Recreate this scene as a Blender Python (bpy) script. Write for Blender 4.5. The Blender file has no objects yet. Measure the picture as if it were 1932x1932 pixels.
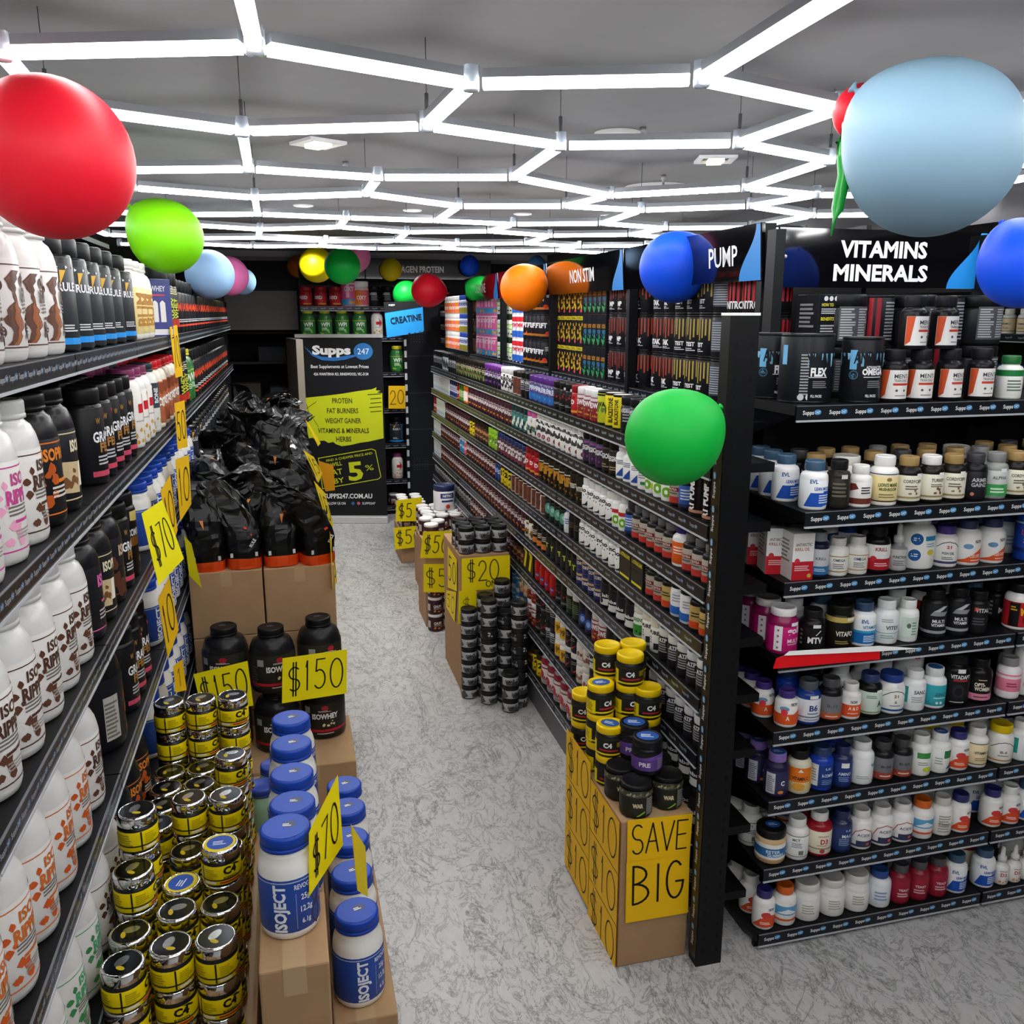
import bpy, bmesh, math, random
from math import sin, cos, pi, radians, atan2, sqrt, tan, atan
from mathutils import Vector, Matrix
S = bpy.context.scene
COL = S.collection
random.seed(7)

# ------------------------------------------------------------------ camera, world, exposure
FPX, PITCH, YAW, CAMH = 1650.0, radians(12.771), radians(14.292), 2.2
cam = bpy.data.cameras.new('camera'); cam.sensor_width = 36; cam.lens = 36 * FPX / 1932; cam.clip_start = .02
camo = bpy.data.objects.new('camera', cam); COL.objects.link(camo)
camo.location = (0, 0, CAMH); camo.rotation_euler = (pi / 2 - PITCH, 0, -YAW)
S.camera = camo
w = bpy.data.worlds.new('world'); S.world = w; w.use_nodes = True
w.node_tree.nodes['Background'].inputs[0].default_value = (.8, .9, 1, 1)
w.node_tree.nodes['Background'].inputs[1].default_value = .25
S.view_settings.view_transform = 'Standard'; S.view_settings.look = 'None'
S.view_settings.exposure = 0.3; S.view_settings.gamma = 1
S.view_settings.use_curve_mapping = False
TUBE_STRENGTH = 16.5
DOWN_WATTS = 16.0

# where a line of sight meets a plane of the shop (used to read real positions off the room)
F_ = Vector((sin(YAW) * cos(PITCH), cos(YAW) * cos(PITCH), -sin(PITCH)))
R_ = Vector((cos(YAW), -sin(YAW), 0)); U_ = R_.cross(F_)
def ray(x, y): return F_ + R_ * ((x - 966) / FPX) - U_ * ((y - 966) / FPX)
C0 = Vector((0, 0, CAMH))
def atX(x, y, X): d = ray(x, y); return C0 + d * (X / d.x)
def atY(x, y, Y): d = ray(x, y); return C0 + d * (Y / d.y)
def atZ(x, y, Z): d = ray(x, y); return C0 + d * ((Z - CAMH) / d.z)
def atD(x, y, D): return C0 + ray(x, y) * D
def onplane(x, y, P, n): d = ray(x, y); return C0 + d * ((P - C0).dot(n) / d.dot(n))
def solveX(px, Y, z):
    q = Vector((0, Y, z - CAMH)); k = (px - 966) / FPX
    return (k * q.dot(F_) - q.dot(R_)) / (R_.x - k * F_.x)
def solveY(px, X, z):
    q = Vector((X, 0, z - CAMH)); k = (px - 966) / FPX
    return (k * q.dot(F_) - q.dot(R_)) / (R_.y - k * F_.y)

# ------------------------------------------------------------------ materials
def lin(h):
    h = h.lstrip('#'); r = []
    if len(h) == 3: h = ''.join(c * 2 for c in h)
    for i in (0, 2, 4):
        c = int(h[i:i + 2], 16) / 255
        r.append(c / 12.92 if c <= .04045 else ((c + .055) / 1.055) ** 2.4)
    return (*r, 1)
_M = {}
def mat(col, rough=.45, metal=0., emit=0., coat=0., var=0., name=None, trans=0.):
    key = (col, rough, metal, emit, coat, var, trans)
    if key in _M: return _M[key]
    m = bpy.data.materials.new(name or 'mat_%s_%d' % (col.strip('#'), int(rough * 100))); m.use_nodes = True
    nt = m.node_tree; b = nt.nodes['Principled BSDF']
    b.inputs['Base Color'].default_value = lin(col); b.inputs['Roughness'].default_value = rough
    b.inputs['Metallic'].default_value = metal; b.inputs['Coat Weight'].default_value = coat
    b.inputs['Coat Roughness'].default_value = .05
    lum = sum(lin(col)[:3]) / 3
    if lum >= .03 and max(lin(col)[:3]) - min(lin(col)[:3]) > .15 and not metal: b.inputs['Specular IOR Level'].default_value = .3
    if lum < .03 and not metal and rough > .1: b.inputs['Specular IOR Level'].default_value = .22; b.inputs['Coat Weight'].default_value = coat * .25
    if trans: b.inputs['Transmission Weight'].default_value = trans
    if emit:
        b.inputs['Emission Color'].default_value = lin(col); b.inputs['Emission Strength'].default_value = emit
    if var:
        tc = nt.nodes.new('ShaderNodeTexCoord'); n = nt.nodes.new('ShaderNodeTexNoise'); n.inputs['Scale'].default_value = 14
        n.inputs['Detail'].default_value = 5
        mx = nt.nodes.new('ShaderNodeMix'); mx.data_type = 'RGBA'; mx.blend_type = 'MULTIPLY'
        r = nt.nodes.new('ShaderNodeMapRange'); r.inputs['To Min'].default_value = 1 - var; r.inputs['To Max'].default_value = 1 + var
        nt.links.new(tc.outputs['Object'], n.inputs['Vector']); nt.links.new(n.outputs['Fac'], r.inputs['Value'])
        mx.inputs['Factor'].default_value = 1; mx.inputs['A'].default_value = lin(col)
        nt.links.new(r.outputs['Result'], mx.inputs['B']); nt.links.new(mx.outputs['Result'], b.inputs['Base Color'])
    _M[key] = m
    return m
BLK = '#0d0e11'
m_shelf = mat('#090a0d', .5, .0, var=.15)
m_panel = mat('#07080b', .4)
m_strip = mat('#1c1d22', .3, coat=.3)
m_lip = mat('#b9bcc2', .3)
m_white = mat('#f4f4f2', .35)
m_card = mat('#a98763', .8, var=.12)
m_yel = mat('#f7e000', .6)
m_yel2 = mat('#f5c400', .6)
m_ink = mat('#121212', .6)
m_chrome = mat('#e8e8ea', .08, 1.0)
INK = '#121212'

# ------------------------------------------------------------------ mesh accumulator
class MB:
    def __init__(s): s.v = []; s.f = []; s.m = []; s.sm = []; s.mats = []
    def mi(s, m):
        if m not in s.mats: s.mats.append(m)
        return s.mats.index(m)
    def add(s, vs, fs, m, smooth=False):
        o = len(s.v); s.v += [tuple(p) for p in vs]; k = s.mi(m)
        for f in fs: s.f.append([i + o for i in f]); s.m.append(k); s.sm.append(smooth)
    def box(s, x0, y0, z0, x1, y1, z1, m):
        v = [(x, y, z) for z in (z0, z1) for y in (y0, y1) for x in (x0, x1)]
        s.add(v, [(0, 2, 3, 1), (4, 5, 7, 6), (0, 1, 5, 4), (2, 6, 7, 3), (0, 4, 6, 2), (1, 3, 7, 5)], m)
    def rbox(s, x0, y0, z0, x1, y1, z1, m, b=.004):
        bm = bmesh.new(); bmesh.ops.create_cube(bm, size=1)
        for v in bm.verts: v.co = ((x0 + x1) / 2 + v.co.x * (x1 - x0), (y0 + y1) / 2 + v.co.y * (y1 - y0), (z0 + z1) / 2 + v.co.z * (z1 - z0))
        bmesh.ops.bevel(bm, geom=bm.edges[:], offset=b, segments=2, profile=.5, affect='EDGES')
        s.addbm(bm, m); bm.free()
    def addbm(s, bm, m, smooth=False):
        bm.verts.index_update(); s.add([v.co[:] for v in bm.verts], [[v.index for v in f.verts] for f in bm.faces], m, smooth)
    def lathe(s, prof, m, seg=28, cx=0, cy=0, smooth=True, cap=True, M=None):
        vs = []; fs = []
        for r, z in prof:
            for i in range(seg):
                a = 2 * pi * i / seg; vs.append((cx + r * cos(a), cy + r * sin(a), z))
        n = len(prof)
        for k in range(n - 1):
            for i in range(seg):
                j = (i + 1) % seg; fs.append((k * seg + i, k * seg + j, (k + 1) * seg + j, (k + 1) * seg + i))
        if cap:
            if prof[0][0] > 1e-6: fs.append(tuple(range(seg))[::-1])
            if prof[-1][0] > 1e-6: fs.append(tuple((n - 1) * seg + i for i in range(seg)))
        if M: vs = [(M @ Vector(p))[:] for p in vs]
        s.add(vs, fs, m, smooth)
    def tube(s, pts, r, m, seg=8, closed=False):
        pts = [Vector(p) for p in pts]; n = len(pts); vs = []; fs = []
        rr = r if isinstance(r, (list, tuple)) else [r] * n
        for i, p in enumerate(pts):
            d = (pts[min(i + 1, n - 1)] - pts[max(i - 1, 0)]).normalized()
            a = d.orthogonal().normalized() if abs(d.z) > .9 else d.cross(Vector((0, 0, 1))).normalized(); b = d.cross(a)
            for k in range(seg):
                t = 2 * pi * k / seg; vs.append(p + (a * cos(t) + b * sin(t)) * rr[i])
        for i in range(n - 1):
            for k in range(seg):
                l = (k + 1) % seg; fs.append((i * seg + k, i * seg + l, (i + 1) * seg + l, (i + 1) * seg + k))
        fs.append(tuple(range(seg))[::-1]); fs.append(tuple((n - 1) * seg + k for k in range(seg)))
        s.add(vs, fs, m, True)
    def merge(s, o):
        off = len(s.v); s.v += o.v
        for f, k, q in zip(o.f, o.m, o.sm): s.f.append([i + off for i in f]); s.m.append(s.mi(o.mats[k])); s.sm.append(q)
    def mesh(s, name):
        me = bpy.data.meshes.new(name); me.from_pydata(s.v, [], s.f)
        for m in s.mats: me.materials.append(m)
        me.polygons.foreach_set('material_index', s.m); me.polygons.foreach_set('use_smooth', s.sm)
        me.update(); return me
    def build(s, name, parent=None, **kw): return link(s.mesh(name), name, parent, **kw)
def link(me, name, parent=None, loc=None, rz=None, label=None, cat=None, group=None, kind=None):
    o = bpy.data.objects.new(name, me); COL.objects.link(o)
    if parent: o.parent = parent
    if loc is not None: o.location = loc
    if rz is not None: o.rotation_euler[2] = rz
    tag(o, label, cat, group, kind); return o
def tag(o, label=None, cat=None, group=None, kind=None):
    if label: o['label'] = label
    if cat: o['category'] = cat
    if group: o['group'] = group
    if kind: o['kind'] = kind
def thing(name, label, cat, loc=(0, 0, 0), rz=0, group=None): return link(None, name, None, loc, rz, label, cat, group)

# ------------------------------------------------------------------ lettering and flat print
_T = {}
def text2d(s, bold):
    if (s, bold) in _T: return _T[(s, bold)]
    cu = bpy.data.curves.new('t', 'FONT'); cu.body = s; cu.size = 1; cu.resolution_u = 2; cu.offset = bold
    o = bpy.data.objects.new('t', cu); me = o.to_mesh()
    vs = [(v.co.x, v.co.y) for v in me.vertices]; fs = [tuple(p.vertices) for p in me.polygons]
    o.to_mesh_clear(); bpy.data.objects.remove(o); bpy.data.curves.remove(cu)
    if vs:
        x0 = min(v[0] for v in vs); x1 = max(v[0] for v in vs); y0 = min(v[1] for v in vs); y1 = max(v[1] for v in vs)
        vs = [((x - (x0 + x1) / 2), (y - (y0 + y1) / 2)) for x, y in vs]
        r = (vs, fs, x1 - x0, y1 - y0)
    else: r = ([], [], 1, 1)
    _T[(s, bold)] = r; return r
# print items, u to the right and v up, both in metres on the surface
def aR(u0, v0, u1, v1, c): return ('p', [(u0, v0), (u1, v0), (u1, v1), (u0, v1)], c)
def aP(pts, c): return ('p', pts, c)
def aE(u, v, ru, rv, c, n=16): return ('p', [(u + ru * cos(2 * pi * i / n), v + rv * sin(2 * pi * i / n)) for i in range(n)], c)
def aT(s, u, v, h, c, w=None, b=.012, rot=0): return ('t', s, u, v, h, c, w, b, rot)
def aLn(u0, v0, u1, v1, n, c, seed=1):
    rs = random.Random(seed); out = []; h = (v1 - v0) / (2 * n)
    for i in range(n):
        v = v0 + (v1 - v0) * (i + .25) / n; e = u1 - (u1 - u0) * rs.random() * .35
        out.append(aR(u0, v, e, v + h, c))
    return out
def aS(u0, v0, u1, v1, n, c, seed=1, s=.3):
    rs = random.Random(seed); out = []
    for i in range(n):
        u = rs.uniform(u0, u1); v = rs.uniform(v0, v1); r = min(u1 - u0, v1 - v0) * s * rs.uniform(.4, 1)
        k = 9; ph = rs.random() * 6
        out.append(('p', [(u + r * rs.uniform(.6, 1.2) * cos(ph + 2 * pi * j / k), v + r * rs.uniform(.6, 1.2) * sin(ph + 2 * pi * j / k)) for j in range(k)], c))
    return out
def flat(items):
    for it in items:
        if isinstance(it, list): yield from flat(it)
        else: yield it
def pm(c): return c if not isinstance(c, str) else mat(c, .42)
def emboss(mb, items, fn, step=None, off0=.0004, doff=.00012):
    """print flat items on a surface: fn(u, v, offset) -> xyz"""
    k = -1; lastc = None
    for it in flat(items):
        cc = it[2] if it[0] == 'p' else it[5]
        if cc != lastc or it[0] == 't': k += 1
        lastc = cc; off = off0 + doff * k
        if it[0] == 'p':
            vs = it[1]; fs = [tuple(range(len(vs)))]; m = pm(it[2])
        else:
            _, s, u, v, h, c, w, b, rot = it
            tv, fs, tw, th = text2d(s, b); sy = h / .7; sx = sy if w is None else w / tw
            cr, sr = cos(rot), sin(rot)
            vs = [(u + x * sx * cr - y * sy * sr, v + x * sx * sr + y * sy * cr) for x, y in tv]; m = pm(c)
        if not vs: continue
        if step:
            us = [p[0] for p in vs]; a, b_ = min(us), max(us)
            if b_ - a > step:
                bm = bmesh.new(); bv = [bm.verts.new((p[0], p[1], 0)) for p in vs]
                for f in fs:
                    try: bm.faces.new([bv[i] for i in f])
                    except ValueError: pass
                q = math.floor(a / step) + 1
                while q * step < b_:
                    bmesh.ops.bisect_plane(bm, geom=bm.verts[:] + bm.edges[:] + bm.faces[:], plane_co=(q * step, 0, 0), plane_no=(1, 0, 0), dist=1e-7)
                    q += 1
                bm.verts.index_update(); vs = [(p.co.x, p.co.y) for p in bm.verts]; fs = [tuple(x.index for x in f.verts) for f in bm.faces]; bm.free()
        mb.add([fn(p[0], p[1], off) for p in vs], fs, m)
def cyl(r):
    def fn(u, v, o):
        a = u / r; rr = r + o; return (rr * sin(a), -rr * cos(a), v)
    return fn
def front(y, x=0): return lambda u, v, o: (x + u, y - o, v)

# ------------------------------------------------------------------ product kinds
class Kind: pass
KINDS = {}
def rounded(r, h, b, z0=0):
    return [(r - b, z0), (r - .3 * b, z0 + .3 * b), (r, z0 + b), (r, z0 + h - b), (r - .3 * b, z0 + h - .3 * b), (r - b, z0 + h)]
def lidprof(r, h, z): return [(r * .97, z), (r, z + h * .06), (r, z + h * .82), (r * .97, z + h * .94), (r * .9, z + h), (r * .86, z + h), (r * .84, z + h - .0012)]
def K(key, name, shape, r, h, body, lid, desc, art=None, lab=None, lr=None, lh=None, v0=None, v1=None, seg=26, d=None, cat='bottle', mb=None, ml=None, top=None):
    k = Kind(); k.key = key; k.name = name; k.desc = desc; k.cat = cat; k.r = r; k.h = h; k.d = d or r
    P = {}
    B = MB(); L = MB(); A = MB()
    m_b = mb or mat(body, .32, coat=.25); m_l = ml or mat(lid or body, .4)
    art = art or []
    step = r * .22
    if shape == 'bot':                      # pill bottle: shoulder, neck, ribbed cap
        lr = lr or r * .72; lh = lh or h * .2; bh = h - lh
        sh = r * .55
        B.lathe([(r * .9, 0), (r * .98, .003), (r, .008), (r, bh - sh), (r * .97, bh - sh * .62), (r * .86, bh - sh * .3), (lr * .98, bh - .004), (lr * .9, bh), (lr * .9, bh + .004)], m_b, seg)
        L.lathe(lidprof(lr, lh, bh + .001), m_l, seg)
        v0 = .012 if v0 is None else v0; v1 = bh - sh - .004 if v1 is None else v1
    elif shape == 'jar':                    # straight jar with wide lid
        lr = lr or r * .98; lh = lh or h * .24; bh = h - lh
        B.lathe([(r * .88, 0), (r * .97, .003), (r, .01), (r, bh - .012), (r * .96, bh - .003), (lr * .9, bh), (lr * .9, bh + .003)], m_b, seg)
        L.lathe(lidprof(lr, lh, bh + .001), m_l, seg)
        v0 = .008 if v0 is None else v0; v1 = bh - .013 if v1 is None else v1
    elif shape == 'tub':                    # protein tub: sloping shoulder and neck
        lr = lr or r * .74; lh = lh or h * .13; bh = h - lh
        sh = r * .75
        B.lathe([(r * .85, 0), (r * .95, .005), (r, .018), (r, bh - sh - .02), (r * .985, bh - sh * .9), (r * .93, bh - sh * .55), (r * .83, bh - sh * .25), (lr * 1.0, bh - .008), (lr * .93, bh - .004), (lr * .93, bh + .004)], m_b, seg + 6)
        L.lathe([(lr * 1.02, bh + .001), (lr * 1.02, bh + lh * .22), (lr * .98, bh + lh * .25)] + lidprof(lr, lh * .74, bh + lh * .26), m_l, seg + 6)
        v0 = .022 if v0 is None else v0; v1 = bh - sh - .02 if v1 is None else v1
    elif shape == 'can':
        B.lathe([(r * .97, 0), (r * 1.01, .002), (r * 1.01, .005), (r, .007), (r, h - .008), (r * 1.01, h - .006), (r * 1.01, h - .002), (r * .98, h), (r * .94, h - .003)], m_b, seg)
        L.lathe([(r * .9, h - .0035), (r * .93, h - .001), (r * .5, h - .0008)], m_l, seg)
        v0 = .008; v1 = h - .01
    elif shape == 'box':
        B.rbox(-r, -k.d, 0, r, k.d, h, m_b, .0015)
        v0 = 0; v1 = h
    elif shape == 'drop':
        B.lathe(rounded(r, h * .5, .006) + [(r * .5, h * .56), (r * .5, h * .6)], m_b, seg)
        L.lathe([(r * .55, h * .6), (r * .55, h * .73), (r * .3, h * .75), (r * .28, h * .95), (r * .15, h)], m_l, seg)
        v0 = .006; v1 = h * .47
    P['body'] = B
    if shape == 'box': P.pop('body'); P['carton'] = B
    if L.v: P['lid'] = L
    if top:                                  # round sticker on the lid
        zt = h + (.0004 if shape != 'tub' else .0004)
        emboss(L, top, lambda u, v, o: (u, v, zt + o))
    if lab or art:
        if shape == 'box':
            emboss(A, art, front(-k.d), off0=.0004)
            # narrow side panels repeat the base print
            sd = [aR(-k.d * .8, h * .1, k.d * .8, h * .22, '#d8d8d8' if lab is None else lab)]
            emboss(A, aLn(-k.d * .7, h * .35, k.d * .7, h * .85, 6, '#8a8a8a'), lambda u, v, o: (-r - .0004 - o, -u, v))
            emboss(A, aLn(-k.d * .7, h * .35, k.d * .7, h * .85, 6, '#8a8a8a'), lambda u, v, o: (r + .0004 + o, u, v))
        else:
            if lab: A.lathe([(r + .0003, v0), (r + .0006, v0 + .0006), (r + .0006, v1 - .0006), (r + .0003, v1)], mat(lab, .38) if isinstance(lab, str) else lab, seg, cap=False)
            emboss(A, art, cyl(r + .0007), step)
        if A.v: P['label'] = A
    k.parts = {n: p.mesh(k.name + '_' + n) for n, p in P.items()}
    J = MB()
    for p in P.values(): J.merge(p)
    k.joined = J.mesh(k.name)
    k.lv0, k.lv1 = v0, v1
    KINDS[key] = k; return k
USED = set()
def place(key, x, y, z, rz, label, group, single=False, desc=None):
    k = KINDS[key]
    lab = label.replace('@', desc or k.desc)
    n = 2; base = lab
    if lab in USED: print('DUPLABEL', lab)
    USED.add(lab)
    if single:
        o = link(k.joined, k.name, None, (x, y, z), rz, lab, k.cat, group); return o
    e = thing(k.name, lab, k.cat, (x, y, z), rz, group)
    for n, me in k.parts.items(): link(me, n, e)
    return e
ORD = ['first', 'second', 'third', 'fourth', 'fifth', 'sixth', 'seventh', 'eighth', 'ninth', 'tenth', 'eleventh', 'twelfth', 'thirteenth', 'fourteenth', 'fifteenth', 'sixteenth', 'seventeenth', 'eighteenth', 'nineteenth']
TENS = {2: 'twent', 3: 'thirt', 4: 'fort', 5: 'fift', 6: 'sixt', 7: 'sevent', 8: 'eight', 9: 'ninet'}
def ordn(i):
    i += 1
    if i < 20: return ORD[i - 1]
    if i >= 100: return 'hundred-' + ordn(i - 101) if i > 100 else 'hundredth'
    t, u = divmod(i, 10)
    return TENS[t] + 'ieth' if u == 0 else TENS[t] + 'y-' + ORD[u - 1]
# ================================================================== the room
def struct(name, mb): return mb.build(name, kind='structure')
def floor_mat():
    m = bpy.data.materials.new('marble_vinyl'); m.use_nodes = True; nt = m.node_tree; N = nt.nodes.new; Lk = nt.links.new
    b = nt.nodes['Principled BSDF']; b.inputs['Roughness'].default_value = .38
    tc = N('ShaderNodeTexCoord'); mp = N('ShaderNodeMapping'); mp.inputs['Scale'].default_value = (1.0, .55, 1); mp.inputs['Rotation'].default_value = (0, 0, .5)
    Lk(tc.outputs['Object'], mp.inputs['Vector'])
    def noise(sc, det, dist, rough=.6):
        n = N('ShaderNodeTexNoise'); n.inputs['Scale'].default_value = sc; n.inputs['Detail'].default_value = det
        n.inputs['Distortion'].default_value = dist; n.inputs['Roughness'].default_value = rough; Lk(mp.outputs['Vector'], n.inputs['Vector']); return n
    def ramp(src, pts):
        r = N('ShaderNodeValToRGB'); e = r.color_ramp.elements
        while len(e) < len(pts): e.new(.5)
        for q, (p, c) in zip(e, pts): q.position = p; q.color = (c, c, c, 1)
        Lk(src, r.inputs['Fac']); return r
    n1 = noise(13, 9, .9, .72); n2 = noise(2.6, 9, 1.4, .66); n3 = noise(26, 6, .6, .7)
    v1 = ramp(n1.outputs['Fac'], [(.475, 1), (.498, .45), (.502, .45), (.522, 1)])
    v2 = ramp(n2.outputs['Fac'], [(.484, 1), (.499, .35), (.501, .35), (.508, 1)])
    v3 = ramp(n3.outputs['Fac'], [(.3, .8), (.6, 1.0)])
    a = N('ShaderNodeMix'); a.data_type = 'RGBA'; a.blend_type = 'MULTIPLY'; a.inputs['Factor'].default_value = .8
    Lk(v1.outputs['Color'], a.inputs['A']); Lk(v2.outputs['Color'], a.inputs['B'])
    c = N('ShaderNodeMix'); c.data_type = 'RGBA'; c.blend_type = 'MULTIPLY'; c.inputs['Factor'].default_value = .7
    Lk(a.outputs['Result'], c.inputs['A']); Lk(v3.outputs['Color'], c.inputs['B'])
    d = N('ShaderNodeMix'); d.data_type = 'RGBA'; d.blend_type = 'MULTIPLY'; d.inputs['Factor'].default_value = 1
    Lk(c.outputs['Result'], d.inputs['A']); d.inputs['B'].default_value = lin('#bebdbc')
    Lk(d.outputs['Result'], b.inputs['Base Color']); return m
m_ceil = mat('#706e6f', .9, var=.05, name='ceiling_paint')
m_wall = mat('#3a3a3c', .8, var=.1); m_dark = mat('#232326', .8, var=.1); m_bulk = mat('#48474a', .85, var=.06)
CEIL = 2.85; LZ = 2.65; XL, XR = -1.35, 4.7; YB, YF = 10.0, -3.0
b = MB(); b.box(XL - .1, YF, -.1, XR + .1, 12, 0, floor_mat()); struct('floor', b)
b = MB(); b.box(XL - .1, YF, CEIL, XR + .1, 12, CEIL + .1, m_ceil); struct('ceiling', b)
b = MB(); b.box(XL - .1, YF, 0, XL, 12, CEIL, m_wall); struct('wall_left', b)
b = MB(); b.box(XR, YF, 0, XR + .1, 12, CEIL, m_bulk); struct('wall_right', b)
b = MB(); b.box(XL, YF - .1, 0, XR, YF, CEIL, mat('#8a8a8a', .8)); struct('wall_front', b)
b = MB()                                    # back wall round the storeroom opening
b.box(XL, YB, 0, -.6, YB + .1, CEIL, m_dark); b.box(.15, YB, 0, XR, YB + .1, CEIL, m_dark); b.box(-.6, YB, 2.44, .15, YB + .1, CEIL, m_dark)
b.box(-.6, YB, 2.03, .15, YB + .1, 2.44, mat('#6d6a68', .8, var=.05)); struct('wall_back', b)
b = MB(); b.box(-1.2, 11.6, 0, .9, 11.7, 2.4, m_dark); b.box(-1.3, 10.1, 0, -1.2, 11.7, 2.4, m_dark); b.box(.9, 10.1, 0, 1, 11.7, 2.4, m_dark); b.box(-1.3, 10.1, 2.4, 1, 11.7, 2.45, m_dark); struct('wall_storeroom', b)
b = MB(); b.box(XL, YB - .05, CEIL - .06, 2.95, YB, CEIL, mat('#9a9a9c', .7)); b.box(XL, YB - .03, CEIL - .1, 2.95, YB, CEIL - .06, mat('#6f6f72', .7)); struct('trim_1', b)
b = MB(); b.box(2.95, YF, 2.58, XR, YB, CEIL, m_bulk); struct('trim_2', b)
b = MB(); b.rbox(-.035, -.4, 0, .035, .4, 1.95, mat('#8d8276', .6)); o = b.build('door_1', kind='structure'); o.location = (.09, 9.55, 0); o.rotation_euler[2] = .12
dh = MB(); dh.tube([(-.05, -.3, 1.0), (-.09, -.3, 1.0), (-.09, -.2, 1.0)], .009, m_chrome); dh.build('door_handle', o)

# storeroom rack seen through the opening
t = thing('storage_rack', 'dark steel rack of clutter inside the storeroom opening', 'rack', (-.25, 10.6, 0))
b = MB()
for x in (-.4, .4):
    for y in (-.25, .25): b.box(x - .015, y - .015, 0, x + .015, y + .015, 2.0, mat('#202024', .5))
b.build('frame', t)
for z in (.6, 1.2, 1.65, 1.98): b = MB(); b.box(-.42, -.27, z, .42, .27, z + .025, mat('#2a2826', .6)); b.build('shelf', t)
for i, (x, z, sx, sz, c) in enumerate(((-.2, 1.225, .3, .2, '#4a4036'), (.18, 1.225, .25, .15, '#3a3f44'), (0, .625, .4, .28, '#5a4c3a'), (.1, 1.675, .3, .16, '#33353a'))):
    b = MB(); b.rbox(-sx / 2, -.15, 0, sx / 2, .15, sz, mat(c, .8, var=.2))
    b.build('storage_box', None, loc=(-.25 + x, 10.6, z), label='dim storage box on the storeroom rack, ' + ['left on the third level', 'right on the third level', 'on the lower level', 'on the upper level'][i], cat='box', group='storage boxes on the storeroom rack')

# ------------------------------------------------------------------ hexagon light grid
LX = [-.078, -.057, .356, .333]; LY = [2.462, 3.063, 3.217, 3.638]
OVR = {'A00': (457, 248), 'B00': (469, 319), 'C00': (713, 335), 'D00': (691, 366), 'A01': (481, 373), 'B01': (485.5, 404), 'C01': (653, 411), 'D01': (640, 428.5), 'A11': (865, 389), 'B11': (825, 416.6), 'A02': (491, 433), 'A10': (1057, 275), 'D1-1': (1394, 271), 'B10': (970, 335), 'C10': (1150, 369.5), 'B20': (1408, 355), 'D10': (1068, 389), 'A21': (1209, 396.7), 'D20': (1416, 389), 'A20': (1565, 303), 'C20': (1540, 368)}
def node(q, i, j):
    k = '%s%d%d' % ('ABCD'[q], i, j)
    if k in OVR: p = atZ(*OVR[k], LZ); return Vector((p.x, p.y, LZ))
    return Vector((LX[q] + .848 * i - .034 * j, LY[q] + .008 * i + 1.35 * j, LZ))
edges = []; nodes = set()
IR = range(-1, 4); JR = range(-3, 3)
for i in IR:
    for j in JR:
        for (q0, a, c, q1, d, e) in ((0, i, j, 1, i, j), (1, i, j, 2, i, j), (2, i, j, 3, i, j), (3, i, j, 0, i, j + 1), (2, i, j, 1, i + 1, j), (3, i, j, 0, i + 1, j + 1)):
            if d > 3 or e > 3: continue
            edges.append(((q0, a, c), (q1, d, e))); nodes.add((q0, a, c)); nodes.add((q1, d, e))
m_tube = mat('#ffffff', .4, emit=TUBE_STRENGTH, name='led_diffuser'); m_alu = mat('#8f9297', .35, .6)
m_clear = mat('#dfe6ee', .15, trans=.6, coat=.3)
grid = thing('hexagon_light_grid', 'large glowing hexagon grid of white light tubes hanging below the ceiling', 'ceiling light', (1.2, 3, CEIL))
def tube_mesh(B, A, p, q):
    d = (q - p).normalized(); n = Vector((-d.y, d.x, 0)); p = p + d * .025; q = q - d * .025
    def bar(mb, w, z0, z1, m):
        vs = [e + n * s + Vector((0, 0, z)) for z in (z0, z1) for e in (p, q) for s in (-w, w)]
        mb.add([v - Vector((1.2, 3, CEIL)) for v in vs], [(0, 2, 3, 1), (4, 5, 7, 6), (0, 1, 5, 4), (2, 6, 7, 3), (0, 4, 6, 2), (1, 3, 7, 5)], m)
    bar(B, .012, -.009, .009, m_tube); bar(A, .0135, .0095, .027, m_alu)
bb, ba = MB(), MB(); ntube = 0
for e in edges:
    p, q = node(*e[0]), node(*e[1])
    if max(p.y, q.y) < 1.0 or max(p.x, q.x) < -.75 or min(p.x, q.x) > 2.75: tube_mesh(bb, ba, p, q); continue
    B, A = MB(), MB(); tube_mesh(B, A, p, q); o = A.build('light_tube', grid); B.build('diffuser', o); ntube += 1
print('tubes', ntube)
o = ba.build('light_tube', grid, kind='stuff'); bb.build('diffuser', o, kind='stuff')
cn = MB(); wr = MB(); O = Vector((1.2, 3, CEIL))
for (q, i, j) in sorted(nodes):
    p = node(q, i, j) - O; front_ = (p.y + 3) > 1.0
    c_ = MB() if front_ and len(grid.children) < 190 else cn
    c_.lathe([(.016, -.013), (.018, -.01), (.018, .034), (.012, .036)], m_clear, 8, p.x, p.y); c_.v = [(x, y, z + (p.z if abs(z) < .06 else 0)) for x, y, z in c_.v]
    if c_ is not cn: c_.build('connector', grid)
    if q in (0, 3) or (q == 1 and j == 0):
        w_ = MB() if front_ else wr
        w_.tube([p + Vector((0, 0, .03)), Vector((p.x, p.y, 0))], .0012, mat('#3a3a3a', .5), 5)
        w_.tube([p + Vector((0, 0, .03)), p + Vector((0, 0, .075))], .005, mat('#55575a', .4), 6)
        if w_ is not wr: w_.build('hanging_wire', grid)
if cn.v: cn.build('connector', grid, kind='stuff')
if wr.v: wr.build('hanging_wire', grid, kind='stuff')

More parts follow.
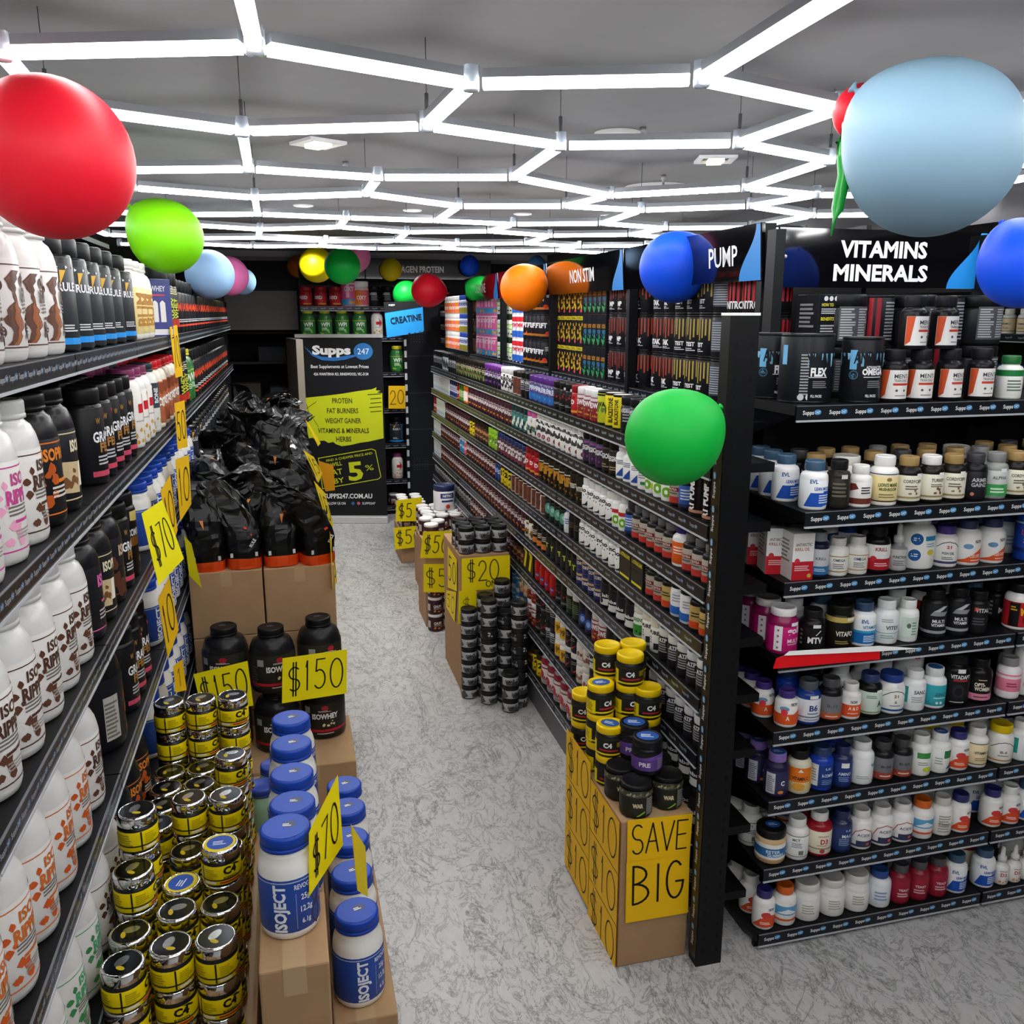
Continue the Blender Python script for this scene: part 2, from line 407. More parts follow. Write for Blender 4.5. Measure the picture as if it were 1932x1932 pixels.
# ceiling fittings
m_lamp = mat('#fff6dc', .4, emit=1.6); m_lampw = mat('#ffffff', .4, emit=5)
for i, ((px, py), rz, lab) in enumerate((((600, 267), .5, 'square recessed tilting downlight between the left light hexagons'), ((1350, 298), -.3, 'square recessed tilting downlight near the right light hexagons'))):
    p = atZ(px, py, CEIL); t = thing('recessed_downlight', lab, 'ceiling light', (p.x, p.y, CEIL), rz, 'square recessed downlights')
    b = MB()
    for a0, b0, a1, b1 in ((-.08, -.08, .08, -.06), (-.08, .06, .08, .08), (-.08, -.06, -.06, .06), (.06, -.06, .08, .06)): b.box(a0, b0, -.012, a1, b1, -.0005, mat('#d9d9d9', .5))
    b.build('frame', t); b = MB(); b.box(-.03, -.05, -.022, .03, .05, -.004, m_lamp); b.build('lamp', t)
for i, (px, py) in enumerate(((572, 387), (778, 396), (986, 403), (1150, 406), (570, 452), (729, 457), (900, 462))):
    p = atZ(px, py, CEIL)
    t = thing('round_downlight', 'small round ceiling downlight, %s from left in the %s row' % (ORD[i % 4], ('near', 'far')[i // 4]), 'ceiling light', (p.x, p.y, CEIL), 0, 'round downlights')
    b = MB(); b.lathe([(.062, -.001), (.06, -.007), (.047, -.009), (.047, -.003)], mat('#e6e6e6', .4), 24, cap=False); b.build('trim_ring', t)
    b = MB(); b.lathe([(.001, -.006), (.046, -.006), (.046, -.002)], m_lampw, 24, cap=False); b.build('lamp', t)
    ld = bpy.data.lights.new('downlight_beam', 'SPOT'); ld.energy = DOWN_WATTS * (3.0 if i < 4 else 4.5); ld.spot_size = 2.5; ld.spot_blend = .8; ld.shadow_soft_size = .05
    lo = link(ld, 'downlight_beam', t); lo.location = (0, 0, -.02)
for (px, py, r, lab) in ((1165, 250, .085, 'small round white ceiling speaker beyond the front hexagon'), (1240, 352, .17, 'large round white ceiling vent above the right hexagons')):
    p = atZ(px, py, CEIL); t = thing('ceiling_vent', lab, 'vent', (p.x, p.y, CEIL), 0)
    b = MB(); b.lathe([(r, -.001), (r * .97, -.012), (r * .9, -.014), (r * .86, -.006), (r * .5, -.008), (.001, -.009)], mat('#bdbdbd', .7), 32, cap=False); b.build('grille', t)
for i, (px, py) in enumerate(((651, 305), (1213, 240), (1252, 330), (1526, 275), (1035, 377))):
    p = atZ(px, py, CEIL)
    b = MB(); b.lathe([(.012, -.001), (.012, -.02), (.006, -.022), (.006, -.045), (.014, -.048), (.002, -.052)], mat('#8a8a8c', .4, .5), 10)
    b.build('sprinkler_head', None, loc=(p.x, p.y, CEIL), label='small metal sprinkler head on the ceiling, %s from left' % ORD[[0, 2, 3, 4, 1][i]], cat='sprinkler', group='ceiling sprinkler heads')

# ================================================================== shelving
def tag_art(x0, x1, v, h, pitch=.085, tc=('#9b9da3', '#34526e', '#a9b4c0')):
    out = []; u = x0 + pitch * .55; n = 0
    while u < x1 - pitch * .4:
        out.append([aT('Supps', u - h * .35, v, h * .62, tc[0], h * 1.9, .02), aE(u + h * 1.25, v + h * .12, h * .62, h * .42, tc[1]), aT('247', u + h * 1.25, v + h * .1, h * .42, tc[2], h * .85)])
        u += pitch; n += 1
    return out
def strip_parts(parent, fn3, length, h=.042, pitch=.085, big=1.0):
    """price strip along a shelf edge: fn3(u along, v up, off out) -> xyz"""
    b = MB(); d = .004
    def blk(u0, u1, v0, v1, o0, o1, m):
        vs = [fn3(u, v, o) for v in (v0, v1) for o in (o0, o1) for u in (u0, u1)]
        b.add(vs, [(0, 2, 3, 1), (4, 5, 7, 6), (0, 1, 5, 4), (2, 6, 7, 3), (0, 4, 6, 2), (1, 3, 7, 5)], m)
    blk(.004, length - .004, 0, h, 0, d, m_strip)
    blk(.004, length - .004, -.006, 0, 0, d * 1.6, m_lip); blk(.004, length - .004, h, h + .002, 0, d * 1.2, mat('#6a6c72', .3))
    emboss(b, tag_art(0, length, h * .5, h * .42 * big, pitch, *((('#e9e9ea', '#3f8fc4', '#dfe8f0'),) if big > 1 else ())), lambda u, v, o: fn3(u, v, o + d), off0=.0003, doff=.000006)
    b.build('label_strip', parent)
def unit(name, label, group, x0, x1, y0, y1, face, zs, ztop, back, ups=(True, True), lb=.075, ext=None, brk=False, deep={}, top=None, upx=False):
    """gondola bay. face '-x','+x' or '-y' is the open side; zs are shelf tops"""
    t = thing(name, label, 'shelving', ((x0 + x1) / 2, (y0 + y1) / 2, 0), 0, group); ox, oy = t.location.x, t.location.y
    b = MB()
    if face == '-x': b.box(x1 - .02 - ox, y0 - oy, .02, x1 - ox, y1 - oy, back, m_panel)
    if face == '+x': b.box(x0 - ox, y0 - oy, .02, x0 + .02 - ox, y1 - oy, back, m_panel)
    if face == '-y': b.box(x0 - ox, y1 - .02 - oy, .02, x1 - ox, y1 - oy, back, m_panel)
    if top: b.box(top[1] - .0 - ox, y0 - oy, back, top[1] + .02 - ox, y1 - oy, ztop, m_panel); b.box(x1 - .0 - ox, y0 - oy, back - .06, top[1] + .02 - ox, y1 - oy, back - .045, m_panel)
    b.build('back_panel', t)
    for k, on in enumerate(ups):
        if not on: continue
        b = MB()
        if face[1] == 'x':
            y = (y0 + .0185, y1 - .0185)[k] - oy; s = .018
            xa, xb = ((x1 - .075, x1 - .02) if face == '-x' else (x0 + .02, x0 + .075))
            b.box((xa if not top else 1.588) - ox, y - s, 0 if not top else zs[0] - .035, (xb if not top else 1.632) - ox, y + s, ztop, m_shelf)
            for q in range(0 if top else int(ztop / .05)): b.box((xa if face == '-x' else xb) - ox - .0006, y - .003, .06 + q * .05, (xa if face == '-x' else xb) - ox + .0006, y + .003, .08 + q * .05, mat('#3c3e44', .5))
        else:
            x = (x0 + .0185 + (.07 if upx else 0), x1 - .0185)[k] - ox; s = .018
            b.box(x - s, y1 - .075 - oy, 0, x + s, y1 - .02 - oy, ztop, m_shelf)
        b.build('upright', t)
    for n, z in enumerate(zs):
        xa, xb, ya, yb = x0, x1, y0, y1
        dd = deep.get(n, 0); istop = top is not None and n == 0
        if face == '-x': xa -= dd; xb -= .021
        if istop: xa, xb = top
        if face == '+x': xb += dd; xa += .021
        if face == '-y': ya -= dd; yb -= .021
        b = MB(); b.box(xa - ox, ya + .003 - oy, z - .03, xb - ox, yb - .003 - oy, z, m_shelf)
        if ext and face == '-x' and not istop: b.box(xa - ox, ext[0] - oy, z - .03, ext[1] - ox, ya + .003 - oy, z, m_shelf)
        s = b.build('shelf', t)
        L_ = (yb - ya) if face[1] == 'x' else (xb - xa)
        y_s = ya
        if ext and face == '-x' and not istop: y_s = ext[0]; L_ = yb - y_s
        if face == '-x': fn = lambda u, v, o: (xa - ox - o, yb - oy - u, z - .044 + v)
        elif face == '+x': fn = lambda u, v, o: (xb - ox + o, ya - oy + u, z - .044 + v)
        else: fn = lambda u, v, o: (xa - ox + u, ya - oy - o, z - .044 + v)
        strip_parts(s, fn, L_, pitch=lb, big=1.15 if brk else 1.0)
        if brk:
            for k, xx in enumerate((xa + .002, xb - .006)):
                if face == '-y':
                    b = MB(); q = .0022
                    pr = [(ya - oy + .005, z - .03), (ya - oy + .005, z - .012), (yb - oy, z - .012), (yb - oy, z - .15)]
                    vs = [(xx - ox + e, y, zz) for e in (0, .004) for y, zz in pr]
                    b.add(vs, [(0, 1, 2, 3), (7, 6, 5, 4), (0, 4, 5, 1), (1, 5, 6, 2), (2, 6, 7, 3), (3, 7, 4, 0)], mat('#0b0c10', .12, coat=.8)); b.build('bracket', s)
    b = MB()
    if face == '-x': b.box(x0 + .02 - ox, y0 - oy, 0, x0 + .035 - ox, y1 - oy, zs[-1] - .03, mat('#5b5c60', .5, var=.08)); 
    elif face == '+x': b.box(x1 - .035 - ox, y0 - oy, 0, x1 - .02 - ox, y1 - oy, zs[-1] - .03, m_shelf)
    else: b.box(x0 - ox, y0 + .02 - oy, 0, x1 - ox, y0 + .035 - oy, zs[-1] - .03, m_shelf)
    b.build('plinth', t)
    return t
# right aisle gondola
RZ = [1.852, 1.745, 1.552, 1.345, 1.163, .965, .765, .477, .22]
RB = [2.78, 4.02, 5.31, 6.6, 7.85]
RN = ['nearest', 'second', 'third', 'farthest']
for k in range(4):
    unit('shelving_bay', 'black shelving bay of jars and bottles, %s bay of the right side of the aisle' % RN[k], 'right aisle shelving bays', 1.254, 1.66, RB[k], RB[k + 1], '-x', RZ, 2.5, 1.86, ups=(k == 0, True), lb=.085, ext=(2.425, 1.47) if k == 0 else None, top=(1.602, 1.98))
# left gondola
LZS = [2.105, 1.73, 1.355, .985, .615, .245]
LB = [.49 + .93 * i for i in range(10)]
for k in range(9):
    unit('shelving_bay', 'black bay of protein tubs left of the aisle, %s from near end' % ORD[k], 'left aisle shelving bays', -.96, -.5, LB[k], LB[k + 1], '+x', LZS, 2.42 if k < 2 else 2.36, 2.3, ups=(k == 0, True), lb=.062)
# end display facing the camera
EZ = [1.925, 1.61, 1.361, 1.104, .841, .583, .324, .065]
unit('end_shelving', 'black end display shelving under the vitamins minerals sign', 'end display shelving', 1.5, 2.435, 2.38, 2.75, '-y', EZ, 2.47, 1.86, lb=.092, brk=True, deep={1: .085}, upx=True)
unit('end_shelving', 'black end display shelving cut off at the right edge of the photo', 'end display shelving', 2.44, 3.37, 2.38, 2.75, '-y', EZ, 2.47, 1.86, lb=.092, brk=True, deep={1: .085}, ups=(False, True))

# perforated corner post with vertical tags
t = thing('corner_post', 'tall black perforated post with white cap beside the end display', 'post', (1.3, 2.385, 0))
b = MB(); b.box(-.045, -.025, 0, .05, .03, 2.195, mat('#0a0b0d', .45, var=.2))
for q in range(42):
    for x in (-.02, .03): b.box(x - .004, -.0256, .05 + q * .05, x + .004, -.0249, .068 + q * .05, mat('#04040a', .6))
b.build('upright', t); b = MB(); b.box(-.046, -.026, 2.195, .051, .031, 2.203, m_white); b.build('cap', t)
b = MB(); b.box(-.049, -.022, .03, -.0452, .028, 1.9, mat('#2a2418', .35, coat=.5))
art = []; z = .1
while z < 1.85:
    art.append([aT('Supps', z, .003, .014, '#dedede', .052, .02), aE(z + .045, .004, .012, .009, '#4f8fbb'), aT('247', z + .045, .004, .008, '#e0e8ee')]); z += .105
emboss(b, art, lambda u, v, o: (-.0495 - o, .0 + v - .002, u), off0=.0003); b.build('label_strip', t)
t = thing('perforated_panel', 'dark perforated side panel between corner post and end shelves', 'panel', (1.43, 2.762, 0))
b = MB(); b.box(-.08, -.012, 0, .068, .012, 1.83, m_panel)
rs = random.Random(3)
for q in range(50):
    if rs.random() < .75: b.lathe([(.0001, 0), (.004, 0)], mat('#9a9c9e', .6), 6, M=Matrix.Translation((rs.choice((-.05, -.02, .02, .045)), -.0126, .1 + q * .034)) @ Matrix.Rotation(pi / 2, 4, 'X'), cap=False, smooth=False)
b.build('perforated_sheet', t)

# ------------------------------------------------------------------ signs over the shelving
m_sign = mat('#07070a', .06, coat=.8, name='gloss_black_sign')
BLUE = '#1e86d8'
def wave(x0, x1, h, c=BLUE):   # blue wave panel: S-curve from bottom left to top right
    pts = [(x1, 0), (x1, h)]
    for i in range(13):
        t_ = i / 12; pts.append((x1 - (x1 - x0) * (t_ ** 1.0) if False else x0 + (x1 - x0) * (.5 + .5 * cos(pi * t_)) * .82, h - h * t_))
    return aP(pts, c)
def fascia(label, L_, H_, loc, rz, art, screws=()):
    t = thing('aisle_sign', label, 'sign', loc, rz, 'signs above the shelving')
    b = MB(); b.box(0, 0, 0, L_, .012, H_, m_sign); b.build('panel', t)
    b = MB(); emboss(b, art, lambda u, v, o: (u, -o, v)); b.build('lettering', t)
    for u, v in screws:
        b = MB(); b.lathe([(.0065, 0), (.006, .003), (.002, .004)], mat('#c9c9c9', .3, .5), 10, M=Matrix.Translation((u, -.0002, v)) @ Matrix.Rotation(pi / 2, 4, 'X')); b.build('screw', t)
    return t
fascia('glossy black sign reading vitamins minerals above the end display', .83, .193, (1.61, 2.72, 2.287), 0,
       [wave(.67, .82, .19), aT('VITAMINS', .405, .128, .052, '#eeeef2', .345, .035), aT('MINERALS', .4, .05, .052, '#eeeef2', .375, .035)], ((.025, .1), (.815, .1)))
fascia('glossy black sign at the right edge beside the vitamins sign', .9, .193, (2.46, 2.72, 2.287), 0, [wave(.73, .88, .19)], ((.02, .1),))
rf = [(2.76, 4.0, 'PUMP', 'with white pump lettering and blue wave'), (4.03, 5.29, 'NON STIM', 'reading non stim'), (5.32, 6.58, 'PRE-WORKOUT', 'reading pre-workout, third from near end'), (6.61, 7.84, 'CREATINE', 'farthest along the right aisle')]
for y0, y1, tx, ds in rf:
    L_ = y1 - y0                             # runs from the far end (u = 0) towards the camera
    art = [wave(L_ - .16, L_ - .01, .185), aT(tx, L_ - (.28 if tx == 'PUMP' else .62), .09, .07, '#f0f0f2', .22 if tx == 'PUMP' else .40, .012)]
    fascia('glossy black sign over right aisle ' + ds, L_, .187, (1.578, y1, 2.312), -pi / 2, art).rotation_euler[0] = .07
fascia('black collagen protein sign on the back wall shelving', 1.35, .2, (.86, 9.6, 2.56), 0, [aT('COLLAGEN PROTEIN', .52, .1, .062, '#e8e8ea', .62, .03)])
fascia('black protein sign behind the balloons on the back wall', .68, .2, (.17, 9.6, 2.56), 0, [aT('WHEY PROTEIN', .4, .1, .062, '#e8e8ea', .5, .03)])
t = fascia('green sign with teal edge above the left tubs', .75, .2, (-.72, 2.42, 2.36), pi / 2, [wave(.55, .74, .2, '#1fa7a0')])

# back wall shelving behind the banner
BZ = [2.277, 1.96, 1.58, 1.19, .80, .40, .1]
unit('shelving_bay', 'black shelving bay of protein tubs on the back wall behind the banner', 'back wall shelving', .17, 1.27, 9.62, 9.97, '-y', BZ, 2.56, 2.5, lb=.09)
t = thing('pegboard_panel', 'dark pegboard corner panel at the far end of the aisle', 'panel', (1.47, 9.6, 0))
b = MB(); b.box(-.2, 0, 0, .35, .02, 2.3, mat('#14161c', .6))
for z in (.55, .95, 1.35, 1.75): b.box(-.2, -.0006, z, .35, 0, z + .006, mat('#2c3038', .5))
for i in range(6):
    for z0 in (1.9, .5):
        for q in range(5): b.box(-.15 + i * .03, -.0007, z0 + q * .03, -.144 + i * .03, 0, z0 + q * .03 + .006, mat('#4a4e56', .5))
b.build('pegboard', t)
b = MB(); b.box(-.235, -.03, 0, -.2, .02, 2.2, m_shelf)
emboss(b, [aR(-.231, .3 + i * .12, -.205, .37 + i * .12, '#c9ccd2') for i in range(15)], lambda u, v, o: (u, -.0305 - o, v)); b.build('upright', t)
# wall shelving far right, glimpsed past the end display
unit('shelving_bay', 'black wall shelving glimpsed beyond the end display at right', 'right wall shelving', 4.3, 4.68, 3.2, 6.6, '-x', [2.08, 1.75, 1.4, 1.0, .6, .2], 2.4, 2.35, lb=.1)

# ------------------------------------------------------------------ roll-up banner
P0 = Vector((.11, 9.47, 0)); P1 = Vector((.97, 9.25, 0)); dv = (P1 - P0); BW = dv.length
t = thing('roll_up_banner', 'tall black and lime roll-up banner listing protein and fat burners', 'banner', P0, atan2(dv.y, dv.x))
b = MB(); b.box(0, 0, .07, BW, .004, 1.965, mat('#17181b', .45)); bn = b.build('banner_sheet', t)
LIME = '#c3cc1e'; W = '#e6e6e6'
rs = random.Random(5)
top = [(.0, 1.33), (.1, 1.345), (.25, 1.36), (.45, 1.385), (.6, 1.41), (.75, 1.43), (.8, 1.45), (.79, 1.42), (.84, 1.415), (.8, 1.395), (.855, 1.39)]
bot = [(.855, .915), (.7, .88), (.6, .865), (.52, .845), (.42, .83), (.36, .85), (.33, .875), (.28, .865), (.24, .89), (.18, .885), (.12, .92), (.05, .91), (0, .93)]
s_ = BW / .87
blob = aP([(x * s_, y) for x, y in bot] + [(x * s_, y) for x, y in top], LIME)
fr = [(.17, .70), (.74, .80), (.78, .785), (.83, .50), (.80, .475), (.2, .37)]
def rib(pts, wd, c, close=False):
    out = []
    ps = pts + ([pts[0]] if close else [])
    for (x0, y0), (x1, y1) in zip(ps, ps[1:]):
        l = math.hypot(x1 - x0, y1 - y0) or 1; nx, ny = -(y1 - y0) / l * wd / 2, (x1 - x0) / l * wd / 2
        ex, ey = (x1 - x0) / l * wd / 3, (y1 - y0) / l * wd / 3
        out.append(aP([(x0 + nx - ex, y0 + ny - ey), (x0 - nx - ex, y0 - ny - ey), (x1 - nx + ex, y1 - ny + ey), (x1 + nx + ex, y1 + ny + ey)], c))
    return out
swo = [(.09, 1.85)] + [(.09 + .5 * q / 10, 1.85 - .16 * sin(pi * .62 * q / 10) * 1.0) for q in range(1, 11)]
art = [aP([(.08, 1.87), (.16, 1.80), (.26, 1.765), (.38, 1.76), (.5, 1.775), (.62, 1.79), (.6, 1.765), (.5, 1.735), (.38, 1.722), (.26, 1.73), (.16, 1.775)], '#2f72b8'),
       aE(.69, 1.82, .1, .085, '#2f74b6', 24), aT('Supps', .36, 1.82, .085, '#f0f0f0', .4, .05), aT('247', .69, 1.82, .06, '#e8f0f8', .12, .0),
       aT('Best Supplements at Lowest Prices', .44, 1.66, .034, W, .6, .01), aT('42A WANTIRNA RD, RINGWOOD, VIC-3134', .45, 1.585, .028, W, .57, .015), blob]
for tx, v, wd in (('PROTEIN', 1.31, .21), ('FAT BURNERS', 1.205, .33), ('WEIGHT GAINER', 1.10, .38), ('VITAMINS & MINERALS', .995, .54), ('HERBS', .905, .16)): art.append(aT(tx, .45, v, .052, '#2b2d18', wd, .02))
art += [rib(fr, .008, LIME, True), aT('FIND A CHEAPER PRICE AND', .5, .715, .026, LIME, .5, .005, .17), aT('WE WILL', .31, .63, .042, LIME, .22, .01, .17), aT('BEAT', .32, .545, .06, LIME, .2, .01, .17), aT('BY', .38, .46, .055, LIME, .11, .01, .17), aT('5', .56, .56, .19, LIME, .16, .03, .1), aT('%', .71, .6, .06, LIME, .09, .0, .1),
        aT('SUPPS247.COM.AU', .47, .29, .05, W, .52, .03), aT('FOLLOW US ON', .33, .21, .028, W, .22, .02), aE(.52, .21, .018, .018, '#3b5fa8'), aE(.58, .21, .018, .018, '#d05a6a'), aT('SUPPS247', .69, .21, .026, W, .14, .01)]
for q in range(8): art.append(rib([(rs.uniform(0, .1), rs.uniform(1.0, 1.3)), (rs.uniform(.1, .2), rs.uniform(1.0, 1.32))], .004, '#1b1c18') if q < 3 else rib([(.72 + rs.random() * .05, 1.06 + q * .045), (.86, 1.07 + q * .045)], .006, '#1b1c18'))
b = MB(); emboss(b, art, lambda u, v, o: (u, -o, v)); b.build('print', bn)
b = MB(); b.box(-.01, -.012, 1.96, BW + .01, .014, 1.995, mat('#c8c8c8', .3, .6)); b.build('top_rail', t)
b = MB(); b.rbox(-.01, -.06, 0, BW + .01, .06, .075, mat('#d9d9da', .3, .4), .01); b.build('base', t)
b = MB(); b.tube([(BW / 2, .02, .07), (BW / 2, .02, 1.97)], .01, m_alu); b.build('pole', t)

# ------------------------------------------------------------------ balloons
BAL = {}
def balloon_mesh(c, tail):
    if (c, tail) in BAL: return BAL[(c, tail)]
    m = mat(c, .5, name='latex_' + c.strip('#'))
    B = MB(); pr = []
    for i in range(33):
        t_ = pi * i / 32; z = -cos(t_); r = .98 * sin(t_) * (1.0 if z > 0 else 1 - .20 * (-z) ** 2.0)
        pr.append((max(r, .0005), z * .97 if z > 0 else z * 1.16))
    B.lathe(pr, m, 48, cap=False)
    Kn = MB(); Kn.lathe([(.03, -1.14), (.045, -1.165), (.025, -1.19), (.03, -1.21), (.07, -1.25), (.068, -1.255), (.02, -1.23)], m, 14)
    BAL[(c, tail)] = (B.mesh('envelope'), Kn.mesh('knot')); return BAL[(c, tail)]
def balloon(px, py, rx, R, c, kdir, label, D=None, sq=1.0):
    """kdir: direction of the knot in photo right / up / away terms"""
    if D is None: D = FPX * R / rx
    p = atD(px, py, D); dirv = (R_ * kdir[0] + U_ * kdir[1] + F_ * kdir[2]).normalized()
    t = thing('balloon', label, 'balloon', p, 0, 'party balloons')
    t.rotation_mode = 'QUATERNION'; t.rotation_quaternion = (-dirv).to_track_quat('Z', 'Y')
    for n, me in zip(('envelope', 'knot'), balloon_mesh(c, 0)):
        o = link(me, n, t); o.scale = (R, R, R * sq)
    return t
BR, BLG, BLB, BP, BO, BY, BG, BB = '#e3142c', '#76d000', '#8fb4dc', '#f07ab8', '#ff7d00', '#f6d800', '#00b23c', '#0a50e6'
balloon(100, 300, 148, .138, BR, (-.55, .6, .3), 'large red balloon cut by the left edge over white tubs', sq=1.02)
balloon(314, 447, 69, .15, BLG, (-.6, .5, -.1), 'lime green balloon in front of the left top shelf')
balloon(396, 518, 46, .15, BLB, (-.4, .5, .4), 'light blue balloon just right of the lime green one')
balloon(432, 521, 37, .15, BP, (-.4, .5, .4), 'pink balloon between two light blue balloons at left')
balloon(458, 531, 25, .12, BLB, (-.4, .5, .4), 'small light blue balloon at far end of left shelves')
balloon(563, 503, 21, .118, '#c86414', (0, .6, .5), 'dull orange balloon behind the yellow one on back wall')
balloon(597, 500, 33, .165, BY, (0, .6, .5), 'bright yellow balloon next to green on the back wall')
balloon(646, 502, 34.5, .16, BG, (0, .6, .5), 'green balloon in front of the pink one on back wall')
balloon(667, 483, 32.5, .17, BP, (0, .6, .4), 'pink balloon above the green one near back wall')
balloon(737, 509, 21.5, .12, '#d8c410', (0, .6, .5), 'olive yellow balloon left of the collagen protein sign')
balloon(767, 556, 26.5, .14, '#08a838', (.5, .2, .3), 'green balloon behind the small red one by creatine sign')
balloon(807, 548, 32, .15, '#e8152e', (.95, -.1, .1), 'small red balloon above the blue creatine sign')
balloon(886, 502, 19, .108, BB, (0, .6, .2), 'small blue balloon behind the right shelf top at far end')
balloon(1013, 500, 17, .095, '#4f8fd0', (0, .6, .2), 'pale blue balloon mostly hidden behind non stim sign')
balloon(987, 543, 44.5, .145, BO, (.7, .45, .2), 'orange balloon in front of the right aisle signs')
balloon(1272, 505, 67, .145, BB, (.7, .5, .1), 'bright blue balloon hiding part of the pump sign')
balloon(1270, 826, 93, .14, BG, (.85, .55, .2), 'big green balloon tied to the corner post')
balloon(1762, 284, 160, .15, '#82a3b8', (-.7, .7, .2), 'large pale blue balloon above the vitamins sign')
balloon(1932, 500, 82, .122, BB, (-.2, .8, .3), 'bright blue balloon cut by right edge beside vitamins sign')
balloon(1622, 212, 50, .054, BR, (.3, .7, .2), 'red balloon peeking from behind the large pale blue balloon')
# burst balloon strip hanging by the pale blue balloon
pts = [(1640, 205), (1600, 240), (1582, 270), (1592, 262), (1588, 300), (1593, 330), (1586, 365), (1580, 395), (1574, 415), (1568, 445)]
b = MB(); b.tube([atD(x, y, 1.62) for x, y in pts], [.012, .014, .006, .012, .009, .012, .012, .011, .003, .0012], mat('#0c8f2c', .35, coat=.2), 10)
p = atD(1590, 330, 1.62); me = b.mesh('burst_balloon'); me.transform(Matrix.Translation(-p)); link(me, 'burst_balloon', None, loc=p, label='limp green burst balloon hanging beside the pale blue balloon', cat='balloon')
# strings tying balloons to signs
# ================================================================== product kinds
WH, CR, BK, GD, RD, NV, OR, PU = '#f2f2ee', '#e9dfc4', '#15161a', '#b48a3c', '#c4202c', '#1b2c66', '#e4581c', '#4b2f86'
def lines(u, v, w_, h, n, c, seed=1): return aLn(u - w_ / 2, v - h / 2, u + w_ / 2, v + h / 2, n, c, seed)
# ---- large tubs on the left
def ripped(c, c2, seed, u0=.016, splash=False):
    big = seed_big(c2, seed) if splash else [aS(-.03, .045, .012, .08, 5, c2, seed + 2, .42), aS(-.045, .1, -.02, .16, 4, c2, seed + 4, .5), aS(.05, .15, .075, .18, 2, c2, seed + 6, .4)]
    return [aR(-.2, .028, .2, .031, c), aR(-.2, .188, .2, .1905, c), big,
            aT('ISO', u0, .165, .022, c, .05, .03), aT('RIPPED', u0 + .004, .132, .026, c, .088, .04), lines(u0, .106, .075, .022, 3, '#6a6560', seed), aR(u0 - .025, .082, u0 + .035, .088, c), lines(u0 + .005, .06, .06, .02, 3, '#9a9590', seed + 3),
            aT('ISO', u0 - .155, .165, .022, c, .05, .03), aT('RIPPED', u0 - .15, .132, .026, c, .085, .04)]
def seed_big(c2, seed):
    rs = random.Random(seed); out = []
    vs = [.034 + q * .0085 for q in range(18)]
    L = [(-.045 + .02 * (v - .03) / .15 + .009 * sin(v * 90 + seed) + rs.uniform(-.006, .006), v) for v in vs]
    R = [(-.006 + .012 * sin(v * 52 + 1 + seed) - .03 * max(0, (.09 - v) / .06) * .4 + rs.uniform(-.007, .007), v) for v in vs]
    out.append(aP(L + R[::-1], c2))
    out.append(aP([(x * .5 + x2 * .5, v) for (x, v), (x2, _) in zip(L, R)][:12] + [(x2 - .003, v) for (x, v), (x2, _) in zip(L, R)][:12][::-1], '#9a5a30'))
    out.append(aP([(x + .004, v) for x, v in L[8:]] + [(x * .7 + x2 * .3, v) for (x, v), (x2, _) in zip(L[8:], R[8:])][::-1], '#7c5240'))
    for u, v, q in ((.014, .158, .011), (.022, .066, .012), (-.058, .15, .012), (.05, .045, .01), (.03, .1, .005), (-.06, .06, .012), (.012, .05, .006), (.004, .12, .004)):
        out.append(aE(u, v, q, q * 1.05, '#4a2a1e')); out.append(aE(u - q * .25, v + q * .3, q * .4, q * .35, '#6d4634', 10))
    return out
for key, c, c2, nm in (('rip_splash', '#4a2c20', '#5b3524', 'big chocolate splash'), ('rip_choc', '#4a2c20', '#5b3524', 'chocolate ball'), ('rip_gold', '#b98428', '#7a4a2a', 'caramel splash'), ('rip_pink', '#c2408c', '#e7a0c0', 'pink berry'), ('rip_org', '#d06a24', '#c8551c', 'orange'), ('rip_green', '#3fa76e', '#3c8a4e', 'mint green')):
    K(key, 'protein_tub', 'tub',   .076, .30, '#d8d7d4', '#c8c8c6', 'white protein tub with %s label' % nm, ripped(c, c2, 3, *((.042, True) if 'splash' in nm else ())), lab='#dedbd7', cat='tub', v1=.2, top=[aE(0, 0, .02, .02, '#26262a')] if key == 'rip_choc' else None)
K('rule', 'protein_tub', 'jar', .082, .29, '#0b0c0f', '#101114', 'black tub with bright blue base band', [aR(-.26, .02, .26, .036, '#1c8fe0'), aT('RULE 1', -.01, .16, .02, '#e6e6e8', .08, .03), lines(-.02, .06, .06, .02, 3, '#c9ccd0'), aP([(-.04, .2), (-.02, .2), (-.04, .165)], '#d8a93a'), aR(.05, .05, .056, .2, '#1c8fe0'), [rib_ for rib_ in [aP([(x, .203), (x + .008, .207), (x, .211)], '#e8e8ea') for x in (-.08, -.05, -.02, .01, .04, .07)]]], lab='#2a2d31', cat='tub', lr=.062, lh=.05, v1=.215)
K('bum', 'protein_tub', 'tub', .07, .29, '#f0efe9', '#dcdcd6', 'white tub with gold label and vertical lettering', [aT('BUM', 0, .11, .055, '#b07c32', .12, .03, pi / 2), lines(.05, .1, .02, .1, 4, '#9a8a60'), aT('BUM', -.12, .11, .055, '#b07c32', .12, .03, pi / 2)], lab='#e3cf8f', cat='tub', v1=.19)
K('blkred', 'protein_tub', 'jar', .085, .27, '#0d0d10', '#0f1013', 'black tub with orange red base stripe', [aR(-.26, .03, .26, .04, '#d8452a'), lines(.0, .06, .12, .02, 2, '#c8c8cc'), aT('MASS', 0, .13, .04, '#d84a2c', .09, .03), aR(.05, .09, .07, .17, '#c4442c')], lab='#17171b', cat='tub', lr=.07)
K('blkyel', 'protein_tub', 'jar', .078, .3, '#0d0d10', '#0f1013', 'black tub with yellow green lettering', [aT('WHEY', 0, .12, .04, '#c8d040', .1, .03, pi / 2), aR(-.05, .03, .05, .07, '#b8301c'), lines(0, .2, .06, .03, 3, '#d8d89a')], lab='#15161a', cat='tub')
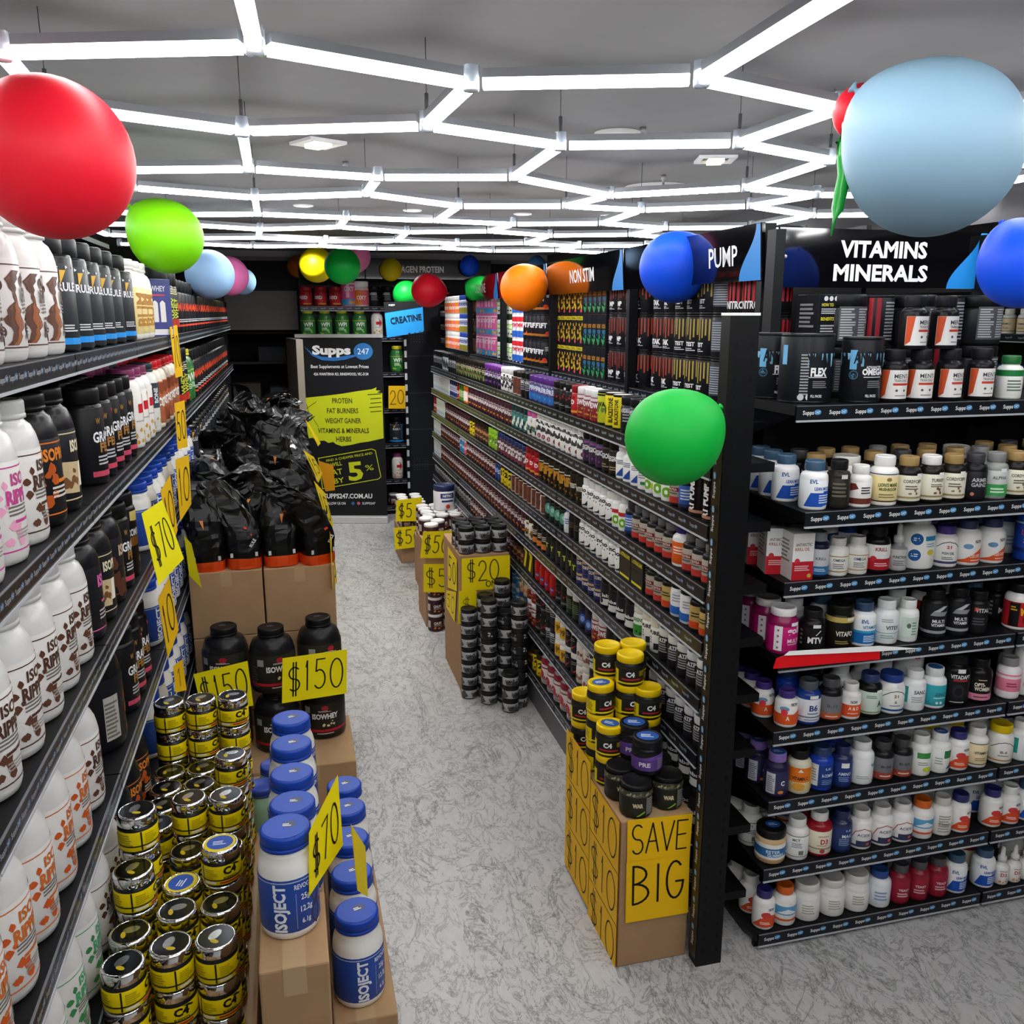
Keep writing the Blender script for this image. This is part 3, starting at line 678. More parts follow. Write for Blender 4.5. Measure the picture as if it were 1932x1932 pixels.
K('wpi', 'protein_tub', 'tub', .075, .28, '#2e6b34', '#d4c822', 'green tub with yellow lid', [aT('WPI', 0, .13, .04, '#e8f0e0', .1, .03), lines(0, .085, .08, .03, 3, '#cfe0b8'), aS(-.06, .03, .06, .07, 8, '#8cb83a', 4, .3), aR(-.12, .165, .12, .17, '#c8c83a')], lab='#2f7a3c', cat='tub', v1=.185)
K('iso_org', 'protein_tub', 'tub', .076, .3, '#131316', '#0d0d10', 'black tub with orange lettering and caramel picture', [aR(-.24, .03, .24, .033, '#d9762a'), aR(-.24, .19, .24, .193, '#d9762a'), aT('ISOPRO', .01, .165, .026, '#e2842c', .09, .04), aS(-.06, .05, .0, .14, 10, '#b5521a', 7, .35), aR(.0, .1, .07, .108, '#e07a22'), lines(.02, .08, .07, .03, 3, '#d8d0c8')], lab='#1a1a1e', cat='tub', v1=.2)
K('iso_cream', 'protein_tub', 'tub', .076, .3, '#131316', '#0d0d10', 'black tub with cream lettering and milkshake picture', [aR(-.24, .03, .24, .033, '#cfc29a'), aR(-.24, .19, .24, .193, '#cfc29a'), aT('ISOPRO', .02, .16, .026, '#e6dcbc', .085, .04), aP([(-.06, .05), (.0, .045), (.005, .12), (-.05, .125)], '#c9b48c'), aS(-.055, .05, -.01, .1, 6, '#7a5230', 3, .35), aP([(.0, .06), (.02, .06), (.022, .12), (.004, .12)], '#e9e2d0')], lab='#1a1a1e', cat='tub', v1=.2)
K('iso_pink', 'protein_tub', 'tub', .076, .3, '#131316', '#0d0d10', 'black tub with pink lettering', [aR(-.24, .03, .24, .033, '#d86a9a'), aT('ISO', .02, .16, .03, '#e06ab0', .06, .04), aR(.0, .1, .07, .106, '#d86a9a'), lines(.02, .07, .07, .03, 3, '#b8b0b4')], lab='#1a1a1e', cat='tub', v1=.2)
K('iso_choc', 'protein_tub', 'tub', .076, .3, '#131316', '#0d0d10', 'black tub with brown chocolate picture', [aR(-.24, .03, .24, .033, '#7a4a34'), aT('ISO', .03, .16, .03, '#c8a88c', .06, .04), aS(-.05, .04, .03, .15, 14, '#5a3020', 9, .3), lines(.05, .08, .04, .04, 3, '#c9b8a8')], lab='#1a1a1e', cat='tub', v1=.2)
K('grass', 'protein_tub', 'jar', .06, .27, '#0b0b0d', '#0c0c0e', 'slim black tub with white and bronze lettering', [aT('GRASS', 0, .135, .028, '#ececee', .08, .03), aT('FED', .01, .105, .024, '#a5763a', .06, .04), lines(0, .07, .06, .03, 3, '#b9b9bc'), aP([(.01, .2), (.05, .2), (.05, .16)], '#d3405e'), aR(-.05, .025, .05, .04, '#c64860'), aT('W', -.02, .18, .016, '#b58a3a', .015)], lab='#141417', cat='tub', lr=.055, lh=.045)
K('grass_gold', 'protein_tub', 'jar', .06, .28, '#0b0b0d', '#0c0c0e', 'black tub with pale gold label', [aT('COMPLETE', 0, .15, .022, '#e8e8ea', .09, .04), aR(-.045, .105, .05, .135, '#8a5a22'), aP([(-.03, .22), (.05, .22), (.05, .18), (-.03, .19)], '#cdb86a'), aS(-.02, .04, .05, .09, 6, '#c8b05c', 2, .35)], lab='#141417', cat='tub', lr=.055, lh=.045)
K('white_red', 'protein_tub', 'tub', .062, .28, '#ecebe6', '#8c3a66', 'white tub with red arrow emblem', [aP([(-.015, .158), (.02, .158), (.02, .178), (.055, .142), (.02, .106), (.02, .126), (-.015, .126)], '#c8202e'), rib([(.015, .19), (.066, .142), (.015, .094)], .006, '#c8202e'), rib([(.0, .175), (.045, .14), (.0, .105)], .006, '#c8202e') if 0 else aR(-.03, .095, .03, .1, '#b0b0b0'), aS(-.04, .02, .05, .07, 9, '#c89838', 5, .25), aS(-.04, .02, .05, .05, 4, '#a04878', 6, .2)], lab='#eeeae2', cat='tub', v1=.2)
K('bone', 'protein_tub', 'tub', .062, .28, '#e9e8e4', '#26323a', 'white tub with dark slate lettering', [aR(-.04, .1, .03, .2, '#33434e'), aT('BONE', -.005, .15, .025, '#e8e8e8', .06, .03, pi / 2), aS(-.04, .02, .05, .06, 6, '#b8a03a', 5, .25)], lab='#e4e3de', cat='tub', v1=.2)
K('hostess', 'protein_tub', 'tub', .064, .28, '#e9e2d0', '#d21c26', 'cream tub with red lid and chocolate drip label', [aP([(-.1, .19), (.1, .19), (.1, .15), (.07, .16), (.05, .135), (.02, .16), (-.01, .14), (-.04, .162), (-.07, .14), (-.1, .16)], '#8a4322'), aT('HOSTESS', 0, .11, .035, '#f4f0e8', .11, .05), aS(-.08, .03, .08, .09, 10, '#a5644a', 5, .3)], lab='#b5623c', cat='tub', v1=.195)
K('isoject', 'protein_tub', 'tub', .067, .25, '#efeee8', '#0d3da4', 'white jar with blue lid and blue label', [[rib([(.075 + .014 * sin(q * .62 + ph), .02 + q * .011) for q in range(12)], .003, '#3a2238') for ph in (0, pi)], [rib([(.075 + .014 * sin(q * .62), .02 + q * .011), (.075 - .014 * sin(q * .62), .02 + q * .011)], .0014, '#4a3050') for q in range(0, 12)], aT('ISOJECT', -.01, .085, .026, '#e9eef6', .12, .04, pi / 2), aT('REVOGEN', .045, .135, .012, '#e8eef8', .05, .02), aT('25g', .045, .105, .014, '#e8eef8', .022, .02), aT('12.2g', .047, .075, .014, '#e8eef8', .03, .02), aT('6.1g', .045, .045, .012, '#e8eef8', .022, .02), aR(.022, .03, .0228, .12, '#b8c8e0'), aR(-.21, .148, .21, .151, '#a8b8d8'), aT('ISOJECT', -.13, .085, .026, '#e9eef6', .12, .04, pi / 2), aS(.08, .03, .1, .14, 5, '#6a3040', 3, .3)], lab='#23489c', cat='jar', lr=.057, lh=.036, v1=.155, top=[aE(0, 0, .05, .05, '#1145ac', 24), aE(.008, .006, .016, .013, '#2a3550'), lines(.004, .004, .02, .012, 2, '#e4e8f0')])
K('choc_art', 'protein_tub', 'tub', .1, .34, '#101013', '#0c0c0e', 'big black tub with chocolate splash picture and facts panel', [aR(-.07, .04, -.02, .17, '#b8b4ac'), lines(-.045, .1, .045, .11, 9, '#6a665f'), aS(.02, .04, .08, .18, 16, '#7a3a22', 5, .28), aS(.03, .05, .07, .14, 7, '#c45a2c', 8, .25), aS(.03, .13, .06, .2, 4, '#5a2818', 2, .3)], lab='#17171a', cat='tub', v1=.22)
K('bluebox', 'carton_box', 'box', .06, .24, '#4a4f8c', None, 'violet carton box picturing white bottles', [aR(-.056, .006, .056, .03, '#e8e8ee'), aP([(-.03, .06), (-.005, .06), (-.005, .14), (-.015, .15), (-.02, .15), (-.03, .14)], '#e6e2e0'), aP([(.005, .06), (.03, .06), (.03, .14), (.02, .15), (.015, .15), (.005, .14)], '#e6e2e0'), aT('WHEY', 0, .2, .022, '#e8e8f4', .07, .02), aR(-.03, .17, .03, .176, '#d8485a')], lab='#7075b8', d=.045, cat='box')
# ---- stacks on the floor
m_goldfoil = mat('#d9d9da', .12, 1.0)
CYEL = '#f4dc00'
c4art = [aR(-.155, .02, .155, .024, '#1a1a1a'), aR(-.05, .01, -.046, .062, '#181818'), aT('C4', .028, .047, .02, '#141414', .036, .05), aP([(.03, .062), (.045, .062), (.06, .054), (.055, .052)], '#1a1a1a'), lines(-.022, .038, .034, .032, 6, '#b8a400', 2), aR(-.04, .0125, -.01, .0185, '#efece0'), aT('RIPPED', .028, .027, .007, '#3a3010', .036, .02), aR(.0, .012, .055, .018, '#c83c20'), lines(-.095, .04, .06, .034, 5, '#a89600', 3)]
K('c4', 'workout_powder_jar', 'jar', .05, .1, '#1a1a1c', None, 'yellow jar with chrome lid', c4art, lab=CYEL, cat='jar', lh=.03, ml=m_chrome, v1=.062, top=[aE(0, 0, .041, .041, mat('#3a3b3f', .15, .9), 24), aE(.004, .006, .02, .012, mat('#b9bbc0', .2, .9)), aE(-.015, -.008, .006, .012, '#c2a818')])
K('c4b', 'workout_powder_jar', 'jar', .05, .1, '#1a1a1c', None, 'yellow jar with blue sticker on chrome lid', c4art, lab=CYEL, cat='jar', lh=.03, ml=m_chrome, v1=.062, top=[aE(0, 0, .041, .041, mat('#e0c800', .3), 24), aE(0, .002, .034, .032, '#1f4fae', 20), lines(0, 0, .035, .02, 3, '#d8e0f0')])
yart = [aR(-.15, .062, .15, .066, '#202020'), aR(-.03, .02, .07, .06, '#24231c'), aT('C4', .012, .048, .017, '#f2f2f2', .032, .05), aR(-.02, .026, .05, .032, '#b8282c'), lines(.06, .05, .03, .02, 4, '#c8b820', 2), aR(-.1, .008, -.035, .06, '#e8d000'), lines(-.07, .035, .05, .045, 7, '#8a7c10', 4), aR(-.1, .012, .1, .018, '#f0d800')]
K('c4y', 'workout_powder_jar', 'jar', .05, .112, '#1d1d1f', '#f2cc00', 'yellow lidded jar', yart, lab='#2a2a22', cat='jar', lh=.026, v1=.075)
K('c4yb', 'workout_powder_jar', 'jar', .05, .112, '#1d1d1f', '#f2cc00', 'yellow lidded jar with blue sticker', yart, lab='#2a2a22', cat='jar', lh=.026, v1=.075, top=[aE(0, 0, .033, .028, '#2b5aa0', 20), lines(0, 0, .04, .02, 3, '#d8e4f0')])
K('camo', 'workout_powder_jar', 'jar', .055, .115, '#14150f', '#141414', 'black jar with camouflage rim band', [aR(-.17, .079, .17, .0985, '#3c3c2c'), aS(-.17, .083, .17, .095, 60, '#6d6c4c', 3, .45), aS(-.17, .083, .17, .095, 30, '#b0ae8c', 5, .35), aT('WAR', .005, .05, .014, '#d8caa0', .036, .05), lines(.055, .045, .035, .06, 10, '#a8aca4', 6), aR(.036, .01, .0368, .08, '#c8c8b0'), aP([(.0, .012), (.03, .03), (.03, .024), (.008, .012)], '#8ab82c')], lab='#23251f', cat='jar', lh=.016, lr=.052, v1=.082)
K('purp', 'workout_powder_jar', 'jar', .052, .125, '#131316', '#16161a', 'black and purple jar with blue sticker on lid', [aR(-.17, .02, .17, .06, '#5c3f86'), aP([(-.08, .06), (.08, .06), (.08, .08), (.03, .076), (-.02, .066)], '#6d4a9c'), aT('PRE', -.01, .042, .015, '#e6e0f0', .04, .03), lines(.05, .045, .03, .04, 6, '#9890a8', 4)], lab='#1b1b20', cat='jar', lh=.03, top=[aE(0, 0, .038, .033, '#2a58a8', 20), lines(0, 0, .045, .024, 3, '#dbe6f4')])
K('isowhey', 'protein_tub', 'tub', .098, .28, '#17171a', '#101013', 'large black protein tub with red stripe', [aR(-.31, .04, .31, .052, '#b01c2c'), aT('ISOWHEY', .02, .115, .024, '#ececec', .12, .04), aE(.02, .155, .016, .012, '#a82030'), lines(.02, .14, .06, .008, 2, '#d8d0d0'), aS(.0, .06, .06, .09, 7, '#d9cfa0', 3, .3), lines(.02, .032, .08, .008, 1, '#d0b8b8'), aR(-.08, .13, -.05, .16, '#9a9a9a'), lines(-.1, .08, .05, .1, 9, '#4a4a4a')], lab='#26251f', cat='tub', lr=.056, lh=.038, v1=.175, top=[lines(0, 0, .035, .02, 2, '#5a5a5c')])
K('greentub', 'protein_tub', 'tub', .06, .22, '#8fb8a4', '#27409a', 'pale green tub with dark blue lid', None, cat='tub', lr=.05)
silver = [aS(-.14, .012, .14, .05, 26, '#3a3b3e', 3, .5), aT('DOPA', .0, .034, .014, '#1b1b1d', .045, .05), lines(.06, .03, .03, .03, 5, '#55565a', 3), lines(-.06, .03, .03, .03, 5, '#55565a', 5)]
K('silver', 'small_powder_jar', 'jar', .047, .078, '#131315', '#1a1b1c', 'small black jar with silver label', silver, lab='#a9aaad', cat='jar', lh=.02, v1=.055, seg=20)
K('silverk', 'small_powder_jar', 'jar', .047, .078, '#131315', '#1a1b1c', 'small black jar with white splash', [aS(.0, .02, .05, .048, 5, '#cfcfd2', 8, .4), aS(-.1, .02, -.04, .048, 5, '#77787c', 2, .4)], lab='#222326', cat='jar', lh=.02, v1=.055, seg=20)
K('chocjar', 'fruit_powder_jar', 'jar', .052, .125, '#3c2228', '#f0eeea', 'maroon white-lidded jar', [aT('CHUPS', 0, .062, .018, '#efe6dc', .06, .04), aS(-.04, .015, .05, .045, 7, '#e07a1c', 3, .35), lines(.0, .045, .06, .008, 1, '#d8c8c0'), aS(-.14, .015, -.07, .045, 5, '#c8601c', 6, .35), aR(-.09, .03, -.055, .08, '#b9b4b0')], lab='#3a1f28', cat='jar', lh=.02, seg=20)
K('pail', 'pail', 'jar', .085, .2, '#e9e9ea', '#1e2a56', 'white pail with dark blue lid', [aR(-.06, .1, .06, .14, '#22356e'), aT('NITRO', 0, .12, .02, '#f0f0f4', .08, .03), aR(-.05, .07, .05, .085, '#22356e'), aE(0, .035, .018, .018, '#c8341c')], lab='#e6e6e8', cat='pail', lh=.045, v1=.15)
# ---- right aisle: small goods
def rk(key, name, shape, r, h, body, lid, desc, art, lab, **kw):
    if key in ('jar_blk', 'jar_blkw', 'jar_blkred', 'jar_blkT', 'bot_bwcap'): name = 'powder_jar'
    if name is None: name = {'can': 'supplement_can', 'box': 'supplement_box', 'jar': 'supplement_jar', 'bot': 'pill_bottle'}[shape]
    K(key, name, shape, r, h, body, lid, desc, art, lab=lab, seg=kw.pop('seg', 16), **kw)
def animal(c): return [aR(-.17 + q * .0165, .07 + .03 * ((q * 7) % 3) / 3, -.163 + q * .0165, .155, c) for q in range(21)]
BT = None
rk('can_red', BT, 'can', .056, .172, '#121114', '#8a8a8c', 'black can with long red stripes', [[aR(-.16 + q * .019, .045, -.15 + q * .019, .155, '#c02630') for q in range(17)], aT('NITRO', 0, .035, .026, '#ededed', .08, .04), aT('NITRO', -.07, .035, .026, '#ededed', .06, .04)], '#161316', cat='can')
rk('can_yel', BT, 'can', .056, .172, '#121114', '#8a8a8c', 'black can with yellow bar and white lettering', [animal('#b8a050'), aR(.045, .06, .075, .15, '#d8cc10'), aR(-.1, .06, -.075, .15, '#caa83c'), aT('TEST', -.02, .052, .016, '#ececec', .05, .04), lines(-.02, .03, .06, .015, 2, '#c8c8cc')], '#15151a', cat='can')
rk('can_facts', BT, 'can', .056, .172, '#121114', '#8a8a8c', 'black can with grey nutrition facts panel', [aR(-.07, .03, .07, .15, '#34363e'), lines(0, .09, .12, .11, 12, '#9aa0ac', 3), lines(-.12, .09, .08, .11, 11, '#8a8c90', 5)], '#15151a', cat='can')
rk('can_redstripe', BT, 'can', .056, .172, '#121114', '#8a8a8c', 'black can with thin orange red stripes', [animal('#a8432c'), aT('STAK', -.03, .052, .022, '#ececec', .06, .05), lines(-.02, .03, .06, .012, 2, '#c8c8cc')], '#15151a', cat='can')
rk('can_pump', BT, 'can', .056, .172, '#121114', '#8a8a8c', 'black can with red stripes reading pump', [animal('#8c3328'), aT('PUMP', -.03, .052, .022, '#ececec', .07, .05), aR(.04, .07, .07, .155, '#c85a24'), lines(-.02, .03, .06, .012, 2, '#c8c8cc')], '#15151a', cat='can')
rk('box_teal', 'supplement_box', 'box', .035, .172, '#16181c', None, 'narrow black box with teal and orange art', [aT('UDE', 0, .11, .02, '#c88a2c', .055, .03), aS(-.025, .03, .025, .09, 7, '#2c6a8a', 4, .4), aS(-.02, .02, .02, .06, 5, '#3c9a5a', 6, .4)], '#1c2026', d=.05, cat='box')
rk('box_yel', 'supplement_box', 'box', .05, .172, '#17171a', None, 'black box with yellow band and gold burst', [aR(-.05, .14, .05, .162, '#d0c028'), lines(0, .151, .08, .014, 2, '#3a3510'), aS(-.04, .03, .04, .12, 12, '#c89a24', 5, .2), aS(.0, .03, .04, .09, 6, '#d8c838', 9, .25), aE(.02, .02, .015, .01, '#d8485a')], '#1d1c1a', d=.06, cat='box')
rk('jar_lift', BT, 'can', .05, .172, '#18181b', '#26262a', 'black can with white and red lettering', [aT('LIFT', -.01, .1, .03, '#ececec', .07, .04), aR(-.05, .03, .05, .045, '#a8641c'), aE(.03, .05, .016, .012, '#c82c1c'), lines(.05, .12, .03, .03, 3, '#b8b8b8')], '#1b1b1f', cat='can')
rk('jar_rwb', BT, 'can', .05, .172, '#e0e0e4', '#c8c8cc', 'can banded red, white and blue', [aR(-.16, .12, .16, .155, '#c82430'), aR(-.16, .01, .16, .055, '#2a5cb4'), aT('JYM', -.01, .09, .03, '#c03038', .06, .04)], '#dfe0e6', cat='can')
rk('jar_greenw', BT, 'jar', .046, .172, '#e6e8e2', '#22301c', 'white jar with bright green band', [aR(-.15, .06, .15, .1, '#7cc028'), aT('GHST', 0, .08, .024, '#f4f4f4', .07, .04), aS(-.05, .015, .05, .05, 8, '#3a3f38', 3, .3)], '#d6dccc', cat='jar')
rk('jar_pink', BT, 'can', .052, .172, '#e46ea6', '#e8e8ea', 'bright pink can with blue base', [aR(-.17, .008, .17, .05, '#3c9cd0'), aS(.0, .01, .06, .05, 5, '#e8903c', 3, .4), aR(-.02, .06, .0, .15, '#f2b8d4'), aT('OXY', 0, .12, .03, '#fbe6f0', .07, .04), aR(-.17, .15, .17, .158, '#f0e0e8')], '#e0609e', cat='can')
rk('jar_choc2', BT, 'jar', .046, .172, '#4a2c24', '#2a1a18', 'brown jar with red side panel', [aR(-.15, .01, -.04, .12, '#a01c24'), aS(-.02, .03, .06, .11, 12, '#8a6448', 3, .25)], '#45302a', cat='jar')
rk('jar_bluew', BT, 'jar', .046, .172, '#d8d8e0', '#2c48a8', 'white and olive jar with blue lid', [aR(-.14, .01, .14, .06, '#8c8430'), aT('HYDE', 0, .09, .024, '#30489c', .07, .04), lines(0, .11, .06, .02, 2, '#7c8cb8')], '#cdd2da', cat='jar')
rk('jar_orangew', BT, 'jar', .055, .172, '#f0ebe6', '#f2f0ee', 'orange and pink jar with white lid', [aR(-.17, .01, .0, .11, '#f0822c'), aR(.0, .01, .17, .11, '#e86a74'), aT('OXY', 0, .06, .026, '#fff4ec', .07, .04), aR(.06, .02, .09, .1, '#b8a8d0')], '#f2ddd0', cat='jar')
rk('jar_blk', BT, 'jar', .042, .14, '#141418', '#101014', 'plain black jar with pale lettering', [lines(0, .07, .05, .06, 5, '#8e9098', 3), aT('HYDRO', -.01, .085, .014, '#d4d6dc', .05, .03)], '#1a1b20', cat='jar')
rk('can_lime', BT, 'can', .044, .14, '#1a1b16', '#2a2a26', 'yellow green can with dark lid', [aS(-.05, .04, .05, .1, 6, '#5c8438', 3, .3), aT('WAR', 0, .085, .02, '#22281a', .055, .04), aR(-.15, .12, .15, .128, '#222')], '#bcc428', cat='can')
rk('can_yelb', BT, 'can', .042, .14, '#1a1b16', '#d8d8d0', 'yellow can with black vertical lettering', [aT('BLACKSTONE', .0, .07, .02, '#1a1a1a', .1, .03, pi / 2), aE(-.04, .07, .016, .02, '#3a3a20')], '#e2d01c', cat='can')
rk('jar_redwhite', BT, 'jar', .042, .135, '#b02430', '#e4e4e4', 'red and white patterned jar', [aT('REDWEIR', 0, .07, .022, '#f4f0f0', .09, .04), aS(-.05, .01, .05, .05, 10, '#d8842c', 3, .2), aS(-.05, .02, .05, .05, 8, '#a8b048', 5, .2), aR(-.14, .088, .14, .1, '#d8d4d8')], '#8c2a34', cat='jar')
rk('jar_red', BT, 'jar', .042, .135, '#a81c26', '#8c141c', 'deep red jar with white lettering', [aT('RED', -.02, .06, .02, '#f2e8e8', .06, .04), aS(-.04, .07, .05, .1, 4, '#7c1018', 3, .4), aR(-.02, .012, .04, .022, '#d8943c')], '#b82430', cat='jar')
rk('jar_blkred', BT, 'jar', .045, .135, '#131315', '#0e0e10', 'black jar with red script', [aS(-.04, .05, .03, .08, 4, '#9c2430', 3, .35), lines(.0, .03, .05, .012, 2, '#8a8a90'), aR(.02, .1, .035, .112, '#e2e2e2')], '#1b1b1d', cat='jar')
rk('jar_bluepurp', BT, 'jar', .042, .135, '#4a4478', '#5a2c84', 'blue and purple jar with silver lettering', [aT('PRE', 0, .07, .024, '#d8dcf0', .06, .04), aR(-.13, .01, .13, .045, '#2c6cb8'), aS(-.05, .02, .05, .05, 6, '#4c98d0', 3, .3), aS(-.05, .075, .05, .1, 8, '#c8c4d8', 5, .2)], '#54508c', cat='jar')
rk('jar_brownw', BT, 'jar', .042, .135, '#e2dcd4', '#2a1c1a', 'cream and brown patterned jar', [aR(-.02, .01, .03, .1, '#6a3a2c'), aT('KT', -.04, .06, .024, '#2c2420', .03, .05), aS(-.1, .02, .08, .09, 14, '#4a342c', 3, .2)], '#d0c8bc', cat='jar')
rk('jar_wtext', BT, 'jar', .048, .14, '#ecebea', '#dcdcdc', 'white jar crowded with black lettering', [aS(-.12, .015, .12, .1, 70, '#2c2c2e', 3, .12), aT('CREATE', 0, .075, .02, '#1c1c1e', .08, .04)], '#eae9e6', cat='jar')
rk('jar_purpblk', BT, 'jar', .043, .135, '#1c1822', '#6a2c88', 'black jar with purple lid', [aT('PUMP', 0, .07, .02, '#cfc4da', .06, .04), aS(-.05, .015, .05, .055, 8, '#6a3c8c', 3, .3), aR(-.02, .085, .04, .092, '#b070c0')], '#231c2c', cat='jar')
rk('jar_brgreen', BT, 'jar', .043, .135, '#221c16', '#1a1612', 'dark jar with brown and green label', [aS(-.1, .02, .1, .095, 30, '#5c4634', 3, .2), aS(-.05, .02, .05, .07, 8, '#5c7c3c', 6, .25), lines(0, .08, .06, .02, 2, '#b8a890')], '#2e261e', cat='jar')
rk('jar_wsilver', BT, 'jar', .042, .14, '#c9ccd2', '#202226', 'silver white jar with dark swoosh', [aP([(-.04, .1), (-.01, .1), (.03, .02), (.0, .02)], '#3a3e46'), aP([(.02, .1), (.05, .1), (.02, .05)], '#4a4e58')], '#ced2d8', cat='jar')
PB = 'pill_bottle'
rk('can_bronze', BT, 'can', .046, .15, '#171414', '#c9a48c', 'tall black and bronze metallic can', [aT('R1 PUMP', -.015, .07, .024, '#ececec', .11, .05, pi / 2), aT('R1 PUMP', -.075, .07, .024, '#ececec', .11, .05, pi / 2), aR(-.15, .012, .15, .022, '#b8856c'), aR(.02, .03, .06, .12, '#0e0e10')], mat('#2c211f', .18, .7), cat='can')
rk('bot_bluegrey', PB, 'bot', .034, .135, '#1b1b20', '#34353a', 'blue labelled bottle with dark cap', [lines(0, .055, .045, .04, 4, '#d0d8ea', 3), aR(-.1, .012, .1, .022, '#1a2450')], '#2f5aa8')
rk('bot_greyred', PB, 'bot', .034, .135, '#201f1f', '#6b6a6c', 'grey labelled bottle with red band and grey cap', [aR(-.1, .012, .1, .034, '#b8352c'), aR(-.03, .052, .03, .066, '#7c2a2c'), lines(0, .045, .04, .01, 1, '#55504c'), aT('NUTRA', 0, .059, .008, '#e8dcd0', .035, .02)], '#aaa294')
rk('bot_apple', PB, 'bot', .034, .14, '#f0f0ec', '#e8e8e6', 'white bottle with green apple and red flash', [aE(.0, .035, .02, .018, '#6cae24'), aR(-.03, .062, .02, .078, '#b82c38'), aE(.03, .03, .014, .013, '#b8c834'), aT('e', 0, .035, .02, '#f4f8ec', .014, .04)], '#f0f0ea')
rk('bot_plain', PB, 'bot', .034, .14, '#f2f2ef', '#ecece8', 'white bottle with small black print', [lines(0, .06, .045, .035, 4, '#8a8a8a', 3), aR(-.01, .02, .02, .032, '#2c7c4a')], '#f0f0ec')
rk('bot_tri', PB, 'bot', .036, .14, '#f2f2f0', '#f0f0ee', 'white bottle with blue triangle', [aP([(-.025, .014), (.025, .014), (.02, .058)], '#2a4c94'), lines(0, .07, .045, .02, 3, '#6a7080', 3)], '#f2f2f0')
rk('bot_brown', PB, 'jar', .038, .138, '#1d1712', '#14110e', 'dark brown bottle with silver lettering', [aT('LEGION', 0, .07, .02, '#dcdcdc', .07, .04), lines(0, .03, .05, .02, 2, '#9a8a70')], '#2b221a', cat='bottle')
rk('bot_legion', PB, 'jar', .04, .14, '#241a2e', '#15121a', 'dark purple bottle with silver lettering', [aT('LEGION', 0, .07, .02, '#e2e2e4', .075, .04), aS(-.04, .02, .04, .05, 5, '#7c4a8c', 3, .3), aR(-.02, .09, .03, .1, '#8c4c94')], '#36253f', cat='bottle')
rk('bot_portrait', PB, 'jar', .04, .145, '#efefee', '#e6e6e4', 'white bottle with black portrait and red roundel', [aE(.012, .024, .012, .012, '#7c2428'), aS(-.03, .04, .02, .09, 8, '#3a3a3c', 3, .3), aT('INB', -.01, .1, .014, '#222', .04, .04), aT('3', .012, .024, .014, '#e8d8d8', .008, .03)], '#efefec', lr=.036, cat='bottle')
rk('jar_pat', BT, 'jar', .042, .135, '#e9e9e6', '#e06ab0', 'white patterned jar with coloured lid', [aS(-.12, .015, .12, .1, 30, '#3e6a6a', 3, .18), aS(-.1, .02, .1, .06, 10, '#d8a838', 6, .2), aS(-.1, .02, .1, .1, 16, '#2a2c2e', 9, .14)], '#e2e4df', cat='jar')
rk('jar_teal', BT, 'jar', .042, .13, '#2c5a58', '#1c3c3c', 'teal and white camouflage jar', [aS(-.12, .015, .12, .1, 40, '#e2e6e2', 3, .2), aS(-.12, .015, .12, .1, 24, '#1c2e2e', 7, .16)], '#3c7a74', cat='jar')
rk('jar_chup', 'fruit_powder_jar', 'jar', .04, .128, '#3a1f28', '#4c2434', 'maroon jar with orange fruit label', [aT('CHUPS', 0, .068, .02, '#e8dcd8', .06, .05), aS(-.05, .014, .05, .045, 8, '#d8862c', 3, .28), aS(-.11, .014, -.06, .045, 5, '#c8741c', 5, .3), lines(0, .088, .05, .012, 1, '#b0a0a4')], '#45222f', cat='jar')
rk('jar_orange', BT, 'jar', .04, .128, '#e0781c', '#e8862c', 'orange jar with white side print', [aR(-.03, .02, .0, .09, '#efe6da'), aT('MINT', .02, .06, .018, '#fff0dc', .04, .04, pi / 2)], '#e07c20', cat='jar')
rk('jar_green', BT, 'jar', .04, .128, '#4c7c2c', '#3c6a1c', 'green jar', [lines(0, .06, .05, .05, 5, '#d0e0a8', 3)], '#58903a', cat='jar')
rk('jar_navyw', BT, 'jar', .036, .128, '#d8d8dc', '#243058', 'white and navy jar', [aR(-.11, .012, .11, .045, '#2c3c7c'), lines(0, .07, .04, .03, 3, '#6a70a0', 3)], '#d4d6de', cat='jar')
rk('box_wb', 'supplement_box', 'box', .022, .135, '#e4e8ea', None, 'slim white box with pale blue base', [aS(-.018, .01, .018, .04, 4, '#8cb4d0', 3, .5), lines(0, .09, .03, .05, 5, '#a8b0b8', 3)], '#a8c4d8', d=.05, cat='box')
rk('bot_orange', PB, 'bot', .042, .145, '#f2f2ef', '#3a2878', 'white bottle with orange label and purple cap', [lines(0, .06, .05, .03, 3, '#f4dcc8', 3)], '#e05c1c')
rk('bot_ino', PB, 'jar', .036, .135, '#f0f0ee', '#eeeeec', 'white bottle with black brush marks', [aT('ino', -.005, .082, .02, '#1a1a1a', .04, .03), aS(-.03, .05, .03, .075, 5, '#2a2a2a', 3, .2), aP([(-.02, .012), (.035, .012), (.035, .05), (.01, .02)], '#1e1e20'), aS(-.1, .015, -.05, .08, 7, '#333', 8, .2)], '#f0f0ec', cat='bottle', lr=.03)
rk('can_goldnt', BT, 'can', .042, .138, '#1c1712', '#3a3026', 'black can with gold lettering', [aT('NTEST', 0, .07, .02, '#d8d0c0', .06, .05), aS(-.04, .015, .04, .04, 5, '#8a6428', 3, .3)], '#241e18', cat='can')
rk('can_ript', BT, 'can', .042, .138, '#181510', '#2a241c', 'black can with big gold lettering', [aT('RIPT', -.005, .07, .04, '#c0882c', .085, .06), aR(-.12, .1, .12, .106, '#c8c0b0'), aS(-.04, .012, .05, .035, 4, '#a06a24', 3, .4), aT('RIPT', -.1, .07, .04, '#c0882c', .08, .06)], '#1e1a14', cat='can')
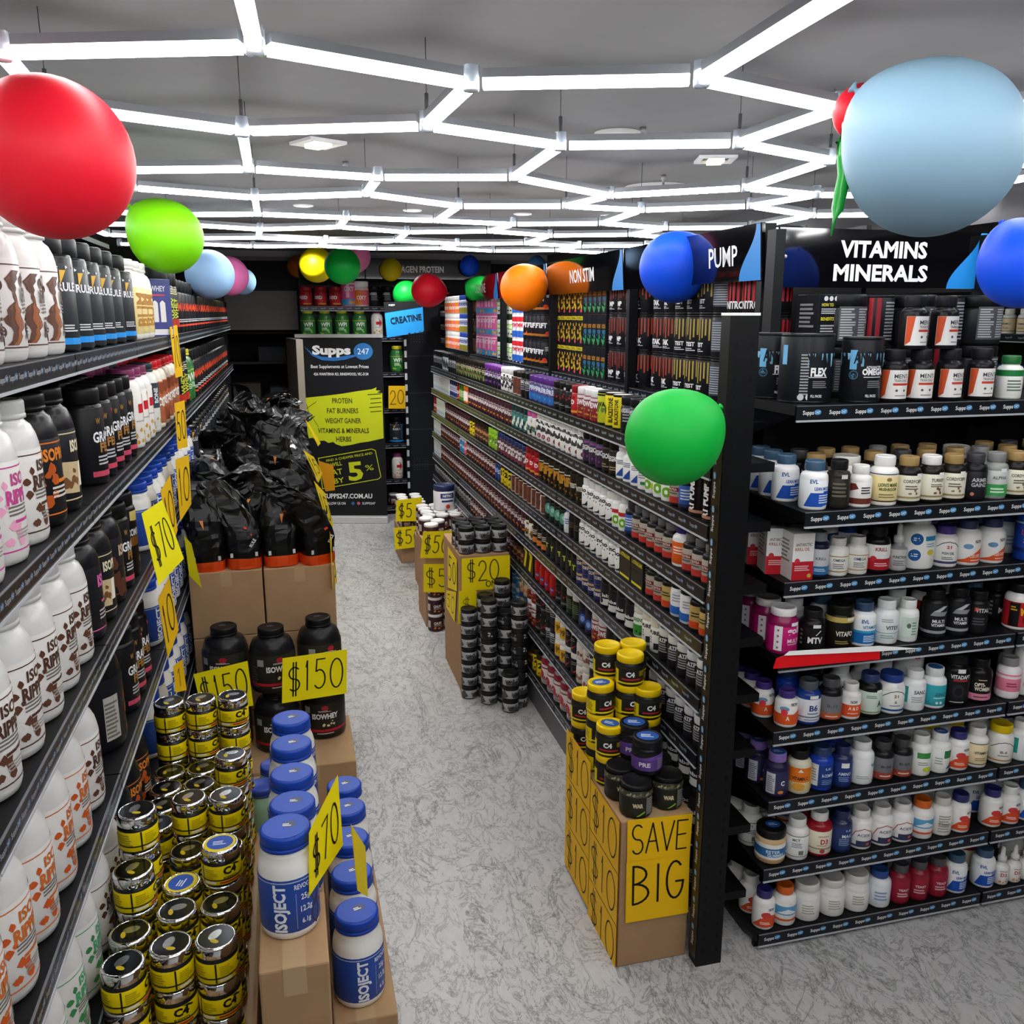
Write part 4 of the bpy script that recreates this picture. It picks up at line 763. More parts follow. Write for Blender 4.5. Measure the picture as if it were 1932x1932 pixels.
rk('jar_mstripe', BT, 'jar', .04, .128, '#3c2230', '#22346c', 'maroon and white striped jar with blue lid', [aS(-.1, .02, .1, .1, 24, '#dcd4d4', 3, .16), aT('WHEY', 0, .07, .016, '#efe8e8', .05, .04), aR(-.12, .012, .12, .03, '#6a2c3c')], '#54303f', cat='jar')
rk('jar_lime', BT, 'jar', .04, .128, '#8cc028', '#9cd038', 'lime green jar', [aS(-.08, .02, .08, .08, 14, '#e4ecd0', 3, .2), lines(0, .06, .05, .04, 4, '#3a5018', 3)], '#8cbc34', cat='jar')
rk('jar_brown', BT, 'jar', .042, .13, '#3c2418', '#241812', 'brown jar with copper lettering', [aT('CREAM', 0, .068, .018, '#c88c5c', .06, .04), aS(-.05, .014, .05, .05, 9, '#7c4a2c', 3, .25), lines(0, .03, .05, .012, 2, '#b89070')], '#4a2e20', cat='jar')
rk('jar_yellow', BT, 'jar', .042, .13, '#d8c01c', '#26241a', 'yellow jar with black lettering', [aT('12', 0, .07, .03, '#1c1c16', .05, .05), aS(-.05, .014, .05, .045, 6, '#2a2818', 3, .3)], '#dcc420', cat='jar')
rk('bot_goldred', PB, 'bot', .034, .14, '#171614', '#4a4638', 'black bottle with gold and red label', [aR(-.11, .014, .11, .036, '#c8401c'), lines(0, .06, .045, .02, 2, '#3c3420', 3)], '#b89a58')
rk('bot_wblue', PB, 'jar', .036, .135, '#eceef0', '#141416', 'white and blue bottle with black lid', [aR(-.12, .012, .12, .04, '#2460b4'), lines(.01, .07, .04, .03, 3, '#a0a4a8', 3), aP([(-.05, .05), (-.01, .04), (-.05, .03)], '#2460b4')], '#e4e6e8', cat='bottle')
rk('bot_blk', PB, 'jar', .036, .135, '#121214', '#0e0e10', 'matt black bottle', [lines(0, .06, .04, .03, 3, '#4c4438', 3)], '#191919', cat='bottle')
rk('bot_bwhite', PB, 'bot', .034, .13, '#e8eaee', '#1e56b8', 'white bottle with bright blue cap', [lines(0, .06, .04, .03, 3, '#5c78b0', 3)], '#e4e8ee')
rk('jar_tealblk', BT, 'jar', .04, .13, '#17211f', '#101614', 'black jar with pale teal face', [aE(0, .055, .026, .028, '#5c9a8c'), aE(.004, .06, .012, .012, '#9ad0c0')], '#1e2c29', cat='jar')
rk('bot_navy', PB, 'bot', .034, .135, '#1c2c6c', '#182458', 'navy bottle', [lines(0, .06, .045, .03, 3, '#c8d4ec', 3)], '#24408c')
rk('bot_blue', PB, 'jar', .045, .14, '#e6e8ea', '#eceeee', 'white lidded bottle with sky blue label', [lines(0, .05, .05, .02, 2, '#d8e8f4', 3)], '#3c86c4', cat='bottle')
rk('bot_coral', PB, 'jar', .038, .14, '#ecebea', '#eeeeec', 'white lidded bottle with coral pink label', [lines(0, .05, .04, .02, 2, '#f8dce0', 3)], '#d85a6c', cat='bottle')
rk('pouch_blk', BT, 'box', .06, .13, '#1a1b1d', None, 'black pack with yellow lettering', [aT('L-CITRULLINE', 0, .1, .014, '#d8cc2c', .1, .04), aR(-.05, .01, .05, .02, '#e0d02c')], '#1c1c1e', d=.03, cat='pack')
rk('bot_bwcap', BT, 'jar', .036, .12, '#131316', '#e2e2e0', 'black jar with white lid', [lines(0, .055, .045, .045, 5, '#9a9a9e', 3), aT('ATP', 0, .08, .014, '#d8d8da', .035, .04)], '#1a1a1d', cat='jar')
rk('bot_wblk', BT, 'jar', .037, .13, '#e8e8e6', '#e2e2e0', 'white jar with black wording', [aT('PURE', 0, .08, .014, '#222', .045, .04), aR(.0, .015, .04, .04, '#26262a'), lines(-.02, .05, .03, .03, 3, '#888', 3)], '#e4e4e2', cat='jar')
rk('jar_greenw2', BT, 'jar', .042, .13, '#e6e8e4', '#e8e8e6', 'white jar with green lower band', [aR(-.13, .012, .13, .055, '#3a8c34'), aS(-.02, .012, .05, .04, 4, '#232823', 3, .3), aT('GREENS', 0, .075, .014, '#3a8c34', .05, .03)], '#e4e8e0', cat='jar')
rk('jar_blkw', BT, 'jar', .045, .14, '#1b1b1e', '#111214', 'black jar with white lower band', [aR(-.14, .012, .14, .04, '#d4d4d2'), aT('labs', 0, .055, .014, '#e8e8e8', .05, .03), aE(-.03, .03, .012, .012, '#222')], '#222225', cat='jar')
rk('can_bg', BT, 'can', .038, .075, '#1a2450', '#b8986a', 'short navy and gold can', [aR(-.12, .045, .12, .055, '#c8a868'), aT('CORE', 0, .03, .014, '#e4dccc', .05, .04)], '#22306c', cat='can')
rk('jar_blkT', BT, 'jar', .04, .135, '#17191a', '#141617', 'charcoal jar with green letter T', [aT('T', .0, .06, .024, '#b8c83c', .022, .05), aT('T', -.06, .06, .024, '#4c8c94', .022, .05)], '#232627', cat='jar')
rk('jar_orgblk', BT, 'jar', .04, .135, '#181614', '#131211', 'black jar with orange lower band', [aR(-.12, .012, .12, .042, '#c87430'), lines(0, .07, .04, .03, 3, '#c8c0b0', 3)], '#201d1a', cat='jar')
rk('jar_wgold', BT, 'jar', .038, .128, '#e0dcd0', '#3a2c22', 'white jar with gold and black flecks', [aS(-.11, .015, .11, .1, 26, '#8a6a34', 3, .18), aS(-.11, .015, .11, .1, 14, '#2a2622', 7, .16)], '#dcd8cc', cat='jar')
rk('jar_npurp', BT, 'jar', .044, .13, '#1c1c30', '#16161a', 'dark purple jar with blue swirl', [aE(.0, .05, .022, .024, '#3c5ca8'), aE(.0, .05, .012, .014, '#8ca8dc')], '#28263e', cat='jar')
rk('jar_dkgreen', BT, 'jar', .044, .13, '#1c2418', '#e0e0dc', 'dark green jar with white lid', [lines(0, .06, .05, .05, 5, '#5c6c50', 3)], '#26301f', cat='jar')
rk('shaker', 'shaker_bottle', 'tub', .045, .15, '#a8101c', '#8c0c16', 'glossy red shaker bottle', [aE(0, .04, .014, .01, '#3c5cb0'), lines(0, .04, .024, .006, 1, '#e8dce0')], None, cat='shaker bottle', v0=.01, v1=.08)
rk('pouch_yel', BT, 'box', .05, .14, '#1a1a18', None, 'black pack with yellow bands', [aP([(-.04, .02), (.0, .02), (.04, .12), (.0, .12)], '#d8c024'), aT('FUEL', 0, .12, .016, '#e8dc40', .06, .04)], '#d8c024', d=.03, cat='pack')
rk('can_99', BT, 'jar', .04, .118, '#e6e4de', '#e6e4de', 'white and yellow can with number', [aR(-.12, .012, .12, .07, '#d8a41c'), aT('99', 0, .04, .03, '#6a4a10', .04, .05)], '#e2ddcf', cat='can')
rk('can_tick', BT, 'jar', .042, .118, '#131315', '#dcdcda', 'black can with white rim and red tick', [aP([(-.01, .03), (.0, .022), (.03, .05), (.0, .03)], '#c8302c'), lines(0, .07, .04, .02, 2, '#77787c', 3)], '#1a1a1c', cat='can')
rk('jar_wbrown', BT, 'jar', .042, .118, '#e0ddd6', '#d8d4cc', 'white jar with brown figure', [aS(-.03, .015, .03, .06, 8, '#8a5a40', 3, .3), aS(-.04, .06, .04, .075, 4, '#4c8c3c', 6, .3)], '#d8d4ca', cat='jar')
rk('jar_col', BT, 'jar', .042, .118, '#c8a858', '#284888', 'colourful jar with peach and blue label', [aS(-.12, .015, .12, .08, 20, '#d87c5c', 3, .22), aS(-.12, .015, .12, .08, 12, '#3c6ca8', 6, .2)], '#dcbc8c', cat='jar')
rk('jar_sky', BT, 'jar', .042, .118, '#4c8cb4', '#c8d8e0', 'sky blue jar with pale lid', [aS(-.12, .015, .12, .08, 16, '#a8d0e0', 3, .2), aR(-.12, .06, .12, .068, '#e8f0f4')], '#4c90bc', cat='jar')
rk('jar_rlid', BT, 'jar', .055, .15, '#c8c4c0', '#8c1c34', 'white jar with white lid and crimson rim', [aE(-.02, .06, .024, .024, '#b82838'), aT('BEAM', .02, .04, .02, '#9c2438', .06, .04), lines(.02, .02, .06, .014, 2, '#6c5c5c', 3), aR(-.16, .095, .16, .102, '#8c2438')], '#d2cecb', cat='jar', top=[aE(0, 0, .05, .05, '#ecebe8', 20)])
# ---- end display
EB = 'pill_bottle'
def ek(key, shape, r, h, body, lid, desc, art, lab, name=EB, **kw): K(key, name, shape, r, h, body, lid, desc, art, lab=lab, **kw)
am = lambda t1, t2, t3: [[aP([(-.2 + q * .021, .155), (-.188 + q * .021, .155), (-.192 + q * .021 + .004 * ((q * 5) % 3), .115 + .01 * ((q * 7) % 4)), (-.196 + q * .021, .115 + .01 * ((q * 3) % 4))], '#6ba4c4' if q % 3 else '#8cc0dc') for q in range(20)], aR(-.062, .105, -.04, .165, '#6fb0dc'), aT('ANIMAL', .0, .142, .036, '#14161c', .1, .03), aT(t1, .012, .098, .024 if not t3 else .018, '#eeeeee', .05 if not t3 else .07, .05), lines(.012, .082, .06, .005, 1, '#d8d8d8'), lines(.02, .06, .05, .024, 4, '#7c7c80', 3), aT('PILL PACKS', .008, .024, .008, '#e0e0e0', .034, .03), aE(-.048, .088, .014, .014, '#3f6f8c', 18), aE(-.048, .088, .0115, .0115, '#16222a', 18), lines(-.048, .088, .016, .009, 2, '#5c9cc0')] + ([aT(t3, .012, .112, .009, '#e0e0e0', .05, .03)] if t3 else [])
ek('flex', 'can', .068, .215, '#15161a', '#9a9a9c', 'tall black and blue can reading flex', am('FLEX', '', ''), '#17181d', name='supplement_can', cat='can', seg=32)
ek('omega', 'can', .062, .205, '#15161a', '#9a9a9c', 'black and blue can reading omega', am('OMEGA', '', 'ADVANCED'), '#17181d', name='supplement_can', cat='can', seg=32)
ek('animal_side', 'can', .066, .215, '#15161a', '#9a9a9c', 'black and blue can turned to its small print', [aR(-.09, .12, -.07, .18, '#6fb0dc'), lines(.0, .09, .05, .13, 14, '#9a9a9e', 3), aR(.062, .1, .085, .18, '#6fb0dc'), aE(.08, .08, .014, .014, '#3f6f8c'), aE(-.02, .02, .01, .01, '#c8c8c8'), aE(.005, .02, .01, .01, '#c8c8c8')], '#17181d', name='supplement_can', cat='can', seg=32)
ek('facts', 'jar', .075, .168, '#17181c', '#101114', 'tall black tub showing grey nutrition panel', [aR(-.06, .02, .06, .13, '#44464c'), lines(-.03, .075, .05, .1, 12, '#a8aaae', 3), lines(.03, .075, .05, .1, 12, '#a8aaae', 5)], '#1c1d22', name='supplement_tub', cat='tub')
ek('facts_yel', 'box', .045, .168, '#15161c', None, 'black carton with yellow headed small print', [aT('HOW TO', -.012, .135, .01, '#d8d030', .045, .02), lines(0, .115, .07, .02, 3, '#b8b8bc', 3), aT('BENEFITS', -.01, .09, .01, '#d8d030', .05, .02), lines(0, .05, .07, .045, 5, '#a8a8ac', 5), aE(-.02, .155, .008, .008, '#d0d0d0'), aE(.0, .155, .008, .008, '#d0d0d0'), aE(.02, .155, .008, .008, '#d0d0d0')], '#3a3a40', name='supplement_carton', cat='box', d=.06)
ek('facts_red', 'can', .06, .168, '#15151a', '#8a8a8c', 'black can with red bands showing small print', [aR(-.06, .01, -.045, .158, '#a82430'), aR(-.035, .01, -.02, .158, '#8c1c28'), lines(.03, .083, .07, .13, 12, '#8c8e94', 3)], '#191a1f', name='supplement_can', cat='can')
ek('mens', 'bot', .042, .165, '#141416', '#1e1e22', 'black bottle with white and orange label', [aP([(-.048, .012), (-.03, .022), (-.02, .1), (-.048, .1)], '#d2552c'), aT('MEN\'S', .018, .082, .013, '#3a3a3e', .046, .01), aT('TRAIN DAILY', .018, .068, .008, '#55555a', .046, .01), aR(-.006, .054, .042, .06, '#c8402c'), aE(.006, .038, .004, .004, '#55555a'), aE(.028, .038, .004, .004, '#55555a'), lines(.018, .022, .04, .006, 1, '#888')], None, lr=.032, lh=.035, v0=.012, v1=.1)
KINDS['mens'].parts['label'] = None
mb_ = MB(); r_ = .0425
emboss(mb_, [aP([(-.05, .012), (.05, .012), (.05, .102), (-.05, .102)], '#ecebe6')], cyl(r_), .008)
emboss(mb_, [aP([(-.0495, .0125), (-.034, .024), (-.024, .1015), (-.0495, .1015)], '#d2552c'), aT('MEN\'S', .014, .083, .013, '#3a3a3e', .048, .01), aT('TRAIN DAILY', .014, .069, .008, '#55555a', .048, .01), aR(-.012, .054, .042, .061, '#c8402c'), aE(.0, .038, .004, .004, '#55555a'), aE(.026, .038, .004, .004, '#55555a'), lines(.016, .022, .04, .006, 1, '#888')], cyl(r_ + .0004), .008)
KINDS['mens'].parts['label'] = mb_.mesh('pill_bottle_label')
ek('greencap', 'bot', .04, .14, '#eef0ea', '#1c6a34', 'white bottle with dark green cap and green top band', [aR(-.13, .075, .13, .095, '#1f7a3c'), lines(0, .045, .055, .04, 4, '#6a7a6c', 3)], '#eef0ea')
ek('evl', 'bot', .042, .15, '#f4f5f6', '#3f5e7a', 'white bottle with blue lower label and patterned cap', [aR(.02, .015, .07, .06, '#1d52b4'), aR(-.02, .012, .021, .055, '#1d52b4'), aP([(-.04, .012), (-.02, .012), (-.02, .055)], '#1d52b4'), aT('EVL', -.012, .09, .012, '#2c5c9c', .024, .03), aT('LEAN MODE', .018, .068, .01, '#1d52b4', .055, .03), lines(.03, .036, .05, .03, 4, '#d0e0f4', 3)], '#f1f3f5')
ek('evl_teal', 'bot', .042, .15, '#f4f5f6', '#2f4a6a', 'white bottle with teal blue lower label and patterned cap', [aR(-.14, .012, .14, .05, '#1d6fb8'), aR(-.14, .05, .14, .058, '#38a0c8'), aT('EVL', -.012, .09, .012, '#2c5c9c', .024, .03), aT('VITAMODE', .01, .07, .011, '#2c6c9c', .058, .02), lines(.01, .03, .05, .025, 4, '#cfe4f4', 3)], '#eef2f5')
ek('darkbot', 'bot', .036, .15, '#1f1c18', '#161616', 'dark brown glass bottle with black cap', [lines(0, .06, .05, .05, 4, '#6a6456', 3), aR(.0, .095, .02, .108, '#d8d8d8')], '#2a2721')
ek('smallbrown', 'bot', .036, .13, '#f2f1ee', '#f2f1ee', 'small white bottle with brown label', [aR(-.12, .012, .12, .03, '#6a2c20'), aP([(-.04, .05), (-.01, .06), (-.02, .076), (-.04, .076)], '#7c3428'), lines(.015, .055, .035, .025, 3, '#3a3430', 3)], '#f0eeea')
ek('cream', 'bot', .044, .155, '#f5f4f0', '#f2f2ef', 'white bottle with cream mushroom label', [aR(-.14, .014, .14, .018, '#3a3428'), aR(-.14, .1, .14, .103, '#3a3428'), aT("LION'S MANE", .0, .068, .011, '#55642c', .062, .03), aT('MUSHROOM', 0, .054, .009, '#55642c', .055, .03), lines(0, .033, .055, .016, 2, '#8c8054', 3), aE(0, .085, .008, .006, '#8c7a48')], '#ecd9a0')
ek('goldcap', 'bot', .041, .15, '#17140f', '#a88a58', 'black bottle with cream label and gold cap', [aR(-.13, .02, .13, .026, '#9c8a5c'), aT('CORDYCEPS', 0, .075, .01, '#3c3628', .06, .02), lines(0, .055, .045, .016, 2, '#6a6250', 3), aS(-.01, .035, .02, .05, 4, '#8a6a44', 5, .4), aR(.01, .09, .03, .1, '#f4f4f4')], '#e9e5d2')
ek('turkey', 'bot', .041, .15, '#17140f', '#f0f0ee', 'black bottle with cream label and white cap', [aR(-.13, .02, .13, .026, '#9c8a5c'), aT('TURKEY', .005, .075, .01, '#3c3628', .045, .02), lines(.005, .058, .045, .012, 2, '#6a6250', 3), aS(-.005, .033, .02, .05, 5, '#6a4a34', 5, .4), aR(.005, .09, .025, .1, '#f4f4f4')], '#e9e5d2')
ek('armor', 'bot', .039, .15, '#151518', '#3c3c40', 'black bottle with grey lettering and grey cap', [aT('ARMR', .0, .068, .012, '#b8b8bc', .05, .03), aT('GAINZ', .0, .052, .012, '#b8b8bc', .05, .03), aE(-.02, .022, .006, .006, '#c87c5c')], '#202024')
ek('clear', 'bot', .039, .15, '#8e9490', '#8a8a8a', 'clear bottle with green lower label and grey cap', [aR(-.13, .012, .13, .05, '#3f9a54'), aT('ALPHA', .0, .072, .01, '#5c5c60', .045, .02), lines(0, .03, .05, .02, 2, '#d0ecd4', 3), aR(.0, .09, .02, .102, '#f2f2f2')], '#c4c8c4')
ek('krill', 'box', .037, .155, '#f0efec', None, 'white and red krill oil carton', [aR(-.037, .0, .037, .062, '#c0202c'), aT('ANTARCTIC', 0, .118, .01, '#4a3a34', .056, .01), aT('KRILL OIL', -.004, .103, .01, '#b03038', .05, .01), aE(-.02, .064, .009, .009, '#c8303a'), lines(.0, .04, .056, .02, 3, '#e8b8b8', 3), aE(.024, .014, .007, .007, '#c8b83c')], '#c0202c', name='supplement_carton', cat='box', d=.05)
ek('navygrey', 'bot', .034, .15, '#1a2038', '#8c8e92', 'navy bottle with silver cap and pale blue label', [aR(-.11, .012, .11, .04, '#2f6ea8'), lines(0, .028, .04, .012, 2, '#c8dcec', 3), aT('KRILL', .0, .066, .009, '#5c6068', .035, .02)], '#c9ccd2')
ek('patcap', 'bot', .036, .125, '#f3f1ea', '#d8d6d0', 'small cream bottle with speckled cap', [aR(-.12, .066, .12, .069, '#b89048'), aR(-.12, .016, .12, .019, '#b89048'), aT('OMEGA', .0, .055, .009, '#3c4c6c', .04, .02), lines(0, .035, .04, .02, 3, '#8c8c8c', 3)], '#f0eee6')
ek('krillbot', 'bot', .042, .155, '#131214', '#141416', 'black bottle with white and red krill label', [aR(-.13, .012, .13, .05, '#b81e2c'), aE(-.02, .05, .01, .009, '#c83038'), aT('KRILL', .005, .082, .012, '#a83038', .04, .02), lines(.01, .03, .05, .014, 2, '#ecc4c4', 3)], '#ecebe8')
ek('dropper', 'drop', .03, .16, '#8a8c8e', '#d9d9d4', 'grey dropper bottle with pale label', [aT('FUNCTION', 0, .05, .009, '#4a4a4c', .045, .03), lines(0, .03, .04, .02, 3, '#77777a', 3)], '#c4c4c2', name='dropper_bottle')
ek('bigwhite', 'bot', .058, .19, '#f3f3ef', '#e6e6e2', 'big white bottle with two round blue stickers', [aE(-.022, .105, .02, .02, '#1f5c9c', 20), aE(-.026, .05, .02, .02, '#1f5c9c', 20), lines(-.022, .105, .022, .014, 2, '#e0ecf8', 3), lines(-.026, .05, .022, .014, 2, '#e0ecf8', 4), aR(.005, .1, .05, .116, '#2f8cb4'), lines(.03, .085, .04, .016, 2, '#8cb4c8', 3), aE(.028, .06, .014, .01, '#d8c43c')], '#f1f1ec', lr=.04)
ek('purpcap', 'bot', .042, .14, '#f2f1ec', '#4b3a84', 'white bottle with purple cap and navy band', [aR(-.14, .014, .14, .022, '#3a3a6c'), rib([(-.04, .07), (-.02, .085), (.0, .09), (.02, .085), (.04, .07)], .0025, '#333a4c'), aT('FISH OIL', 0, .05, .009, '#3c3c48', .04, .02), lines(0, .033, .04, .012, 2, '#77777c', 3), aT('21', 0, .072, .01, '#c83038', .016, .03)], '#f2f1ec')
nowart = lambda t_: [aP([(-.06, .012), (.06, .012), (.06, .07), (.02, .05), (-.02, .025)], '#e05826'), aT('NOW', .022, .085, .011, '#3a3a40', .026, .03), aE(-.012, .068, .016, .009, '#6f9cc4'), aT(t_, .014, .035, .011, '#fbe8dc', .04, .03), lines(.018, .02, .04, .007, 1, '#f8d8c4')]
ek('now_cod', 'bot', .045, .155, '#f3f2ee', '#2a3358', 'white and orange bottle with navy cap', nowart('COD LIVER'), '#f2f1ed')
ek('tallblue', 'can', .04, .172, '#1a3f9c', '#d0d4dc', 'tall blue can with red lettering', [aT('LINEUP', .0, .1, .018, '#c84058', .07, .04), lines(0, .07, .05, .02, 2, '#c8d4f0', 3), aR(-.13, .03, .13, .045, '#12296c'), aR(-.13, .13, .13, .136, '#c8d0e0')], '#1f49ac', cat='can', name='supplement_can')
ek('goli', 'bot', .05, .155, '#8c1450', '#f4f2f0', 'magenta gummy bottle with white cap', [aR(-.045, .016, -.018, .1, '#efe9ee'), aT('goli', .022, .082, .022, '#f8e8f0', .05, .03), aT('MULTI', .022, .05, .012, '#f4dce8', .046, .03), lines(.02, .038, .04, .006, 1, '#e8b8d0'), aR(.01, .1, .04, .112, '#f2f2f2'), [aE(-.032, .026 + q * .02, .004, .004, '#8a6a7c', 8) for q in range(4)]], '#c01c70', lr=.042, lh=.026)
ek('mty', 'bot', .043, .14, '#101013', '#1a1a1c', 'black bottle with white brush lettering', [aT('MTV', .004, .042, .02, '#e8e8ea', .05, .04), aR(-.006, .085, .02, .096, '#e8e8e8'), lines(-.045, .05, .012, .06, 4, '#77777a', 3), rib([(.005, .06), (.02, .075)], .003, '#d8d8d8')], '#151517')
ek('vitafo', 'jar', .045, .15, '#14130f', '#141412', 'black jar with gold neck band', [aR(-.14, .094, .14, .112, '#c8b060'), aT('VITAFO', .005, .055, .016, '#ecead8', .06, .03), lines(0, .025, .05, .014, 2, '#9a8a54', 3), aR(.01, .1, .04, .11, '#e8e8e0')], '#1b1913', lh=.032)
ek('vitex', 'bot', .042, .15, '#eef0f0', '#eaecec', 'white bottle with green grey lettering', [aT('VITEX', .015, .06, .013, '#33504c', .05, .03), aR(-.13, .04, .13, .0425, '#7cb8a4'), lines(0, .028, .05, .014, 2, '#88a8a4', 3), lines(0, .085, .05, .014, 2, '#a8b0b0', 5)], '#e6eceb')
ek('whgreen', 'bot', .037, .145, '#eef0ec', '#eceee9', 'white bottle with pale green panel', [aR(-.03, .02, .03, .09, '#cfe0d2'), aE(-.005, .06, .007, .009, '#5c7064'), lines(.015, .05, .02, .05, 5, '#7c9484', 3)], '#e9ede8')
ek('multi', 'jar', .041, .172, '#151517', '#131315', 'black bottle with silver multivitamin lettering', [aP([(-.02, .1), (.01, .12), (.03, .12), (.0, .1)], '#b8babc'), aP([(-.03, .085), (.02, .085), (.035, .1), (-.02, .1)], '#8c8e92'), aT('MULTI', .0, .066, .011, '#e4e4e6', .042, .03), aT('VITAMIN', .0, .052, .01, '#e4e4e6', .048, .03), aR(-.13, .022, .13, .032, '#9a9ca0')], '#1c1c1f', lr=.03, lh=.034)
ek('vitalva', 'jar', .037, .155, '#131315', '#121214', 'slim black bottle with red and white lettering', [aT('VITAL', .008, .09, .014, '#c8c8cc', .05, .03), aR(-.02, .086, -.008, .1, '#c8402c'), lines(0, .05, .045, .03, 3, '#4c4c50', 3)], '#19191b', lr=.03, lh=.034)
ek('mutant', 'bot', .045, .165, '#f0efec', '#131315', 'white bottle with red and black label, yellow lettering', [aR(-.14, .014, .14, .1, '#b81c24'), aR(-.045, .014, -.012, .1, '#161214'), aT('MULTI', .022, .072, .024, '#e8b41c', .06, .06, .12), lines(-.03, .08, .022, .02, 2, '#d8a824'), aR(.0, .03, .04, .05, '#7c1018')], '#b81c24')
ek('whbox', 'box', .034, .145, '#eeeae0', None, 'white carton with blue and brown print', [aR(-.034, .06, .034, .12, '#24508c'), aS(-.02, .07, .02, .11, 4, '#e4ecf4', 3, .3), lines(0, .035, .05, .03, 4, '#8a7a68', 3)], '#c8b490', name='supplement_carton', cat='box', d=.04)
ek('now_a', 'bot', .038, .125, '#f3f2ee', '#43327e', 'white and orange bottle with purple cap', nowart('A')[:3] + [aR(-.12, .012, .12, .05, '#e05826'), aT('A', 0, .035, .014, '#fbe8dc', .012, .03), aE(-.012, .056, .012, .012, '#e23a44', 7)], '#f2f1ed')
ek('b6', 'bot', .043, .15, '#1c3c8c', '#55575c', 'cobalt blue bottle with white label marked B6', [aT('B6', .005, .062, .02, '#2c3c7c', .03, .03), lines(.005, .042, .04, .008, 1, '#6a7090'), aR(-.13, .028, .13, .032, '#5c6478'), lines(0, .02, .05, .006, 1, '#8890a8'), aR(-.01, .095, .02, .107, '#f2f2f2')], '#e6e8ee')
ek('blkorg', 'bot', .04, .15, '#1b191b', '#4c4c50', 'black bottle with grey and orange label', [aR(-.13, .012, .13, .034, '#b85a34'), aT('B-12', .0, .06, .01, '#4a4a50', .036, .02), lines(0, .022, .045, .008, 1, '#e8c8b4')], '#77787c')
ek('nowad', 'bot', .035, .125, '#f4f3ef', '#f3f2ee', 'small white bottle with orange lower label', [aR(-.12, .012, .12, .055, '#e2562a'), aT('A & D', 0, .042, .012, '#fbe8dc', .036, .03), aT('NOW', .0, .066, .01, '#3a3a40', .024, .03), lines(0, .024, .04, .006, 1, '#f8d8c4'), aR(-.012, .076, .014, .086, '#f8f8f8')], '#f2f1ed')
ek('vita', 'bot', .042, .15, '#171a14', '#2a3a6c', 'dark bottle with mint label marked A', [aT('A', .018, .05, .02, '#2c3a34', .018, .04), lines(-.01, .075, .04, .012, 2, '#6c8c7c', 3), aR(-.13, .016, .13, .022, '#8c9c6c'), aR(.004, .09, .026, .1, '#f2f2f2')], '#cfe0d2')
ek('century', 'bot', .046, .14, '#f3f3f0', '#24408c', 'white bottle with blue cap and navy base band', [aR(-.14, .013, .14, .02, '#24508c'), rib([(-.045, .064), (-.02, .082), (.0, .087), (.02, .082), (.045, .064)], .0025, '#333a4c'), aT('A', 0, .046, .011, '#3a4a6c', .01, .02), lines(0, .033, .04, .007, 1, '#8890a0'), aT('21', 0, .068, .01, '#8a5a34', .016, .03), aR(.0, .1, .022, .112, '#f4f4f4')], '#f2f2ee', lr=.038)
ek('sanc', 'bot', .04, .145, '#f2f3f3', '#f0f0f0', 'white bottle with grey lettering', [aT('SANC', .005, .072, .013, '#55585c', .042, .03), lines(0, .045, .045, .024, 3, '#a8acb0', 3), aR(-.05, .03, -.035, .09, '#2f9c94')], '#f0f1f1', top=[aE(0, 0, .022, .022, '#f6f6f6')])
ek('teal', 'bot', .042, .145, '#f2f3f3', '#e8eaea', 'white bottle with teal label and blue cap sticker', [aT('ZINC', .01, .055, .011, '#1c5c64', .04, .02), lines(.01, .042, .045, .006, 1, '#c8ecec'), aE(.0, .024, .005, .005, '#d8f0f0'), aE(.014, .024, .005, .005, '#d8f0f0')], '#35a6b4', top=[aE(0, 0, .024, .024, '#2c5c9c')])
ek('vitadapt', 'bot', .05, .185, '#121214', '#121214', 'large black bottle with grey helmet emblem', [aT('VITADAPT', .005, .11, .014, '#e6e6e8', .07, .03), aR(-.02, .094, .03, .1, '#b82c34'), aE(.0, .058, .02, .024, '#2c2d30'), aE(.0, .055, .013, .016, '#19191b'), lines(0, .016, .05, .006, 1, '#c8c8c8'), aR(-.008, .125, .018, .14, '#e8e8e8')], '#19191b')
ek('opti', 'bot', .045, .16, '#121113', '#121214', 'black bottle with pink lower label', [aR(-.14, .012, .14, .036, '#e088a0'), aT('OPTI-', -.008, .07, .013, '#ece4cc', .036, .04), aT('WOMEN', .002, .054, .013, '#ece4cc', .054, .04), lines(0, .024, .05, .008, 1, '#5c3440'), lines(0, .088, .03, .006, 1, '#c8b890')], '#171517')
ek('pink', 'bot', .04, .15, '#f2ecee', '#8c8c8e', 'white bottle with rose pink label and grey cap', [aR(-.13, .012, .13, .03, '#efe6e8'), aR(-.13, .078, .13, .088, '#efe6e8'), lines(0, .055, .04, .02, 2, '#a83c5c', 3)], '#e8849c')
ek('eclipse', 'jar', .05, .2, '#f0f0ee', '#ececea', 'tall white lidded tub with magenta square sticker', [aR(-.018, .155, .004, .185, '#c03c84'), aT('1UP', -.007, .17, .01, '#f8e8f0', .014, .03), [rib([(-.05, .05 + q * .011), (.05, .075 + q * .011)], .0008, '#c8c8ca') for q in range(7)], aT('ECLIPSE', .0, .045, .014, '#d888b0', .075, .01), lines(0, .02, .04, .006, 1, '#a0a0a4')], '#eeeeec', name='supplement_tub', cat='tub', lh=.03)
ek('navywhite', 'bot', .045, .155, '#1c2430', '#2a2a2e', 'dark bottle with white and navy label', [aR(-.14, .04, .14, .075, '#2a4c94'), aT("MEN'S", .004, .065, .011, '#f0f4fa', .05, .03), aT('MULTI', .004, .05, .011, '#f0f4fa', .05, .03), lines(0, .024, .05, .012, 2, '#5c6884', 3)], '#e2e6ee')
